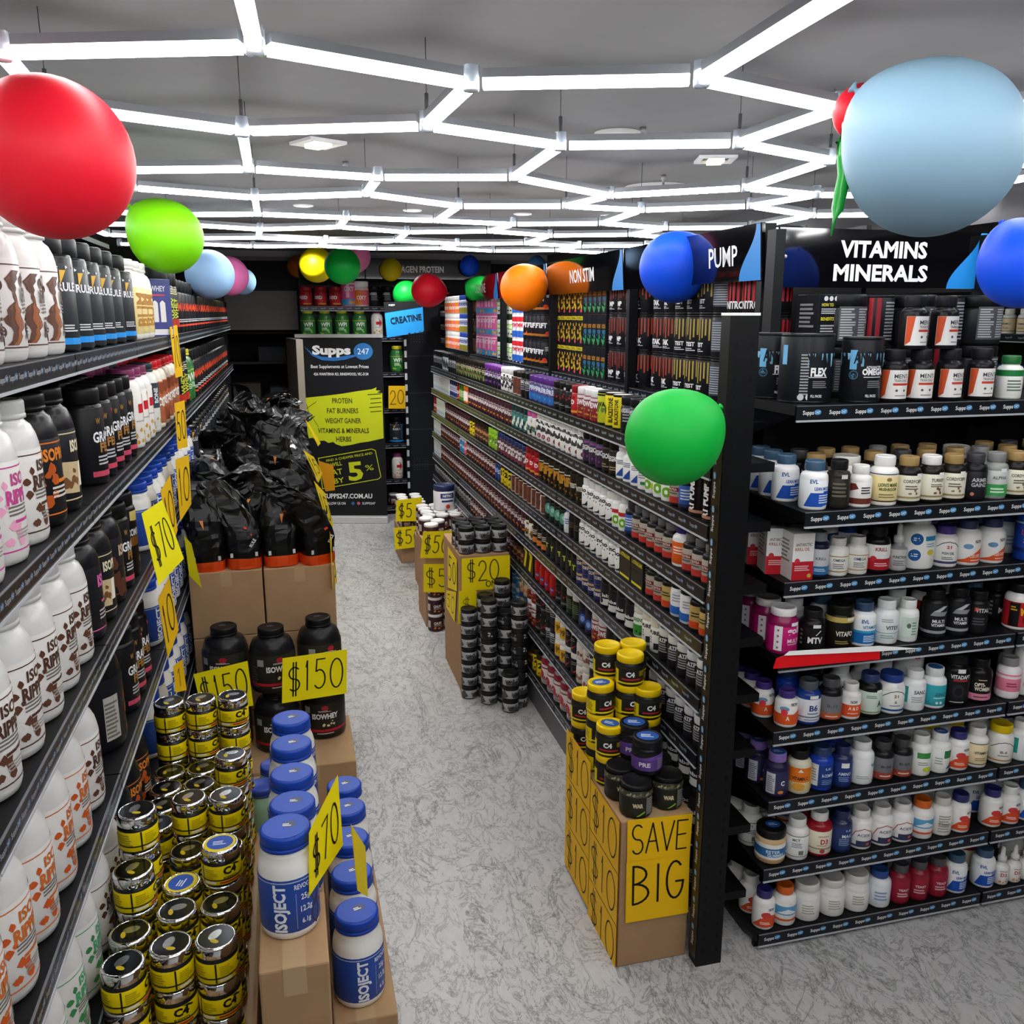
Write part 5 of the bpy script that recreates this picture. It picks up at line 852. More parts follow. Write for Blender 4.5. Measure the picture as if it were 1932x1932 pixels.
ek('purpC', 'bot', .042, .155, '#231f3e', '#8a6cb8', 'dark purple bottle with lilac cap', [aR(-.045, .014, -.012, .09, '#c8c8d0'), lines(-.028, .05, .026, .06, 8, '#77778c', 3), aT('C', .014, .055, .016, '#e8e4f4', .014, .04), aE(.008, .022, .01, .006, '#d8843c')], '#2b2650', top=[aE(0, 0, .026, .024, '#2c5cb0'), lines(0, 0, .03, .016, 2, '#d8e4f4')])
ek('vitC', 'bot', .042, .155, '#ded8c0', '#1c1a18', 'pill filled bottle with orange label and black cap', [aR(-.13, .046, .13, .1, '#e8781c'), aT('VITAMIN C', .0, .06, .012, '#2c1c0c', .058, .04), aE(-.005, .03, .022, .014, '#e0a03c'), aP([(-.01, .084), (.0, .096), (.01, .084)], '#f4e8d0'), aR(.04, .014, .07, .1, '#e8c04c')], '#e6d69c')
ek('royal', 'bot', .042, .155, '#1a3fae', '#26406c', 'royal blue bottle with navy label', [aR(-.05, .02, -.022, .1, '#dfe2e8'), lines(-.036, .06, .02, .05, 5, '#8890a8', 3), aT('LE', .012, .085, .008, '#c8dcf0', .02, .02), aT('B-COMPLEX', .016, .06, .011, '#e0ecf8', .05, .02), lines(.014, .035, .045, .02, 3, '#6c94c4', 4)], '#1c3c84')
ek('navyamino', 'bot', .036, .15, '#1b2a5e', '#222c58', 'slim navy bottle with price sticker', [aT('AMINO', .0, .055, .011, '#d8e4f4', .045, .02), lines(0, .035, .04, .02, 3, '#7c98c8', 3), aR(-.014, .078, .014, .096, '#f2f2f2')], '#22387c')
ek('whteal', 'bot', .044, .155, '#f2f3f2', '#f0f0ef', 'plain white bottle with teal leaf mark', [aS(.025, .065, .045, .085, 4, '#3fa0a4', 3, .4), lines(.0, .03, .05, .014, 2, '#b0b4b8', 3)], '#f1f2f1')
ek('blkbrown', 'bot', .038, .145, '#1d1b1d', '#3f3f42', 'black bottle with grey and brick red label', [aR(-.12, .012, .12, .036, '#9c4434'), lines(0, .024, .04, .01, 1, '#e8c8b8'), aT('B-50', .0, .06, .009, '#3a3a3e', .036, .02)], '#6f7074')
ek('whgrn2', 'bot', .039, .15, '#f3f4f0', '#f2f2ef', 'white bottle with green squares', [aR(-.03, .07, .02, .092, '#3f9448'), aE(.01, .028, .018, .01, '#c8d83c'), lines(-.005, .05, .04, .016, 2, '#9aa49a', 3)], '#f2f4ef')
ek('whgrn3', 'bot', .039, .15, '#f3f4f0', '#f2f2ef', 'white bottle with green panel and blue lid sticker', [aR(.0, .06, .045, .09, '#2f7c4c'), aP([(.01, .02), (.045, .02), (.045, .05)], '#2c4c8c'), lines(-.015, .05, .03, .03, 3, '#a8b0a8', 3)], '#f2f4ef', top=[aE(0, 0, .024, .024, '#2c5cb0'), lines(0, 0, .03, .014, 2, '#d8e4f4')])
ek('now_n', 'bot', .039, .145, '#f3f2ee', '#2e2a6e', 'white bottle with orange fan label and navy cap', [aP([(-.05, .012), (.05, .012), (.05, .05), (.02, .06), (-.02, .045)], '#e25028'), aE(.0, .06, .018, .013, '#d8403c', 9), aT('NOW', .02, .082, .01, '#3a3a40', .024, .03), lines(.0, .028, .04, .012, 2, '#fbdccc', 3)], '#f2f1ed')
ek('now_w', 'bot', .039, .145, '#f3f2ee', '#efeeea', 'white capped bottle with orange fan label', [aP([(-.05, .012), (.05, .012), (.05, .05), (.02, .06), (-.02, .045)], '#e25028'), aE(.0, .06, .018, .013, '#d8403c', 9), aT('NOW', .02, .082, .01, '#3a3a40', .024, .03), lines(.0, .028, .04, .012, 2, '#fbdccc', 3)], '#f2f1ed')
ek('creamC', 'bot', .04, .15, '#f3f2ec', '#f1f0ec', 'white bottle with peach label', [aR(-.13, .014, .13, .017, '#3c3428'), aR(-.13, .093, .13, .096, '#3c3428'), aT('VITAMIN C', 0, .06, .01, '#3c3a34', .054, .03), lines(0, .035, .045, .014, 2, '#9c8c64', 3)], '#f0dcb0')
ek('yelcap', 'bot', .046, .145, '#f4f3ee', '#e8c80c', 'white bottle with bright yellow cap', [aR(-.14, .013, .14, .018, '#b88430'), rib([(-.045, .064), (-.02, .082), (.0, .087), (.02, .082), (.045, .064)], .0025, '#333a4c'), aT('B-6', 0, .048, .01, '#5c5444', .024, .02), lines(0, .034, .04, .008, 1, '#a89868')], '#f4f3ee', lr=.038)
ek('sancg', 'bot', .04, .15, '#f2f3f3', '#f0f0f0', 'white bottle with teal side bar', [aT('SANC', .012, .068, .013, '#4c5054', .04, .03), aR(-.045, .03, -.028, .09, '#1f9c8c'), lines(.01, .045, .035, .014, 2, '#a8acb0', 3)], '#f0f1f1')
ek('tanjar', 'jar', .052, .125, '#d9b98c', '#171718', 'tan filled jar with black lid and blue label', [aR(-.16, .02, .16, .03, '#f2f0ea'), aR(-.16, .03, .16, .062, '#2f6ea8'), aR(-.16, .062, .16, .078, '#f2f0ea'), aT('ESTER', -.005, .05, .011, '#d8e8f4', .05, .03), aT('GUMMIES', .005, .037, .01, '#d8e8f4', .06, .03)], '#d4ab74', lh=.03, top=[aE(.006, .004, .026, .022, '#2457a4'), lines(.006, .004, .03, .016, 2, '#c8d8f0')], name='supplement_jar', cat='jar')
ek('mcts', 'bot', .042, .15, '#f2f2ee', '#f0f0ec', 'white bottle with thin black rules', [aR(-.13, .093, .13, .0955, '#3a3a3a'), aR(-.13, .016, .13, .018, '#3a3a3a'), aT('MCT', -.015, .08, .01, '#4a4a4c', .026, .03), lines(-.01, .06, .04, .02, 3, '#8c98a4', 3), aR(-.005, .024, .012, .04, '#77776c')], '#f2f2ee')
ek('d3', 'bot', .046, .16, '#9c1420', '#f0f0ee', 'ruby red bottle with cream label marked D3', [aT('D3', .006, .06, .018, '#b82c34', .028, .03), lines(.004, .08, .04, .006, 1, '#8c7c6c'), aR(-.14, .03, .14, .036, '#a89478'), aE(.0, .024, .009, .009, '#a84438'), lines(.0, .045, .04, .006, 1, '#b09c84')], '#ece4cc', lr=.03)
ek('navyx', 'bot', .038, .155, '#1c2a54', '#1e2a58', 'dark navy bottle with pale lettering', [aT('LE', .01, .09, .008, '#c8dcf0', .02, .02), aT('MAG', .005, .068, .012, '#dce8f4', .036, .02), lines(0, .045, .045, .03, 4, '#7c94bc', 3)], '#22346c')
ek('whnavy', 'bot', .042, .145, '#f3f2f0', '#eceae6', 'white bottle with red arch and navy base', [aR(-.13, .012, .13, .036, '#2c2f54'), rib([(-.045, .04), (-.03, .07), (.0, .085), (.03, .07), (.045, .04)], .003, '#c05c5c'), aT('ACIDS', .0, .058, .01, '#3c4470', .045, .02), aE(.016, .024, .007, .006, '#c8583c'), aR(-.045, .02, -.025, .04, '#e8e8e8')], '#f2efec')
ek('orgcap', 'bot', .042, .145, '#f3f2ee', '#e26a24', 'white bottle with orange cap and sky blue label', [aR(-.13, .045, .13, .08, '#5ca4d0'), aP([(-.04, .05), (.0, .07), (.04, .05)], '#e8f0f4'), aR(-.13, .022, .13, .03, '#d85a24'), aR(.002, .084, .02, .094, '#f4f4f4')], '#f2f1ed')
ek('patt', 'bot', .039, .145, '#f0efe9', '#dcdad2', 'white bottle with script lettering and speckled cap', [lines(0, .05, .045, .07, 7, '#a4a08c', 3), aT('Cissus', 0, .05, .012, '#6c6854', .045, .02)], '#efeee8')
ek('blackvit', 'bot', .045, .16, '#141416', '#131315', 'black bottle with price sticker', [aT('VITAMIN', .0, .05, .008, '#9a9a9c', .04, .02), aE(.0, .032, .006, .006, '#b89048'), aR(.002, .09, .03, .11, '#ececec')], '#1a1a1c')
ek('creamorg', 'bot', .045, .15, '#1a1a1c', '#1b1b1e', 'black capped bottle with cream and orange label', [aR(-.14, .02, .14, .05, '#e09a3c'), lines(0, .075, .05, .016, 2, '#3c4470', 3)], '#efe6d0')
ek('d3drop', 'drop', .028, .15, '#eceae4', '#ecebe8', 'white dropper bottle with orange label marked D3', [aT('D3', .0, .045, .014, '#c8442c', .022, .03), aS(-.02, .008, .02, .026, 5, '#e8963c', 3, .35), lines(0, .06, .03, .006, 1, '#8c8c8c')], '#f0efe9', name='dropper_bottle')
ek('redblk', 'bot', .04, .15, '#8c1c2c', '#4c4c50', 'red bottle with dark grey cap', [aT('YEAST', 0, .06, .009, '#f0dce0', .04, .02), lines(0, .04, .045, .02, 2, '#e0b0b8', 3)], '#9c2034')
ek('pillwhite', 'bot', .05, .14, '#f1f0ec', '#e4e2da', 'white bottle with wide speckled cap', [lines(0, .05, .05, .04, 4, '#b8b4a4', 3)], '#f0efea', lr=.044)
ek('bluelid', 'bot', .043, .14, '#eceef0', '#2c5098', 'white bottle with mid blue cap', [lines(0, .05, .05, .04, 3, '#8ca4c8', 3)], '#e9ecf0')
# ================================================================== stocking the shelves
import re
def wc(s): return len(re.findall(r"[A-Za-z0-9']+", s))
def lab_of(key, pos):
    d = KINDS[key].desc
    while wc(d) + wc(pos) > 16:
        cut = max(d.rfind(' and '), d.rfind(', '), d.rfind(' reading '), d.rfind(' with '))
        if cut <= 0: d = ' '.join(d.split()[:2] if len(d.split()) > 3 else d.split()[-1:]); break
        d = d[:cut]
    return d + ', ' + pos
NUM = ['one', 'two', 'three', 'four', 'five', 'six', 'seven', 'eight', 'nine']
# ---- left gondola -------------------------------------------------
def tY(x): return solveY(x, -.55, 1.9)
LEFT = [
 [('rip_gold', 3, 0), ('rip_splash', 6, 0), ('rule', 5, 2.44), ('rule', 1, 3.38), ('bum', 3, 3.56), ('blkyel', 3, 4.42), ('blkred', 22, 4.95)],
 [('rip_org', 2, 0), ('rip_pink', 4, 0), ('rip_choc', 1, 0), ('iso_org', 1, 0), ('iso_cream', 1, 0), ('grass', 5, 2.66), ('white_red', 3, 3.36), ('bone', 1, 3.8), ('hostess', 5, 3.95), ('blkyel', 2, 4.78), ('wpi', 2, 5.1), ('blkred', 17, 5.45)],
 [('rip_org', 4, 0), ('rip_choc', 5, 0), ('iso_pink', 1, 2.42), ('iso_cream', 1, 0), ('iso_choc', 1, 0), ('grass', 1, 0), ('grass_gold', 1, 0), ('isoject', 12, 3.36), ('rule', 18, 5.2)],
 [('rip_green', 2, 0), ('rip_org', 6, 0), ('rip_choc', 1, 0), ('choc_art', 1, 2.54), ('grass', 3, 2.78), ('isoject', 8, 3.36), ('blkred', 4, 4.7), ('rule', 16, 5.5)],
 [('rip_gold', 3, 0), ('rip_green', 5, 0), ('rip_choc', 2, 0), ('iso_org', 3, 2.5), ('isoject', 8, 3.2)],
 [('iso_org', 6, 0), ('rip_choc', 4, 0)]]
SHN = ['top', 'second', 'third', 'fourth', 'fifth', 'bottom']
YMAXL = [8.75, 8.75, 8.75, 8.75, 4.4, 2.6]
for si, seq in enumerate(LEFT):
    z = LZS[si]; y = (.95, .95, .9, .85, .8, .8)[si]; i = 0
    for key, n, y0 in seq:
        k = KINDS[key]
        for q in range(n):
            if q == 0 and y0: y = max(y, y0 - k.r)
            y += k.r + .004
            for pb in LB:                     # keep clear of the bay uprights line
                pass
            if y > YMAXL[si]: break
            far = y > 4.4
            place(key, -.508 - k.r, y, z, pi / 2 - random.uniform(.1, .4), lab_of(key, '%s from near end, left aisle %s shelf' % (ordn(i), SHN[si])), 'tubs on the left aisle %s shelf' % SHN[si], single=far)
            # second row behind, seen between the lids of the first
            if si in (1, 2) and 1.7 < y < 4.4 and k.r < .08:
                place(key, -.512 - 3.02 * k.r, y, z, pi / 2, lab_of(key, 'behind %s from near end, left aisle %s shelf' % (ordn(i), SHN[si])), 'tubs on the left aisle %s shelf' % SHN[si], single=True)
            y += k.r + .004; i += 1
place('bluebox', -.545, 4.15, LZS[0], pi / 2 - .9, 'violet carton picturing white bottles on left top shelf', None)
# jars standing on the left gondola top near the lime green balloon
for i, (x, y) in enumerate(((-.82, 3.0), (-.66, 3.05))):
    place('greencap', x, y, 2.425, 0, 'white bottle on top of the left signs, %s one' % ('left', 'right')[i], 'bottles on top of the left sign')
b = MB(); b.box(-.95, 2.85, 2.41, -.55, 3.27, 2.424, m_shelf); o = b.build('top_board', None, label='black top board over the left bay behind the lime balloon', cat='board')

# ---- right gondola ------------------------------------------------
RIGHT = [
 [(k, solveY(px, 1.64, 2.0)) for k, px in (('can_red', 1352), ('can_facts', 1330), ('can_yel', 1262), ('can_redstripe', 1222), ('|', 1208), ('can_redstripe', 1178), ('can_pump', 1148), ('box_teal', 1100), ('box_yel', 1040), ('|', 1024), ('jar_lift', 988), ('jar_rwb', 968), ('jar_greenw', 938), ('|', 929), ('jar_pink', 897), ('jar_choc2', 882), ('jar_bluew', 868), ('jar_orangew', 838), ('jar_blk', 808))],
 [('can_facts', 2.6), ('jar_blk', 3.28), ('can_yelb', 3.45), ('can_lime', 3.55), ('jar_redwhite', 3.8), ('jar_red', 3.92), ('jar_blkred', 4.2), ('jar_bluepurp', 4.65), ('jar_blk', 4.78), ('jar_brownw', 4.95), ('jar_wtext', 5.3), ('jar_purpblk', 5.72), ('jar_brgreen', 6.75), ('jar_blk', 7.05), ('jar_wsilver', 7.4), ('jar_blk', 7.82)],
 [('can_bronze', 2.64), ('bot_bluegrey', 2.72), ('bot_greyred', 2.8), ('bot_apple', 2.98), ('bot_plain', 3.07), ('bot_tri', 3.28), ('bot_brown', 3.42), ('bot_legion', 3.75), ('bot_portrait', 4.5), ('jar_pat', 4.7), ('jar_teal', 5.05), ('jar_chup', 6.3), ('jar_orange', 6.45), ('jar_green', 6.6), ('jar_red', 6.75), ('jar_navyw', 7.05), ('box_wb', 7.82)],
 [('bot_greyred', 2.62), ('bot_orange', 2.72), ('bot_greyred', 3.08), ('bot_bluegrey', 3.15), ('bot_apple', 3.3), ('bot_ino', 3.68), ('can_goldnt', 3.9), ('can_ript', 4.4), ('jar_red', 4.72), ('jar_mstripe', 5.35), ('jar_lime', 5.6), ('jar_brown', 6.05), ('jar_yellow', 6.25), ('jar_chup', 7.3), ('box_wb', 7.65), ('jar_red', 7.82)],
 [('bot_goldred', 2.6), ('bot_wblue', 2.7), ('bot_goldred', 2.78), ('bot_greyred', 2.92), ('pouch_blk', 3.18), ('bot_ino', 3.72), ('bot_blk', 3.9), ('bot_bwhite', 4.0), ('jar_tealblk', 4.35), ('jar_brownw', 4.98), ('jar_yellow', 5.25), ('bot_navy', 5.42), ('jar_chup', 6.4), ('bot_coral', 6.48), ('bot_blue', 6.6), ('jar_chup', 7.5), ('box_wb', 7.82)],
 [('bot_bwcap', 2.82), ('bot_wblk', 2.98), ('jar_greenw2', 3.1), ('jar_blkw', 3.42), ('can_bg', 3.74), ('jar_blkT', 4.3), ('jar_orgblk', 4.5), ('jar_wgold', 4.72), ('jar_chup', 7.5), ('box_wb', 7.82)],
 [('bot_bwcap', 2.9), ('jar_blkw', 3.38), ('jar_redwhite', 3.55), ('jar_npurp', 3.74), ('jar_dkgreen', 3.95), ('jar_blkred', 4.08), ('shaker', 4.5), ('pouch_yel', 4.66), ('jar_brown', 4.95), ('jar_chup', 6.2), ('jar_blk', 7.82)],
 [('jar_blkw', 3.55), ('jar_wbrown', 3.75), ('can_tick', 3.95), ('can_99', 4.12), ('jar_blk', 4.28), ('jar_blkred', 4.45), ('jar_redwhite', 4.62), ('jar_col', 4.82), ('jar_sky', 5.0), ('jar_blk', 6.4), ('jar_chup', 7.82)],
 [('jar_blk', 3.3), ('jar_rlid', 4.35), ('jar_yellow', 4.5), ('jar_brown', 5.2), ('jar_blk', 7.0)]]
LAY = [3, 1, 1, 1, 1, 1, 1, 2, 1]
for si, seq in enumerate(RIGHT):
    z = RZ[si]; y = 2.435 if si else 2.80; i = 0
    for key, ye in seq:
        if key == '|': y = ye; continue
        k = KINDS[key]; hw = k.r if key[:3] not in ('box', 'pou') else k.r
        first = True
        while y + 2 * hw <= ye + hw * (1.0 if not first else 3):
            y += hw + .0025; first = False
            far = y > 4.3
            nl = LAY[si] if not (key in ('bot_green', 'jar_rlid')) else 1
            if key == 'can_bg': nl = 2
            zz = z
            for l in range(nl):
                turn = -pi / 2 + (random.uniform(.25, .8) if key[:3] != 'box' and key[:3] != 'pou' else 0)
                pos = '%s from near end, right aisle shelf %s' % (ordn(i), NUM[si])
                if nl > 1: pos = ('lower, ', 'upper, ' if nl == 2 else 'middle, ', 'upper, ')[l] + pos
                xx = (1.264 if si else 1.636) + (k.d if k.d != k.r or key[:3] in ('box', 'pou') else k.r)
                place(key, xx, y, zz, turn, lab_of(key, pos), 'goods on right aisle shelf %s' % NUM[si], single=far or si in (0,) and y > 4)
                if si in (3, 4, 5, 6) and l == 0 and 2.5 < y < 3.9 and k.d == k.r and y > 2.86:
                    place(key, xx + 2 * k.r + .004, y, zz, turn, lab_of(key, 'behind ' + pos), 'goods on right aisle shelf %s' % NUM[si], single=True)
                zz += k.h + .0005
            y += hw + .0025; i += 1
# ---- end display --------------------------------------------------
END = [
 [(1536, 'flex'), (1622, 'omega'), (1682, 'mens'), (1733, 'mens'), (1788, 'mens'), (1847, 'mens'), (1903, 'greencap'), (1935, 'greencap'), (1975, 'greencap')],
 [(1534, 'evl'), (1580, 'darkbot'), (1621, 'smallbrown'), (1665, 'cream'), (1708, 'goldcap'), (1752, 'turkey'), (1794, 'goldcap'), (1835, 'armor'), (1874, 'clear'), (1913, 'goldcap'), (1955, 'goldcap')],
 [(1500, 'krill'), (1541, 'navygrey'), (1572, 'patcap'), (1606, 'patcap'), (1650, 'krillbot'), (1687, 'dropper'), (1727, 'bigwhite'), (1774, 'purpcap'), (1820, 'now_cod'), (1867, 'now_cod'), (1912, 'tallblue'), (1955, 'tallblue')],
 [(1473, 'goli'), (1531, 'mty'), (1582, 'vitafo'), (1626, 'evl_teal'), (1669, 'vitex'), (1710, 'whgreen'), (1760, 'multi'), (1803, 'multi'), (1838, 'vitalva'), (1883, 'mutant'), (1924, 'whbox')],
 [(1483, 'now_a'), (1518, 'b6'), (1554, 'blkorg'), (1584, 'nowad'), (1615, 'vita'), (1656, 'century'), (1688, 'sanc'), (1723, 'teal'), (1765, 'vitadapt'), (1807, 'opti'), (1842, 'pink'), (1881, 'eclipse'), (1918, 'navywhite'), (1955, 'navywhite')],
 [(1464, 'purpC'), (1501, 'vitC'), (1539, 'royal'), (1573, 'navyamino'), (1606, 'whteal'), (1638, 'blkbrown'), (1668, 'blkbrown'), (1699, 'whgrn2'), (1732, 'whgrn3'), (1761, 'now_n'), (1791, 'creamC'), (1825, 'yelcap'), (1858, 'sancg'), (1892, 'sancg'), (1926, 'now_n')],
 [(1453, 'tanjar'), (1497, 'mcts'), (1539, 'd3'), (1578, 'navyx'), (1609, 'whnavy'), (1645, 'whnavy'), (1680, 'whnavy'), (1715, 'orgcap'), (1743, 'patt'), (1766, 'now_n'), (1789, 'now_n'), (1822, 'now_w'), (1853, 'evl'), (1883, 'evl'), (1914, 'now_w')],
 [(1440, 'now_n'), (1475, 'orgcap'), (1508, 'pillwhite'), (1542, 'pillwhite'), (1576, 'pillwhite'), (1610, 'bluelid'), (1638, 'redblk'), (1668, 'redblk'), (1696, 'redblk'), (1730, 'evl'), (1763, 'evl'), (1789, 'd3drop'), (1811, 'd3drop'), (1833, 'd3drop'), (1863, 'd3'), (1891, 'blackvit'), (1918, 'creamorg')]]
for si, row in enumerate(END):
    z = EZ[si]; px_ = 1.497; prev = 0; yf = 2.386 - (.085 if si == 1 else 0); i = 0; xs = []
    for px, key in row:
        k = KINDS[key]; dd = k.d; y = yf + dd + .006
        x = max(solveX(px, y, z + .05), px_ + prev + k.r + .002)
        if si == 0 and key == 'flex': y += .03
        if x - k.r < 2.438 < x + k.r: x = 2.442 + k.r
        place(key, x, y, z, random.uniform(-.4, -.12) if k.d == k.r else random.uniform(-.15, -.05), lab_of(key, '%s from left, end display shelf %s' % (ordn(i), NUM[si])), 'products on end display shelf %s' % NUM[si])
        xs.append((x, k.r, y + dd)); px_ = x; prev = k.r; i += 1
    # rows behind, visible over the front row
    back = [[], ['goldcap', 'pillwhite', 'goldcap', 'armor', 'goldcap', 'goldcap', 'clear', 'goldcap'], ['navygrey', 'whbox', 'bluelid', 'purpcap', 'now_n', 'tallblue'], ['vitex', 'evl', 'mty', 'multi', 'vitex', 'mutant'], ['royal', 'blackvit', 'sanc', 'whgreen', 'teal', 'eclipse', 'opti'],
            ['blkbrown', 'navyamino', 'royal', 'whteal', 'blkbrown', 'mcts', 'yelcap', 'yelcap', 'sancg', 'now_n'], ['mcts', 'd3', 'navyx', 'whnavy', 'orgcap', 'bluelid', 'patt', 'now_n', 'evl', 'evl'], ['pillwhite', 'd3', 'bluelid', 'redblk', 'creamorg', 'pillwhite', 'evl', 'd3', 'blackvit']][si]
    if back:
        for rw in range(2 if si in (1, 5, 6) else 1):
            x = 1.60; j = 0
            while x < 2.95:
                key = back[(j + rw * 3) % len(back)]; k = KINDS[key]
                y = (2.535 if si != 1 else 2.47) + rw * .095
                if k.d > .05: j += 1; x += .05; continue
                x += k.r + .004
                if abs(x - 2.438) < k.r + .004: x = 2.443 + k.r
                if not (y - k.d < max([e for xx, r, e in xs if abs(xx - x) < r + k.r] + [0])):
                    place(key, x, y, z, random.uniform(-.3, .3), lab_of(key, 'row %s, %s from left, end display shelf %s' % (('two', 'three')[rw], ordn(j), NUM[si])), 'products on end display shelf %s' % NUM[si], single=True)
                x += k.r + random.uniform(.004, .03); j += 1
# second tier of the black bottles, cans and tubs behind on the top shelf
for i, px in enumerate((1722, 1779)):
    y = 2.386 + .05; z = EZ[0] + .1655
    place('mens', solveX(px, y, z + .05), y, z, 0, '@, %s of the upper two on end display' % ('left', 'right')[i], 'black bottles stacked on the end display')
for i, (px, x, key, ds) in enumerate(((1441, 1.572, 'flex', 'leftmost and farthest back, by the corner post'), (1478, 1.585, 'animal_side', 'left of the flex can'))):
    k = KINDS[key]; y = solveY(px, x, EZ[0] + .1); y = min(y, 2.72 - k.r) if i == 0 else y
    print('endcan', px, x, y)
    place(key, x, [2.655, 2.50][i], EZ[0], -.2, lab_of(key, ds), 'cans on end display shelf one')
for i, (px, key) in enumerate(((1545, 'facts_yel'), (1590, 'facts'), (1640, 'facts_red'), (1690, 'facts'), (1770, 'facts_red'), (1825, 'facts'))):
    k = KINDS[key]; y = 2.72 - k.d - .004
    x = max(solveX(px, y, 2.2), [1.705, 1.81, 1.95, 2.09, 2.23, 2.36][i])
    place(key, x, y, EZ[0], 0, lab_of(key, '%s in back row, end display shelf one, lower tier' % ordn(i)), 'tall tubs behind end display shelf one')
    place(key, x, y, EZ[0] + k.h + .0005, .05, lab_of(key, '%s in back row, end display shelf one, upper tier' % ordn(i)), 'tall tubs behind end display shelf one')
# bottles receding along the left edge of the end shelves
for si, key, pts in ((1, 'evl', ((1.545, 2.48), (1.55, 2.57), (1.555, 2.66))), (2, 'krill', ((1.542, 2.52), (1.542, 2.64))), (3, 'goli', ((1.553, 2.545), (1.553, 2.655))), (4, 'now_a', ((1.54, 2.515), (1.54, 2.595), (1.54, 2.675))), (5, 'purpC', ((1.545, 2.53), (1.545, 2.62))), (6, 'mcts', ((1.545, 2.55), (1.545, 2.64))), (7, 'now_w', ((1.545, 2.52), (1.545, 2.62)))):
    for i, (x, y) in enumerate(pts): place(key, x, y, EZ[si], -.25, lab_of(key, '%s behind leftmost, end display shelf %s' % (ordn(i), NUM[si])), 'products on end display shelf %s' % NUM[si])
# slanted red and white shelf talker
t = thing('shelf_talker', 'red and white curved shelf talker in front of the end display', 'sign', (0, 0, 0))
q = [onplane(x, y, Vector((1.5, 2.335, 1.08)), Vector((0, 1, -.25)).normalized()) for x, y in ((1459, 1262), (1660, 1244), (1660, 1229), (1480, 1237), (1465, 1243))]
b = MB(); b.add([p - Vector((0, 0, 0)) for p in q] + [p + Vector((0, .003, 0)) for p in q], [(0, 1, 2, 3, 4), (9, 8, 7, 6, 5)] + [(i, i + 5, (i + 1) % 5 + 5, (i + 1) % 5) for i in range(5)], mat('#d8141c', .35, coat=.4)); b.build('red_panel', t)
q = [onplane(x, y, Vector((1.5, 2.33, 1.08)), Vector((0, 1, -.25)).normalized()) for x, y in ((1480, 1237), (1660, 1229), (1735, 1224), (1660, 1219), (1490, 1229))]
b = MB(); b.add(q + [p + Vector((0, .003, 0)) for p in q], [(0, 1, 2, 3, 4), (9, 8, 7, 6, 5)] + [(i, i + 5, (i + 1) % 5 + 5, (i + 1) % 5) for i in range(5)], m_white); b.build('white_edge', t)
# right wall goods glimpsed past the end display
for si, z in enumerate((2.08, 1.75, 1.4, 1.0)):
    for i in range(18):
        key = ['creamC', 'bluelid', 'whbox', 'yelcap', 'now_n'][(i // 2 + si) % 5]; k = KINDS[key]
        place(key, 4.36, 3.3 + i * .12, z, -pi / 2 + .4, lab_of(key, '%s from near end, right wall shelf %s' % (ordn(i), NUM[si])), 'bottles on right wall shelf %s' % NUM[si], single=True)
# ---- back wall unit -----------------------------------------------
for i, (px, key) in enumerate(((577, 'jar_red'), (605, 'jar_red'), (633, 'jar_red'), (658, 'jar_pink'), (681, 'jar_orangew'), (706, 'jar_blk'), (731, 'jar_blk'))):
    k = KINDS[key]; o = place(key, solveX(px, 9.7, 2.35), 9.7, BZ[0], 0, lab_of(key, '%s from left, back wall top shelf' % ordn(i)), 'tubs on the back wall top shelf', single=True); o.scale = (1.55, 1.55, 1.5)
for i, (px, key) in enumerate(((581, 'wpi'), (613, 'wpi'), (645, 'wpi'), (678, 'wpi'), (711, 'white_red'), (748, 'grass'))):
    place(key, solveX(px, 9.7, 2.1), 9.7, BZ[1], 0, lab_of(key, '%s from left, back wall second shelf' % ordn(i)), 'tubs on the back wall second shelf', single=True)
place('wpi', solveX(749, 9.7, 1.7), 9.7, BZ[2], 0, 'green tub right of the banner on back wall third shelf', None, single=True)
place('rule', solveX(748, 9.7, .95), 9.7, BZ[4], 0, 'black and blue tub right of the banner, back wall fifth shelf', None, single=True)
place('white_red', solveX(750, 9.7, .5), 9.7, BZ[5], 0, 'white tub right of the banner on back wall sixth shelf', None, single=True)
place('chocjar', solveX(742, 9.7, .2), 9.7, BZ[6], 0, 'maroon jar right of the banner on back wall bottom shelf', None, single=True)

# ================================================================== cartons
CB = {}
def carton(x0, y0, z0, x1, y1, z1, label, group=None, tape='y'):
    sx, sy, sz = x1 - x0, y1 - y0, z1 - z0; key = (round(sx, 3), round(sy, 3), round(sz, 3))
    if key not in CB:
        b = MB(); b.rbox(-sx / 2, -sy / 2, 0, sx / 2, sy / 2, sz, m_card, .005); B = b.mesh('carton')
        b = MB(); tm = mat('#b79a74', .25, coat=.4)
        b.box(-.025, -sy / 2 - .0008, sz - .07, .025, -sy / 2, sz, tm); b.box(-.025, -sy / 2, sz, .025, sy / 2, sz + .0007, tm)
        b.box(-sx / 2 + .01, -sy / 2 - .0006, sz * .5, -sx / 2 + .0105, -sy / 2, sz * .9, mat('#8c6d4c', .8)); CB[key] = (B, b.mesh('tape'))
    t = thing('cardboard_box', label, 'box', ((x0 + x1) / 2, (y0 + y1) / 2, z0), 0, group)
    for n, me in zip(('carton', 'tape'), CB[key]): link(me, n, t)
    return t
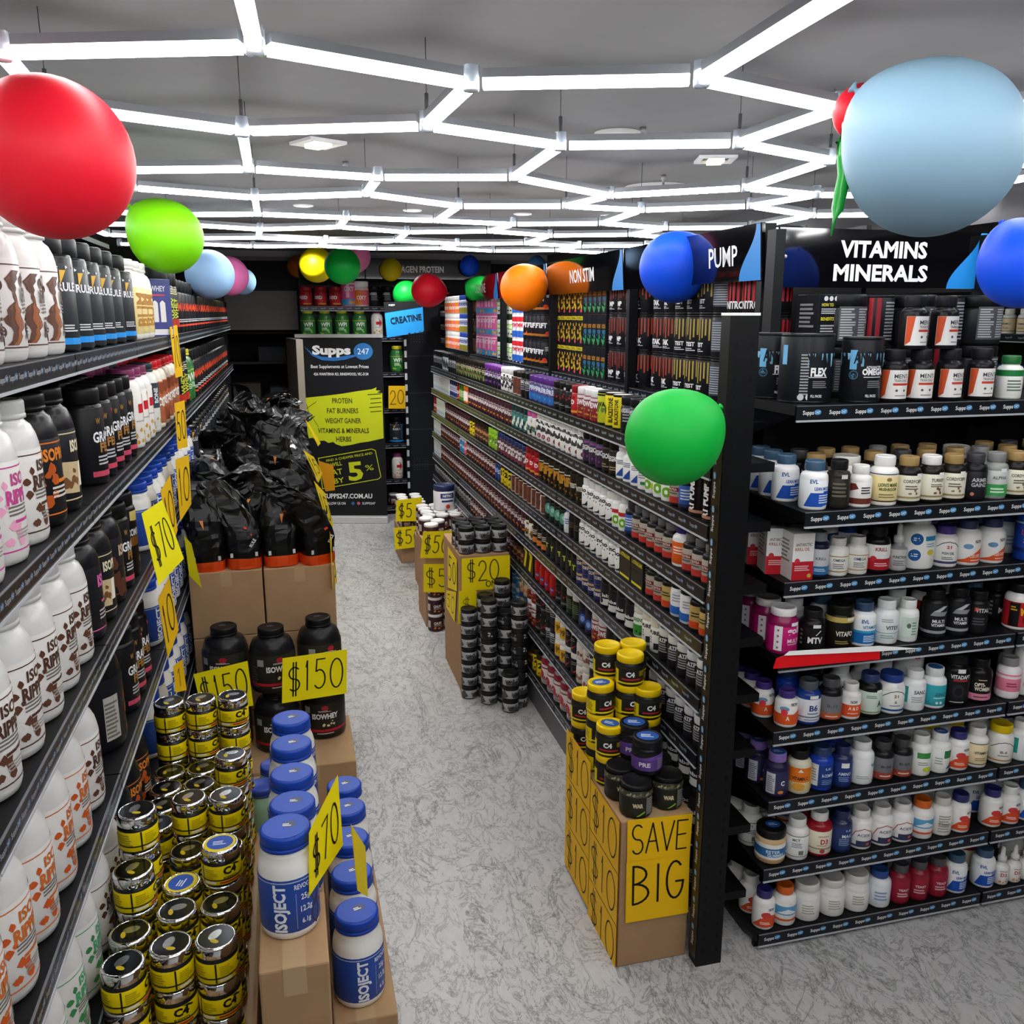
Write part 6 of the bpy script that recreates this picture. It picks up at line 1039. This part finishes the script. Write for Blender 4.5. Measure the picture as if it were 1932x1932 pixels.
# under the pouches
ROWS = 8
for r in range(ROWS):
    for c in range(2):
        for l in range(3):
            x0 = -.478 + .325 * c; y0 = 4.0 + .49 * r; z0 = (0, .376, .752)[l]; x1 = x0 + .318; y1 = y0 + .482
            carton(x0, y0, z0, x1, y1, z0 + (.375, .375, .31)[l], 'brown cardboard box, %s layer, %s row back, %s column under the pouches' % (('bottom', 'middle', 'top')[l], ordn(r), ('left', 'right')[c]), 'boxes under the pouches')
carton(-.16, 3.52, 0, .2, 3.98, .31, 'low cardboard box under the front right black tubs', None)
carton(-.478, 3.52, 0, -.165, 3.98, .31, 'low cardboard box under the front left black tubs', None)
# black tubs in front of the cartons
for i, (px, l) in enumerate(((408, 1), (505, 1), (592, 1), (400, 0), (497, 0), (608, 0))):
    z = .311 + l * .2805; zz = z + .14
    x = [-.33, -.13, .075, -.335, -.125, .08][i]; y = [3.82, 3.76, 3.84, 3.82, 3.76, 3.84][i] - .0
    place('isowhey', x, y, z, random.uniform(-.3, .2) if i != 2 else .3, '@, %s, %s layer' % (['left', 'middle', 'right'][i % 3], ['lower', 'upper'][l]), 'large black tubs before the boxes')
# ---- jars with blue lids ------------------------------------------
carton(-.115, 1.98, 0, .02, 2.7, .752, 'tall cardboard box under the column of blue lidded jars', None)
for i, y in enumerate((2.06, 2.21, 2.38, 2.545)):
    place('isoject', -.046, y, .753, -.1 + .15 * i, 'white jar with blue lid, %s in the column behind front jar' % ordn(i), 'blue lidded jars on the floor stack')
carton(-.13, 1.70, 0, .02, 1.95, .815, 'cardboard box under the foremost blue lidded jar', None)
place('isoject', -.06, 1.85, .816, -.1, 'foremost white jar with blue lid and dna strand label', 'blue lidded jars on the floor stack')
carton(.025, 1.95, 0, .19, 2.75, .42, 'cardboard box under the blue lidded jars beside the aisle', None)
for i, (x, y) in enumerate(((.1, 2.05), (.1, 2.22), (.105, 2.39), (.11, 2.56), (.11, 2.7))):
    place('isoject', x, y, .421, .3, 'white jar with blue lid, %s beside the aisle behind price card' % ordn(i), 'blue lidded jars on the floor stack')
carton(-.235, 2.86, 0, -.06, 3.4, .36, 'cardboard box under the pale green tubs', None)
for i, (x, y) in enumerate(((-.165, 2.93), (-.125, 3.07))): place('greentub', x, y, .361, 0, '@, %s, behind the chrome lidded jars' % ('nearer', 'farther')[i], 'pale green tubs')
# ---- chrome lidded yellow jars ------------------------------------
carton(-.495, 1.7, 0, -.245, 3.02, .427, 'long cardboard box under the chrome lidded yellow jars', None)
cols = [(-.428, -.326), (-.224,)]
n = 0
c4cols = [(-.424, 2.93, 5), (-.322, 2.93, 5), (-.219, 2.93, 5), (-.424, 2.825, 3), (-.322, 2.825, 3), (-.219, 2.825, 3), (-.424, 2.72, 3), (-.322, 2.72, 3), (-.219, 2.7, 4), (-.424, 2.615, 3), (-.322, 2.6, 3), (-.219, 2.595, 3), (-.424, 2.51, 3), (-.322, 2.46, 4), (-.219, 2.45, 4), (-.424, 2.25, 5), (-.322, 2.35, 3), (-.219, 2.345, 3), (-.424, 2.14, 4), (-.322, 2.2, 3), (-.219, 2.2, 4), (-.424, 2.03, 3), (-.322, 2.09, 3), (-.219, 2.09, 3), (-.424, 1.92, 3), (-.322, 1.96, 3), (-.219, 1.96, 3)]
RWN = ['row farthest back', 'second row from back', 'third row from back', 'fourth row from back', 'fifth row from back', 'sixth row from back', 'seventh row from back', 'eighth row from back', 'frontmost row']
for i, (x, y, nz) in enumerate(c4cols):
    x -= .022
    for l in range(nz):
        key = 'c4b' if (i in (19, 20) and l == nz - 1) else 'c4'
        place(key, x + random.uniform(-.001, .001), y, .4275 + l * .1002, pi / 2 - .9 + random.uniform(-.9, .6), '@, %s layer, %s column, %s' % (ordn(l), ('left', 'middle', 'right')[i % 3], RWN[i // 3]), 'chrome lidded yellow jars', single=l < nz - 3)
carton(-.24, 1.7, 0, -.165, 3.02, .427, 'narrow cardboard box beside the chrome lidded jars', None)

# ---- save big box with yellow lidded jars --------------------------
carton(.992, 2.425, 0, 1.248, 3.02, .559, 'tall cardboard box covered in save big cards', None)
yc = [(1.045, 2.96, 4), (1.15, 2.96, 3), (1.043, 2.855, 2), (1.147, 2.82, 4), (1.2, 2.715, 4), (1.197, 2.925, 3), (1.096, 2.745, 3), (1.048, 2.635, 2), (1.192, 2.61, 2)]
yc = [(1.043, 2.965, 2), (1.145, 2.965, 3), (1.196, 2.865, 4), (1.096, 2.87, 4), (1.044, 2.79, 3), (1.145, 2.765, 4), (1.044, 2.688, 2), (1.196, 2.715, 3)]
for i, (x, y, nz) in enumerate(yc):
    for l in range(nz):
        sticker = l == nz - 1 and i in (4, 6)
        place('c4yb' if sticker else 'c4y', x, y, .5595 + l * .1122, random.uniform(-.9, .3), '@, layer %s, %s on the save big box' % (NUM[l], ['back left', 'back middle', 'right of centre', 'left of centre', 'front left', 'front centre', 'foremost left', 'foremost right'][i]), 'yellow lidded jars on the save big box')
for i, (x, y, w_) in enumerate(((1.058, 2.555, 'left behind the foremost'), (1.062, 2.478, 'foremost'), (1.183, 2.50, 'front right'), (1.192, 2.61 - .0, 'back right'))):
    if i == 0: y = 2.59
    place('camo', x if i else 1.05, y, .5595, -.35, '@, %s on the save big box' % w_, 'camouflage jars on the save big box')
for i, (x, y, w_) in enumerate(((1.122, 2.535, 'front one'), (1.118, 2.645, 'one behind'))):
    place('purp', x, y, .5595 + .1155, -.35, '@, %s balanced on the camouflage jars' % w_, 'purple jars')

# ---- silver jar stacks ---------------------------------------------
carton(.905, 4.775, 0, 1.2, 5.32, .40, 'lower cardboard box of the twenty dollar stand', None)
carton(.905, 4.775, .401, 1.2, 5.32, .842, 'upper cardboard box of the twenty dollar stand', None)
for l in range(2):
    for a in range(3):
        for c in range(3):
            place('silver', .955 + a * .098, 4.83 + c * .1, .8425 + l * .0785, random.uniform(-.5, .5), '@, %s layer, %s, %s row on twenty dollar box' % (('lower', 'upper')[l], ('left', 'centre', 'right')[a], ('front', 'middle', 'back')[c]), 'silver jars on the twenty dollar box')
sc = [(.94, 4.705, 7), (1.037, 4.70, 8), (1.035, 4.60, 8), (1.137, 4.70, 9), (1.135, 4.598, 7), (1.195, 4.52, 8), (1.04, 4.495, 2), (1.13, 4.47, 3)]
for i, (x, y, nz) in enumerate(sc):
    if i == 6: continue
    for l in range(nz):
        key = 'silverk' if random.random() < .28 else 'silver'
        place(key, x + random.uniform(-.001, .001), y, .0 + l * .0785, random.uniform(-.5, .6), '@, %s from floor, %s tower before twenty dollar box' % (ordn(l), ORD[i if i < 6 else i - 1]), 'silver jars stacked on the floor', single=False)
# ---- maroon jar stacks -----------------------------------------------
carton(.875, 5.93, 0, 1.07, 6.3, .62, 'cardboard box behind the near fifty dollar cards', None)
for i, (x, y) in enumerate(((.93, 5.862), (1.04, 5.862), (1.15, 5.862))):
    for l in range(3): place('chocjar', x, y, l * .1255, .2, '@, %s layer, %s on floor under fifty dollar card' % (ordn(l), ('left', 'middle', 'right')[i]), 'maroon jars at the near fifty dollar stand', single=True)
for i, (x, y) in enumerate(((.935, 6.0), (1.0, 6.11), (.93, 6.2), (1.03, 6.0), (1.1, 6.0 + .28))):
    if x + .05 < 1.08: place('chocjar', x, y, .621, .2, '@, %s on top of near fifty dollar box' % ORD[i], 'maroon jars at the near fifty dollar stand', single=True)
carton(.96, 6.55, 0, 1.248, 7.1, .42, 'cardboard box under the middle stack of maroon jars', None)
for l in range(2):
    for a in range(3):
        for c in range(4): place('chocjar', 1.015 + a * .108 - .003 * a, 6.61 + c * .12, .421 + l * .1255, .1, '@, %s layer, %s, %s row of middle stack' % (('lower', 'upper')[l], ('left', 'centre', 'right')[a], ORD[c]), 'maroon jars in the middle stack', single=True)
place('pail', 1.165, 6.78, .421 + .2515, .2, 'white pail with dark blue lid on the maroon jars', None)
carton(.91, 7.62, 0, 1.2, 8.1, .3, 'cardboard box under the far stack of maroon jars', None)
for l in range(2):
    for a in range(2):
        for c in range(4): place('chocjar', .97 + a * .13, 7.68 + c * .115, .301 + l * .1255, .1, '@, %s layer, %s, %s row of far stack' % (('lower', 'upper')[l], ('left', 'right')[a], ORD[c]), 'maroon jars in the far stack', single=True)

# ================================================================== pouches
from mathutils import noise as mnoise
def pouch_mesh(seed, flop, lx):
    rs = random.Random(seed); B = MB(); Bt = MB(); Ar = MB(); H = .38; n = 30
    m_p = mat('#08090a', .3, var=.2); m_o = mat('#e24a10', .3, .35)
    m_p.node_tree.nodes['Principled BSDF'].inputs['Specular IOR Level'].default_value = .3
    def sec(t_):
        f = min(1, max(0, (t_ - .2) / .8))
        wx = .075 * (1 + .05 * sin(3 * t_)) * (1 - .28 * max(0, f - .45)); wy = .07 * (1 - f) ** .8 * (1 + .8 * f * (1 - f)) + .003
        ln = flop * max(0, t_ - .5) ** 1.7; lnx = lx * max(0, t_ - .35) ** 1.5
        return wx, wy, ln, lnx, H * t_ - (abs(flop) * .55 + abs(lx) * .3) * max(0, t_ - .6) ** 2
    def ring(t_, e=0):
        wx, wy, ln, lnx, zz = sec(t_); out = []
        for i in range(n):
            a = 2 * pi * i / n; c, s = cos(a), sin(a); p = .5
            x = (wx + e) * math.copysign(abs(c) ** p, c); y = (wy + e) * math.copysign(abs(s) ** p, s)
            v = Vector((x * 16 + seed * 5, y * 16, t_ * 5)); d = Vector((0, 0, 0))
            k = .004 if t_ < .15 else .004 + .017 * min(1, (t_ - .15) * 1.6)
            if t_ > .02: d = mnoise.noise_vector(v) * k + mnoise.noise_vector(v * 2.6) * k * .55
            fold = .005 * (1 - abs(c)) * (1 if t_ < .6 else .4) * -1 if abs(c) < .18 else 0
            out.append((x + d.x + lnx, y + d.y + ln + math.copysign(fold, s), max(0, zz + d.z * (t_ > .1))))
        return out
    def loft(mb, rings, m, cap):
        vs = [p for r in rings for p in r]; fs = []
        for k in range(len(rings) - 1):
            for i in range(n): fs.append((k * n + i, k * n + (i + 1) % n, (k + 1) * n + (i + 1) % n, (k + 1) * n + i))
        if cap[0]: fs.append(tuple(range(n))[::-1])
        if cap[1]: fs.append(tuple((len(rings) - 1) * n + i for i in range(n)))
        mb.add(vs, fs, m, False)
    T_ = [.13] + [.16 + .84 * q / 17 for q in range(18)]
    rg = [ring(t_) for t_ in T_]
    loft(B, rg, m_p, (False, True))
    b0 = [ring(t_, .0006) for t_ in (0, .03, .07, .1)]; b0[0] = [(x, y, 0) for x, y, z in b0[0]]; loft(Bt, b0 + [rg[0]], m_o, (True, False))
    def fr(u, v, o):
        t_ = v / H; wx, wy, ln, lnx, zz = sec(t_)
        return (u + lnx, -(wy * .96 + .010 + .008 * t_) + ln - o, zz)
    emboss(Ar, [aS(.022, .13, .04, .2, 2, '#d8401c', seed, .5), aT('RULE', .04, .12, .014, '#d8d8d8', .04, .03, 1.0)] if seed % 2 else [aP([(-.004, .24), (.012, .24), (.004, .2)], '#d8823c')], fr)
    emboss(Ar, [aR(-.06, .058, -.048, .078, '#c8c8c8'), aR(.048, .058, .06, .078, '#c8c8c8')], fr)
    return B.mesh('pouch'), Bt.mesh('base_band'), Ar.mesh('print')
PM = [pouch_mesh(s, f, l) for s, f, l in ((1, .1, -.25), (2, .45, .2), (3, -.2, -.35), (4, .6, .05), (5, .3, .4), (6, .2, -.12), (7, -.35, .25))]
rs = random.Random(11)
def pouch(x, y, z, rz, v, label, tilt=0, tx=0):
    t = thing('protein_pouch', label, 'pouch', (x, y, z), rz, 'black pouches piled on the boxes'); t.rotation_euler[0] = tilt; t.rotation_euler[1] = tx
    for nme, me in zip(('pouch', 'base_band', 'print'), PM[v]): link(me, nme, t)
for r in range(23):
    for c in range(4):
        y = 4.085 + r * .163; x = -.395 + c * .16
        if y > 7.85: continue
        back_ = min(1, r / 6); x -= .035 * back_ * (c / 3)
        pouch(x, y, 1.063 + back_ * rs.uniform(0, .07), rs.uniform(-.2, .2) + (.3 if c == 3 else 0), (rs.randrange(7) if c < 3 else rs.choice((0, 2, 5))) if r else (5, 0, 3, 2)[c], 'black pouch with orange base, %s from left, %s row back on boxes' % (ORD[c], ordn(r)), tilt=rs.uniform(-.06, .06), tx=rs.uniform(-.05, .05) * back_)
for i in range(34):
    y = 4.55 + i * .095; x = [-.34, -.2, -.12, -.27, -.15][i % 5] + rs.uniform(-.04, .04)
    pouch(x, y, 1.25 + .05 * rs.random() + .02 * (i / 34), rs.uniform(-3, 3), rs.randrange(7), 'crumpled black pouch lying on top of the pile, %s from near end' % ordn(i), tilt=rs.choice((-.5, .4, .6, -.7, .8)), tx=rs.uniform(-.4, .4))

# ================================================================== hand-lettered price cards
def arc(cx, cy, rx, ry, a0, a1, n=12): return [(cx + rx * cos(radians(a0 + (a1 - a0) * i / n)), cy + ry * sin(radians(a0 + (a1 - a0) * i / n))) for i in range(n + 1)]
G = {'$': [arc(.5, .68, .38, .2, 40, 270, 10) + arc(.5, .28, .38, .2, 90, -140, 10)[1:], [(.42, 1.05), (.42, -.1)], [(.62, 1.05), (.62, -.1)]],
     '1': [[(.35, .8), (.5, 1), (.5, 0)]], '0': [arc(.5, .5, .42, .5, 90, 450, 20)], '5': [[(.85, 1), (.25, 1), (.2, .6)], arc(.45, .32, .42, .32, 120, -140, 14)],
     '2': [arc(.48, .7, .38, .3, 170, -30, 10) + [(.1, 0), (.95, .02)]], '7': [[(.1, .98), (.9, 1), (.4, 0)]],
     'S': [arc(.5, .74, .4, .25, 40, 270, 10) + arc(.5, .25, .42, .25, 90, -150, 10)[1:]], 'A': [[(0, 0), (.5, 1), (1, 0)], [(.2, .38), (.8, .38)]], 'V': [[(0, 1), (.5, 0), (1, 1)]],
     'E': [[(.9, 1), (.1, 1), (.1, 0), (.9, 0)], [(.1, .5), (.8, .52)]], 'B': [[(.1, 0), (.1, 1)], arc(.1, .76, .7, .24, 90, -90, 10), arc(.1, .26, .82, .27, 90, -90, 10)], 'I': [[(.5, 1), (.5, 0)]],
     'G': [arc(.5, .5, .45, .5, 50, 330, 16) + [(.95, .45), (.55, .45)]], 'O': [arc(.5, .5, .45, .5, 90, 450, 18)], 'N': [[(.1, 0), (.1, 1), (.9, 0), (.9, 1)]], 'L': [[(.1, 1), (.1, 0), (.9, 0)]], 'Y': [[(0, 1), (.5, .5), (1, 1)], [(.5, .5), (.5, 0)]]}
WD = {'1': .55, 'I': .5, '$': 1.0, '0': 1.1, 'O': 1.1}
def strokes(text, u0, v0, u1, v1, wd, seed=1):
    rs = random.Random(seed); tot = sum(WD.get(c, 1) for c in text) + .18 * (len(text) - 1); out = []; u = u0; k = (u1 - u0) / tot
    for c in text:
        w_ = WD.get(c, 1) * k; dv = rs.uniform(-.03, .03) * (v1 - v0)
        for pl in G.get(c, []):
            out.append(([(u + x * w_, v0 + y * (v1 - v0) + dv) for x, y in pl], wd))
        u += w_ + .18 * k
    return out
PAPN = 0
def paper(q, text, label, col='#f6df00', box=(.08, .2, .92, .8), extra=(), wd=.028, curl=0., mirror=False):
    """q: four 3D corners TL, TR, BR, BL of the real card"""
    TL, TR, BR, BL = [Vector(p) for p in q]; nrm = ((TR - TL).cross(BL - TL)).normalized()
    if nrm.dot(C0 - TL) < 0: nrm = -nrm
    cen = (TL + TR + BR + BL) / 4
    def P(u, v, o=0): return TL * ((1 - u) * v) + TR * (u * v) + BR * (u * (1 - v)) + BL * ((1 - u) * (1 - v)) + nrm * (o + curl * sin(pi * u) * (1 - v) + curl * .5 * (u - .5) ** 2) - cen
    t = thing('price_card', label, 'price card', cen, 0, 'hand-lettered yellow price cards')
    b = MB(); n = 6; m = mat(col, .62)
    g = [P(i / n, j / n, o) for o in (.0004, -.0004) for j in range(n + 1) for i in range(n + 1)]; N1 = (n + 1) ** 2
    fs = []
    for j in range(n):
        for i in range(n):
            a = j * (n + 1) + i; fs.append((a, a + 1, a + n + 2, a + n + 1)); a += N1; fs.append((a + n + 1, a + n + 2, a + 1, a))
    b.add(g, fs, m, True); b.build('card', t)
    if text or extra:
        b = MB(); W_ = (TR - TL).length; H_ = (TL - BL).length
        for k, (pl, w_) in enumerate((strokes(text, *box, wd, len(label)) if text else []) + list(extra)):
            for (x0, y0), (x1, y1) in zip(pl, pl[1:]):
                dx, dy = (x1 - x0) * W_, (y1 - y0) * H_; l = math.hypot(dx, dy) or 1; s_ = w_ * min(W_, H_) * .5
                nx, ny = -dy / l * s_ / W_, dx / l * s_ / H_; ex, ey = dx / l * s_ / W_ * .7, dy / l * s_ / H_ * .7
                vs = [P(x0 + nx - ex, y0 + ny - ey, .0012), P(x0 - nx - ex, y0 - ny - ey, .0012), P(x1 - nx + ex, y1 - ny + ey, .0012), P(x1 + nx + ex, y1 + ny + ey, .0012)]
                b.add(vs, [(0, 1, 2, 3)], m_ink)
        b.build('lettering', t)
    return t
def onX(pts, X, tilt=0): return [onplane(x, y, Vector((X, 3, 1.5)), Vector((1, tilt, 0)).normalized()) for x, y in pts]
def onYp(pts, Y, tilt=0, X=0): return [onplane(x, y, Vector((X, Y, 1)), Vector((tilt, 1, 0)).normalized()) for x, y in pts]
def card_at(px, py, X, w_, h_, yaw, roll, text, label, **kw):
    """card of real size w_ x h_ centred where the pixel meets the plane X; yaw 0 faces the aisle (+x)"""
    c = atX(px, py, X); r = Vector((sin(yaw), cos(yaw), 0)); u = Vector((0, 0, 1))
    r2 = r * cos(roll) + u * sin(roll); u2 = u * cos(roll) - r * sin(roll)
    return paper([c - r2 * w_ / 2 + u2 * h_ / 2, c + r2 * w_ / 2 + u2 * h_ / 2, c + r2 * w_ / 2 - u2 * h_ / 2, c - r2 * w_ / 2 - u2 * h_ / 2], text, label, **kw)
Y2 = '#eebc00'
# cards hanging from the left shelf edges, seen at a slant
def hang(pts, Y, n, text, label, **kw):
    P = atX(pts[0][0], pts[0][1], -.46) if Y is None else Vector((-.45, Y, 1.5))
    return paper([onplane(x, y, P, Vector(n).normalized()) for x, y in pts], text, label, **kw)
hang(((320, 617), (334, 613), (345, 709), (331, 713)), 4.25, (1, -.25, 0), '70', 'narrow yellow card hanging below the left top shelf', col=Y2, wd=.05)
hang(((329, 761), (348, 755), (354, 843), (335, 848)), 4.1, (1, -.2, 0), '50', 'yellow card at the second left shelf edge, above the tall ten card', col=Y2, wd=.05)
hang(((331, 867), (356, 858), (361, 951), (340, 984)), 3.95, (1, -.1, 0), '10', 'yellow card over black pouches at the third left shelf', col=Y2, wd=.04)
hang(((303, 926), (321, 896), (335, 1000), (322, 1040)), 3.5, (1, -.1, 0), '10', 'yellow card behind the seventy dollar card on left shelf', col=Y2, wd=.05)
hang(((267, 969), (306, 943), (347, 1054), (299, 1105)), 3.0, (1, -.45, .1), '$70', 'bright yellow seventy dollar card tilted before the blue jars', col='#f6ea10', box=(.1, .25, .9, .75), wd=.035)
hang(((298, 1130), (319, 1088), (337, 1188), (317, 1243)), 3.2, (1, -.1, 0), '10', 'yellow diamond shaped card at the fourth left shelf', col=Y2, wd=.05)
hang(((327, 1257), (344, 1244), (352, 1302), (331, 1307)), 3.3, (1, -.1, 0), '1', 'short yellow card above the rear chrome jars', col=Y2, wd=.05)
hang(((347, 1010), (361, 1026), (381, 1110), (357, 1086)), 3.75, (1, -.5, 0), '', 'dull yellow card back left of the brown boxes', col='#b8b000')
# cards on black tubs and jar columns
paper(onYp(((365, 1272), (467, 1247), (478, 1331), (383, 1350)), 3.6, .1, -.3), '$150', 'yellow one hundred fifty dollar card at left, partly behind chrome jars', col='#f8e800', box=(.05, .2, .95, .85), wd=.03)
paper(onYp(((533, 1242), (655, 1225), (654, 1308), (532, 1327)), 3.62, -.05, 0), '$150', 'yellow one hundred fifty dollar card at right on black tubs', col='#f8e800', box=(.08, .2, .95, .85), wd=.03)
paper([onplane(x, y, Vector((.07, 1.9, 1)), Vector((.75, -.6, 0)).normalized()) for x, y in ((583, 1571), (637, 1462), (647, 1594), (583, 1692))], '$70', 'yellow seventy dollar card leaning on the front blue lidded jars', col='#f8e400', box=(.1, .2, .92, .75), wd=.035)
paper([onplane(x, y, Vector((.2, 2.2, .6)), Vector((1, -.3, 0)).normalized()) for x, y in ((662, 1555), (689, 1597), (694, 1692), (674, 1680))], '', 'yellow card on the aisle side of blue lidded jars', col='#e8cc00')
# cards along the aisle side of the pouches
for pts, Y, ds in ((((572, 849), (592, 862), (608, 893), (601, 911)), 5.2, 'near the top of the pile'), (((592, 907), (613, 930), (629, 990), (622, 1003)), 4.7, 'low on the pile'), (((575, 790), (583, 800), (605, 836), (600, 842)), 6.3, 'far along the pile'), (((622, 1002), (631, 1045), (636, 1098), (627, 1112)), 4.3, 'beside the front right box')):
    paper([onplane(x, y, Vector((.19, Y, 1.2)), Vector((1, -.12, 0)).normalized()) for x, y in pts], '15' if Y < 6 else '', 'yellow card on the aisle side of the pouches, ' + ds, col='#f4d400', wd=.05)
paper([onplane(x, y, Vector((.21, 5.0, 1.2)), Vector((.3, 1, 0)).normalized()) for x, y in ((600, 869), (629, 878), (632, 925), (614, 927))], '', 'orange yellow card sticking out from the pouches before the banner', col='#d89410')
# right floor stands
def flatY(pts, Y, tx, lb, **kw): return paper([atY(x, y, Y) for x, y in pts], tx, lb, **kw)
flatY(((748, 944), (796, 938), (796, 983), (747, 984)), 7.6, '$5', 'yellow five dollar card on the far maroon jar stand, upper', box=(.08, .2, .62, .8), wd=.04)
flatY(((743, 996), (796, 991), (797, 1031), (745, 1037)), 7.58, '$50', 'yellow fifty dollar card on the far box', box=(.06, .22, .98, .85), wd=.04)
flatY(((798, 1003), (853, 1001), (845, 1053), (793, 1053)), 5.79, '$50', 'yellow fifty dollar card on the near maroon stand, upper', box=(.08, .2, .98, .82), wd=.035)
flatY(((799, 1064), (845, 1064), (848, 1118), (799, 1117)), 5.77, '$5', 'yellow five dollar card below the near fifty dollar card', box=(.08, .2, .95, .82), wd=.035)
flatY(((871, 1054), (962, 1047), (962, 1110), (871, 1115)), 4.768, '$20', 'yellow twenty dollars only card on the cardboard stand', box=(.1, .3, .78, .9), extra=strokes('ONLY', .5, .1, .92, .27, .025), wd=.03)
flatY(((866, 1115), (899, 1114), (899, 1174), (864, 1177)), 4.765, '$', 'yellow card on the stand below the twenty dollars only card', box=(.2, .4, .7, .8), wd=.03)
for pts, lb in ((((845, 1030), (862, 1056), (862, 1116), (845, 1108)), 'upper yellow card on the aisle side of the twenty dollar stand'), (((842, 1113), (861, 1117), (858, 1174), (842, 1145)), 'lower yellow card on the aisle side of the twenty dollar stand')):
    paper([atX(x, y, .899) for x, y in pts], '50', lb, wd=.04)
flatY(((733, 728), (765, 728), (765, 771), (733, 771)), 9.55, '20', 'yellow twenty card on the back wall right of the banner', col=Y2, wd=.04)
flatY(((566, 728), (580, 728), (580, 768), (566, 768)), 9.55, '', 'yellow card on the back wall left of the banner', col=Y2)
# save big cards on the tall box
def quad(a, b_, c, d): return [a, b_, c, d]
YF_ = 2.419
flatY(((1184, 1548), (1307, 1535), (1301, 1613), (1183, 1629)), YF_, 'SAVE', 'golden yellow card reading save on the tall box', col='#f6c200', box=(.06, .2, .95, .88), wd=.035)
flatY(((1182, 1628), (1301, 1612), (1298, 1722), (1180, 1742)), YF_ - .002, 'BIG', 'golden yellow card reading big below the save card', col='#f6c200', box=(.08, .3, .92, .92), wd=.035)
for c in range(2):
    for r in range(3):
        y1 = 3.0 - c * .29; z1 = .62 - r * .2 if c == 0 else .56 - r * .2
        paper([(.985, y1, z1), (.985, y1 - .285, z1), (.985, y1 - .285, z1 - .195), (.985, y1, z1 - .195)], '$10', 'golden yellow ten dollar card on box side, %s column, %s from top' % (('far', 'near')[c], ORD[r]), col='#f2bd00', box=(.06, .15, .95, .88), wd=.03)
# creatine shelf card
p = [atD(x, y, 8.3) for x, y in ((724, 570), (797, 568), (800, 626), (730, 637))]
t = paper(p, '', 'bright blue creatine card with black top', col='#1899e6')
TL, TR, BR, BL = p; cen = (TL + TR + BR + BL) / 4
def PC(u, v, o): return (TL * ((1 - u) * v) + TR * (u * v) + BR * (u * (1 - v)) + BL * ((1 - u) * (1 - v)) - F_ * (.0015 + o)) - cen
W_ = (TR - TL).length; H_ = (TL - BL).length
b = MB(); emboss(b, [aP([(0, .7 * H_), (W_, .82 * H_), (W_, H_), (0, H_)], '#1a1b1e'), aT('CREATINE', .54 * W_, .47 * H_, .062, '#16242e', .82 * W_, .03, .05), aT('supps', .2 * W_, .9 * H_, .02, '#e8e8e8', .16 * W_), aS(.5 * W_, 0, W_, .04 * H_, 6, '#1a1b1e', 3, .7)], lambda u, v, o: PC(u / W_, v / H_, o)); b.build('print', t)
print('OBJECTS', len(bpy.data.objects))
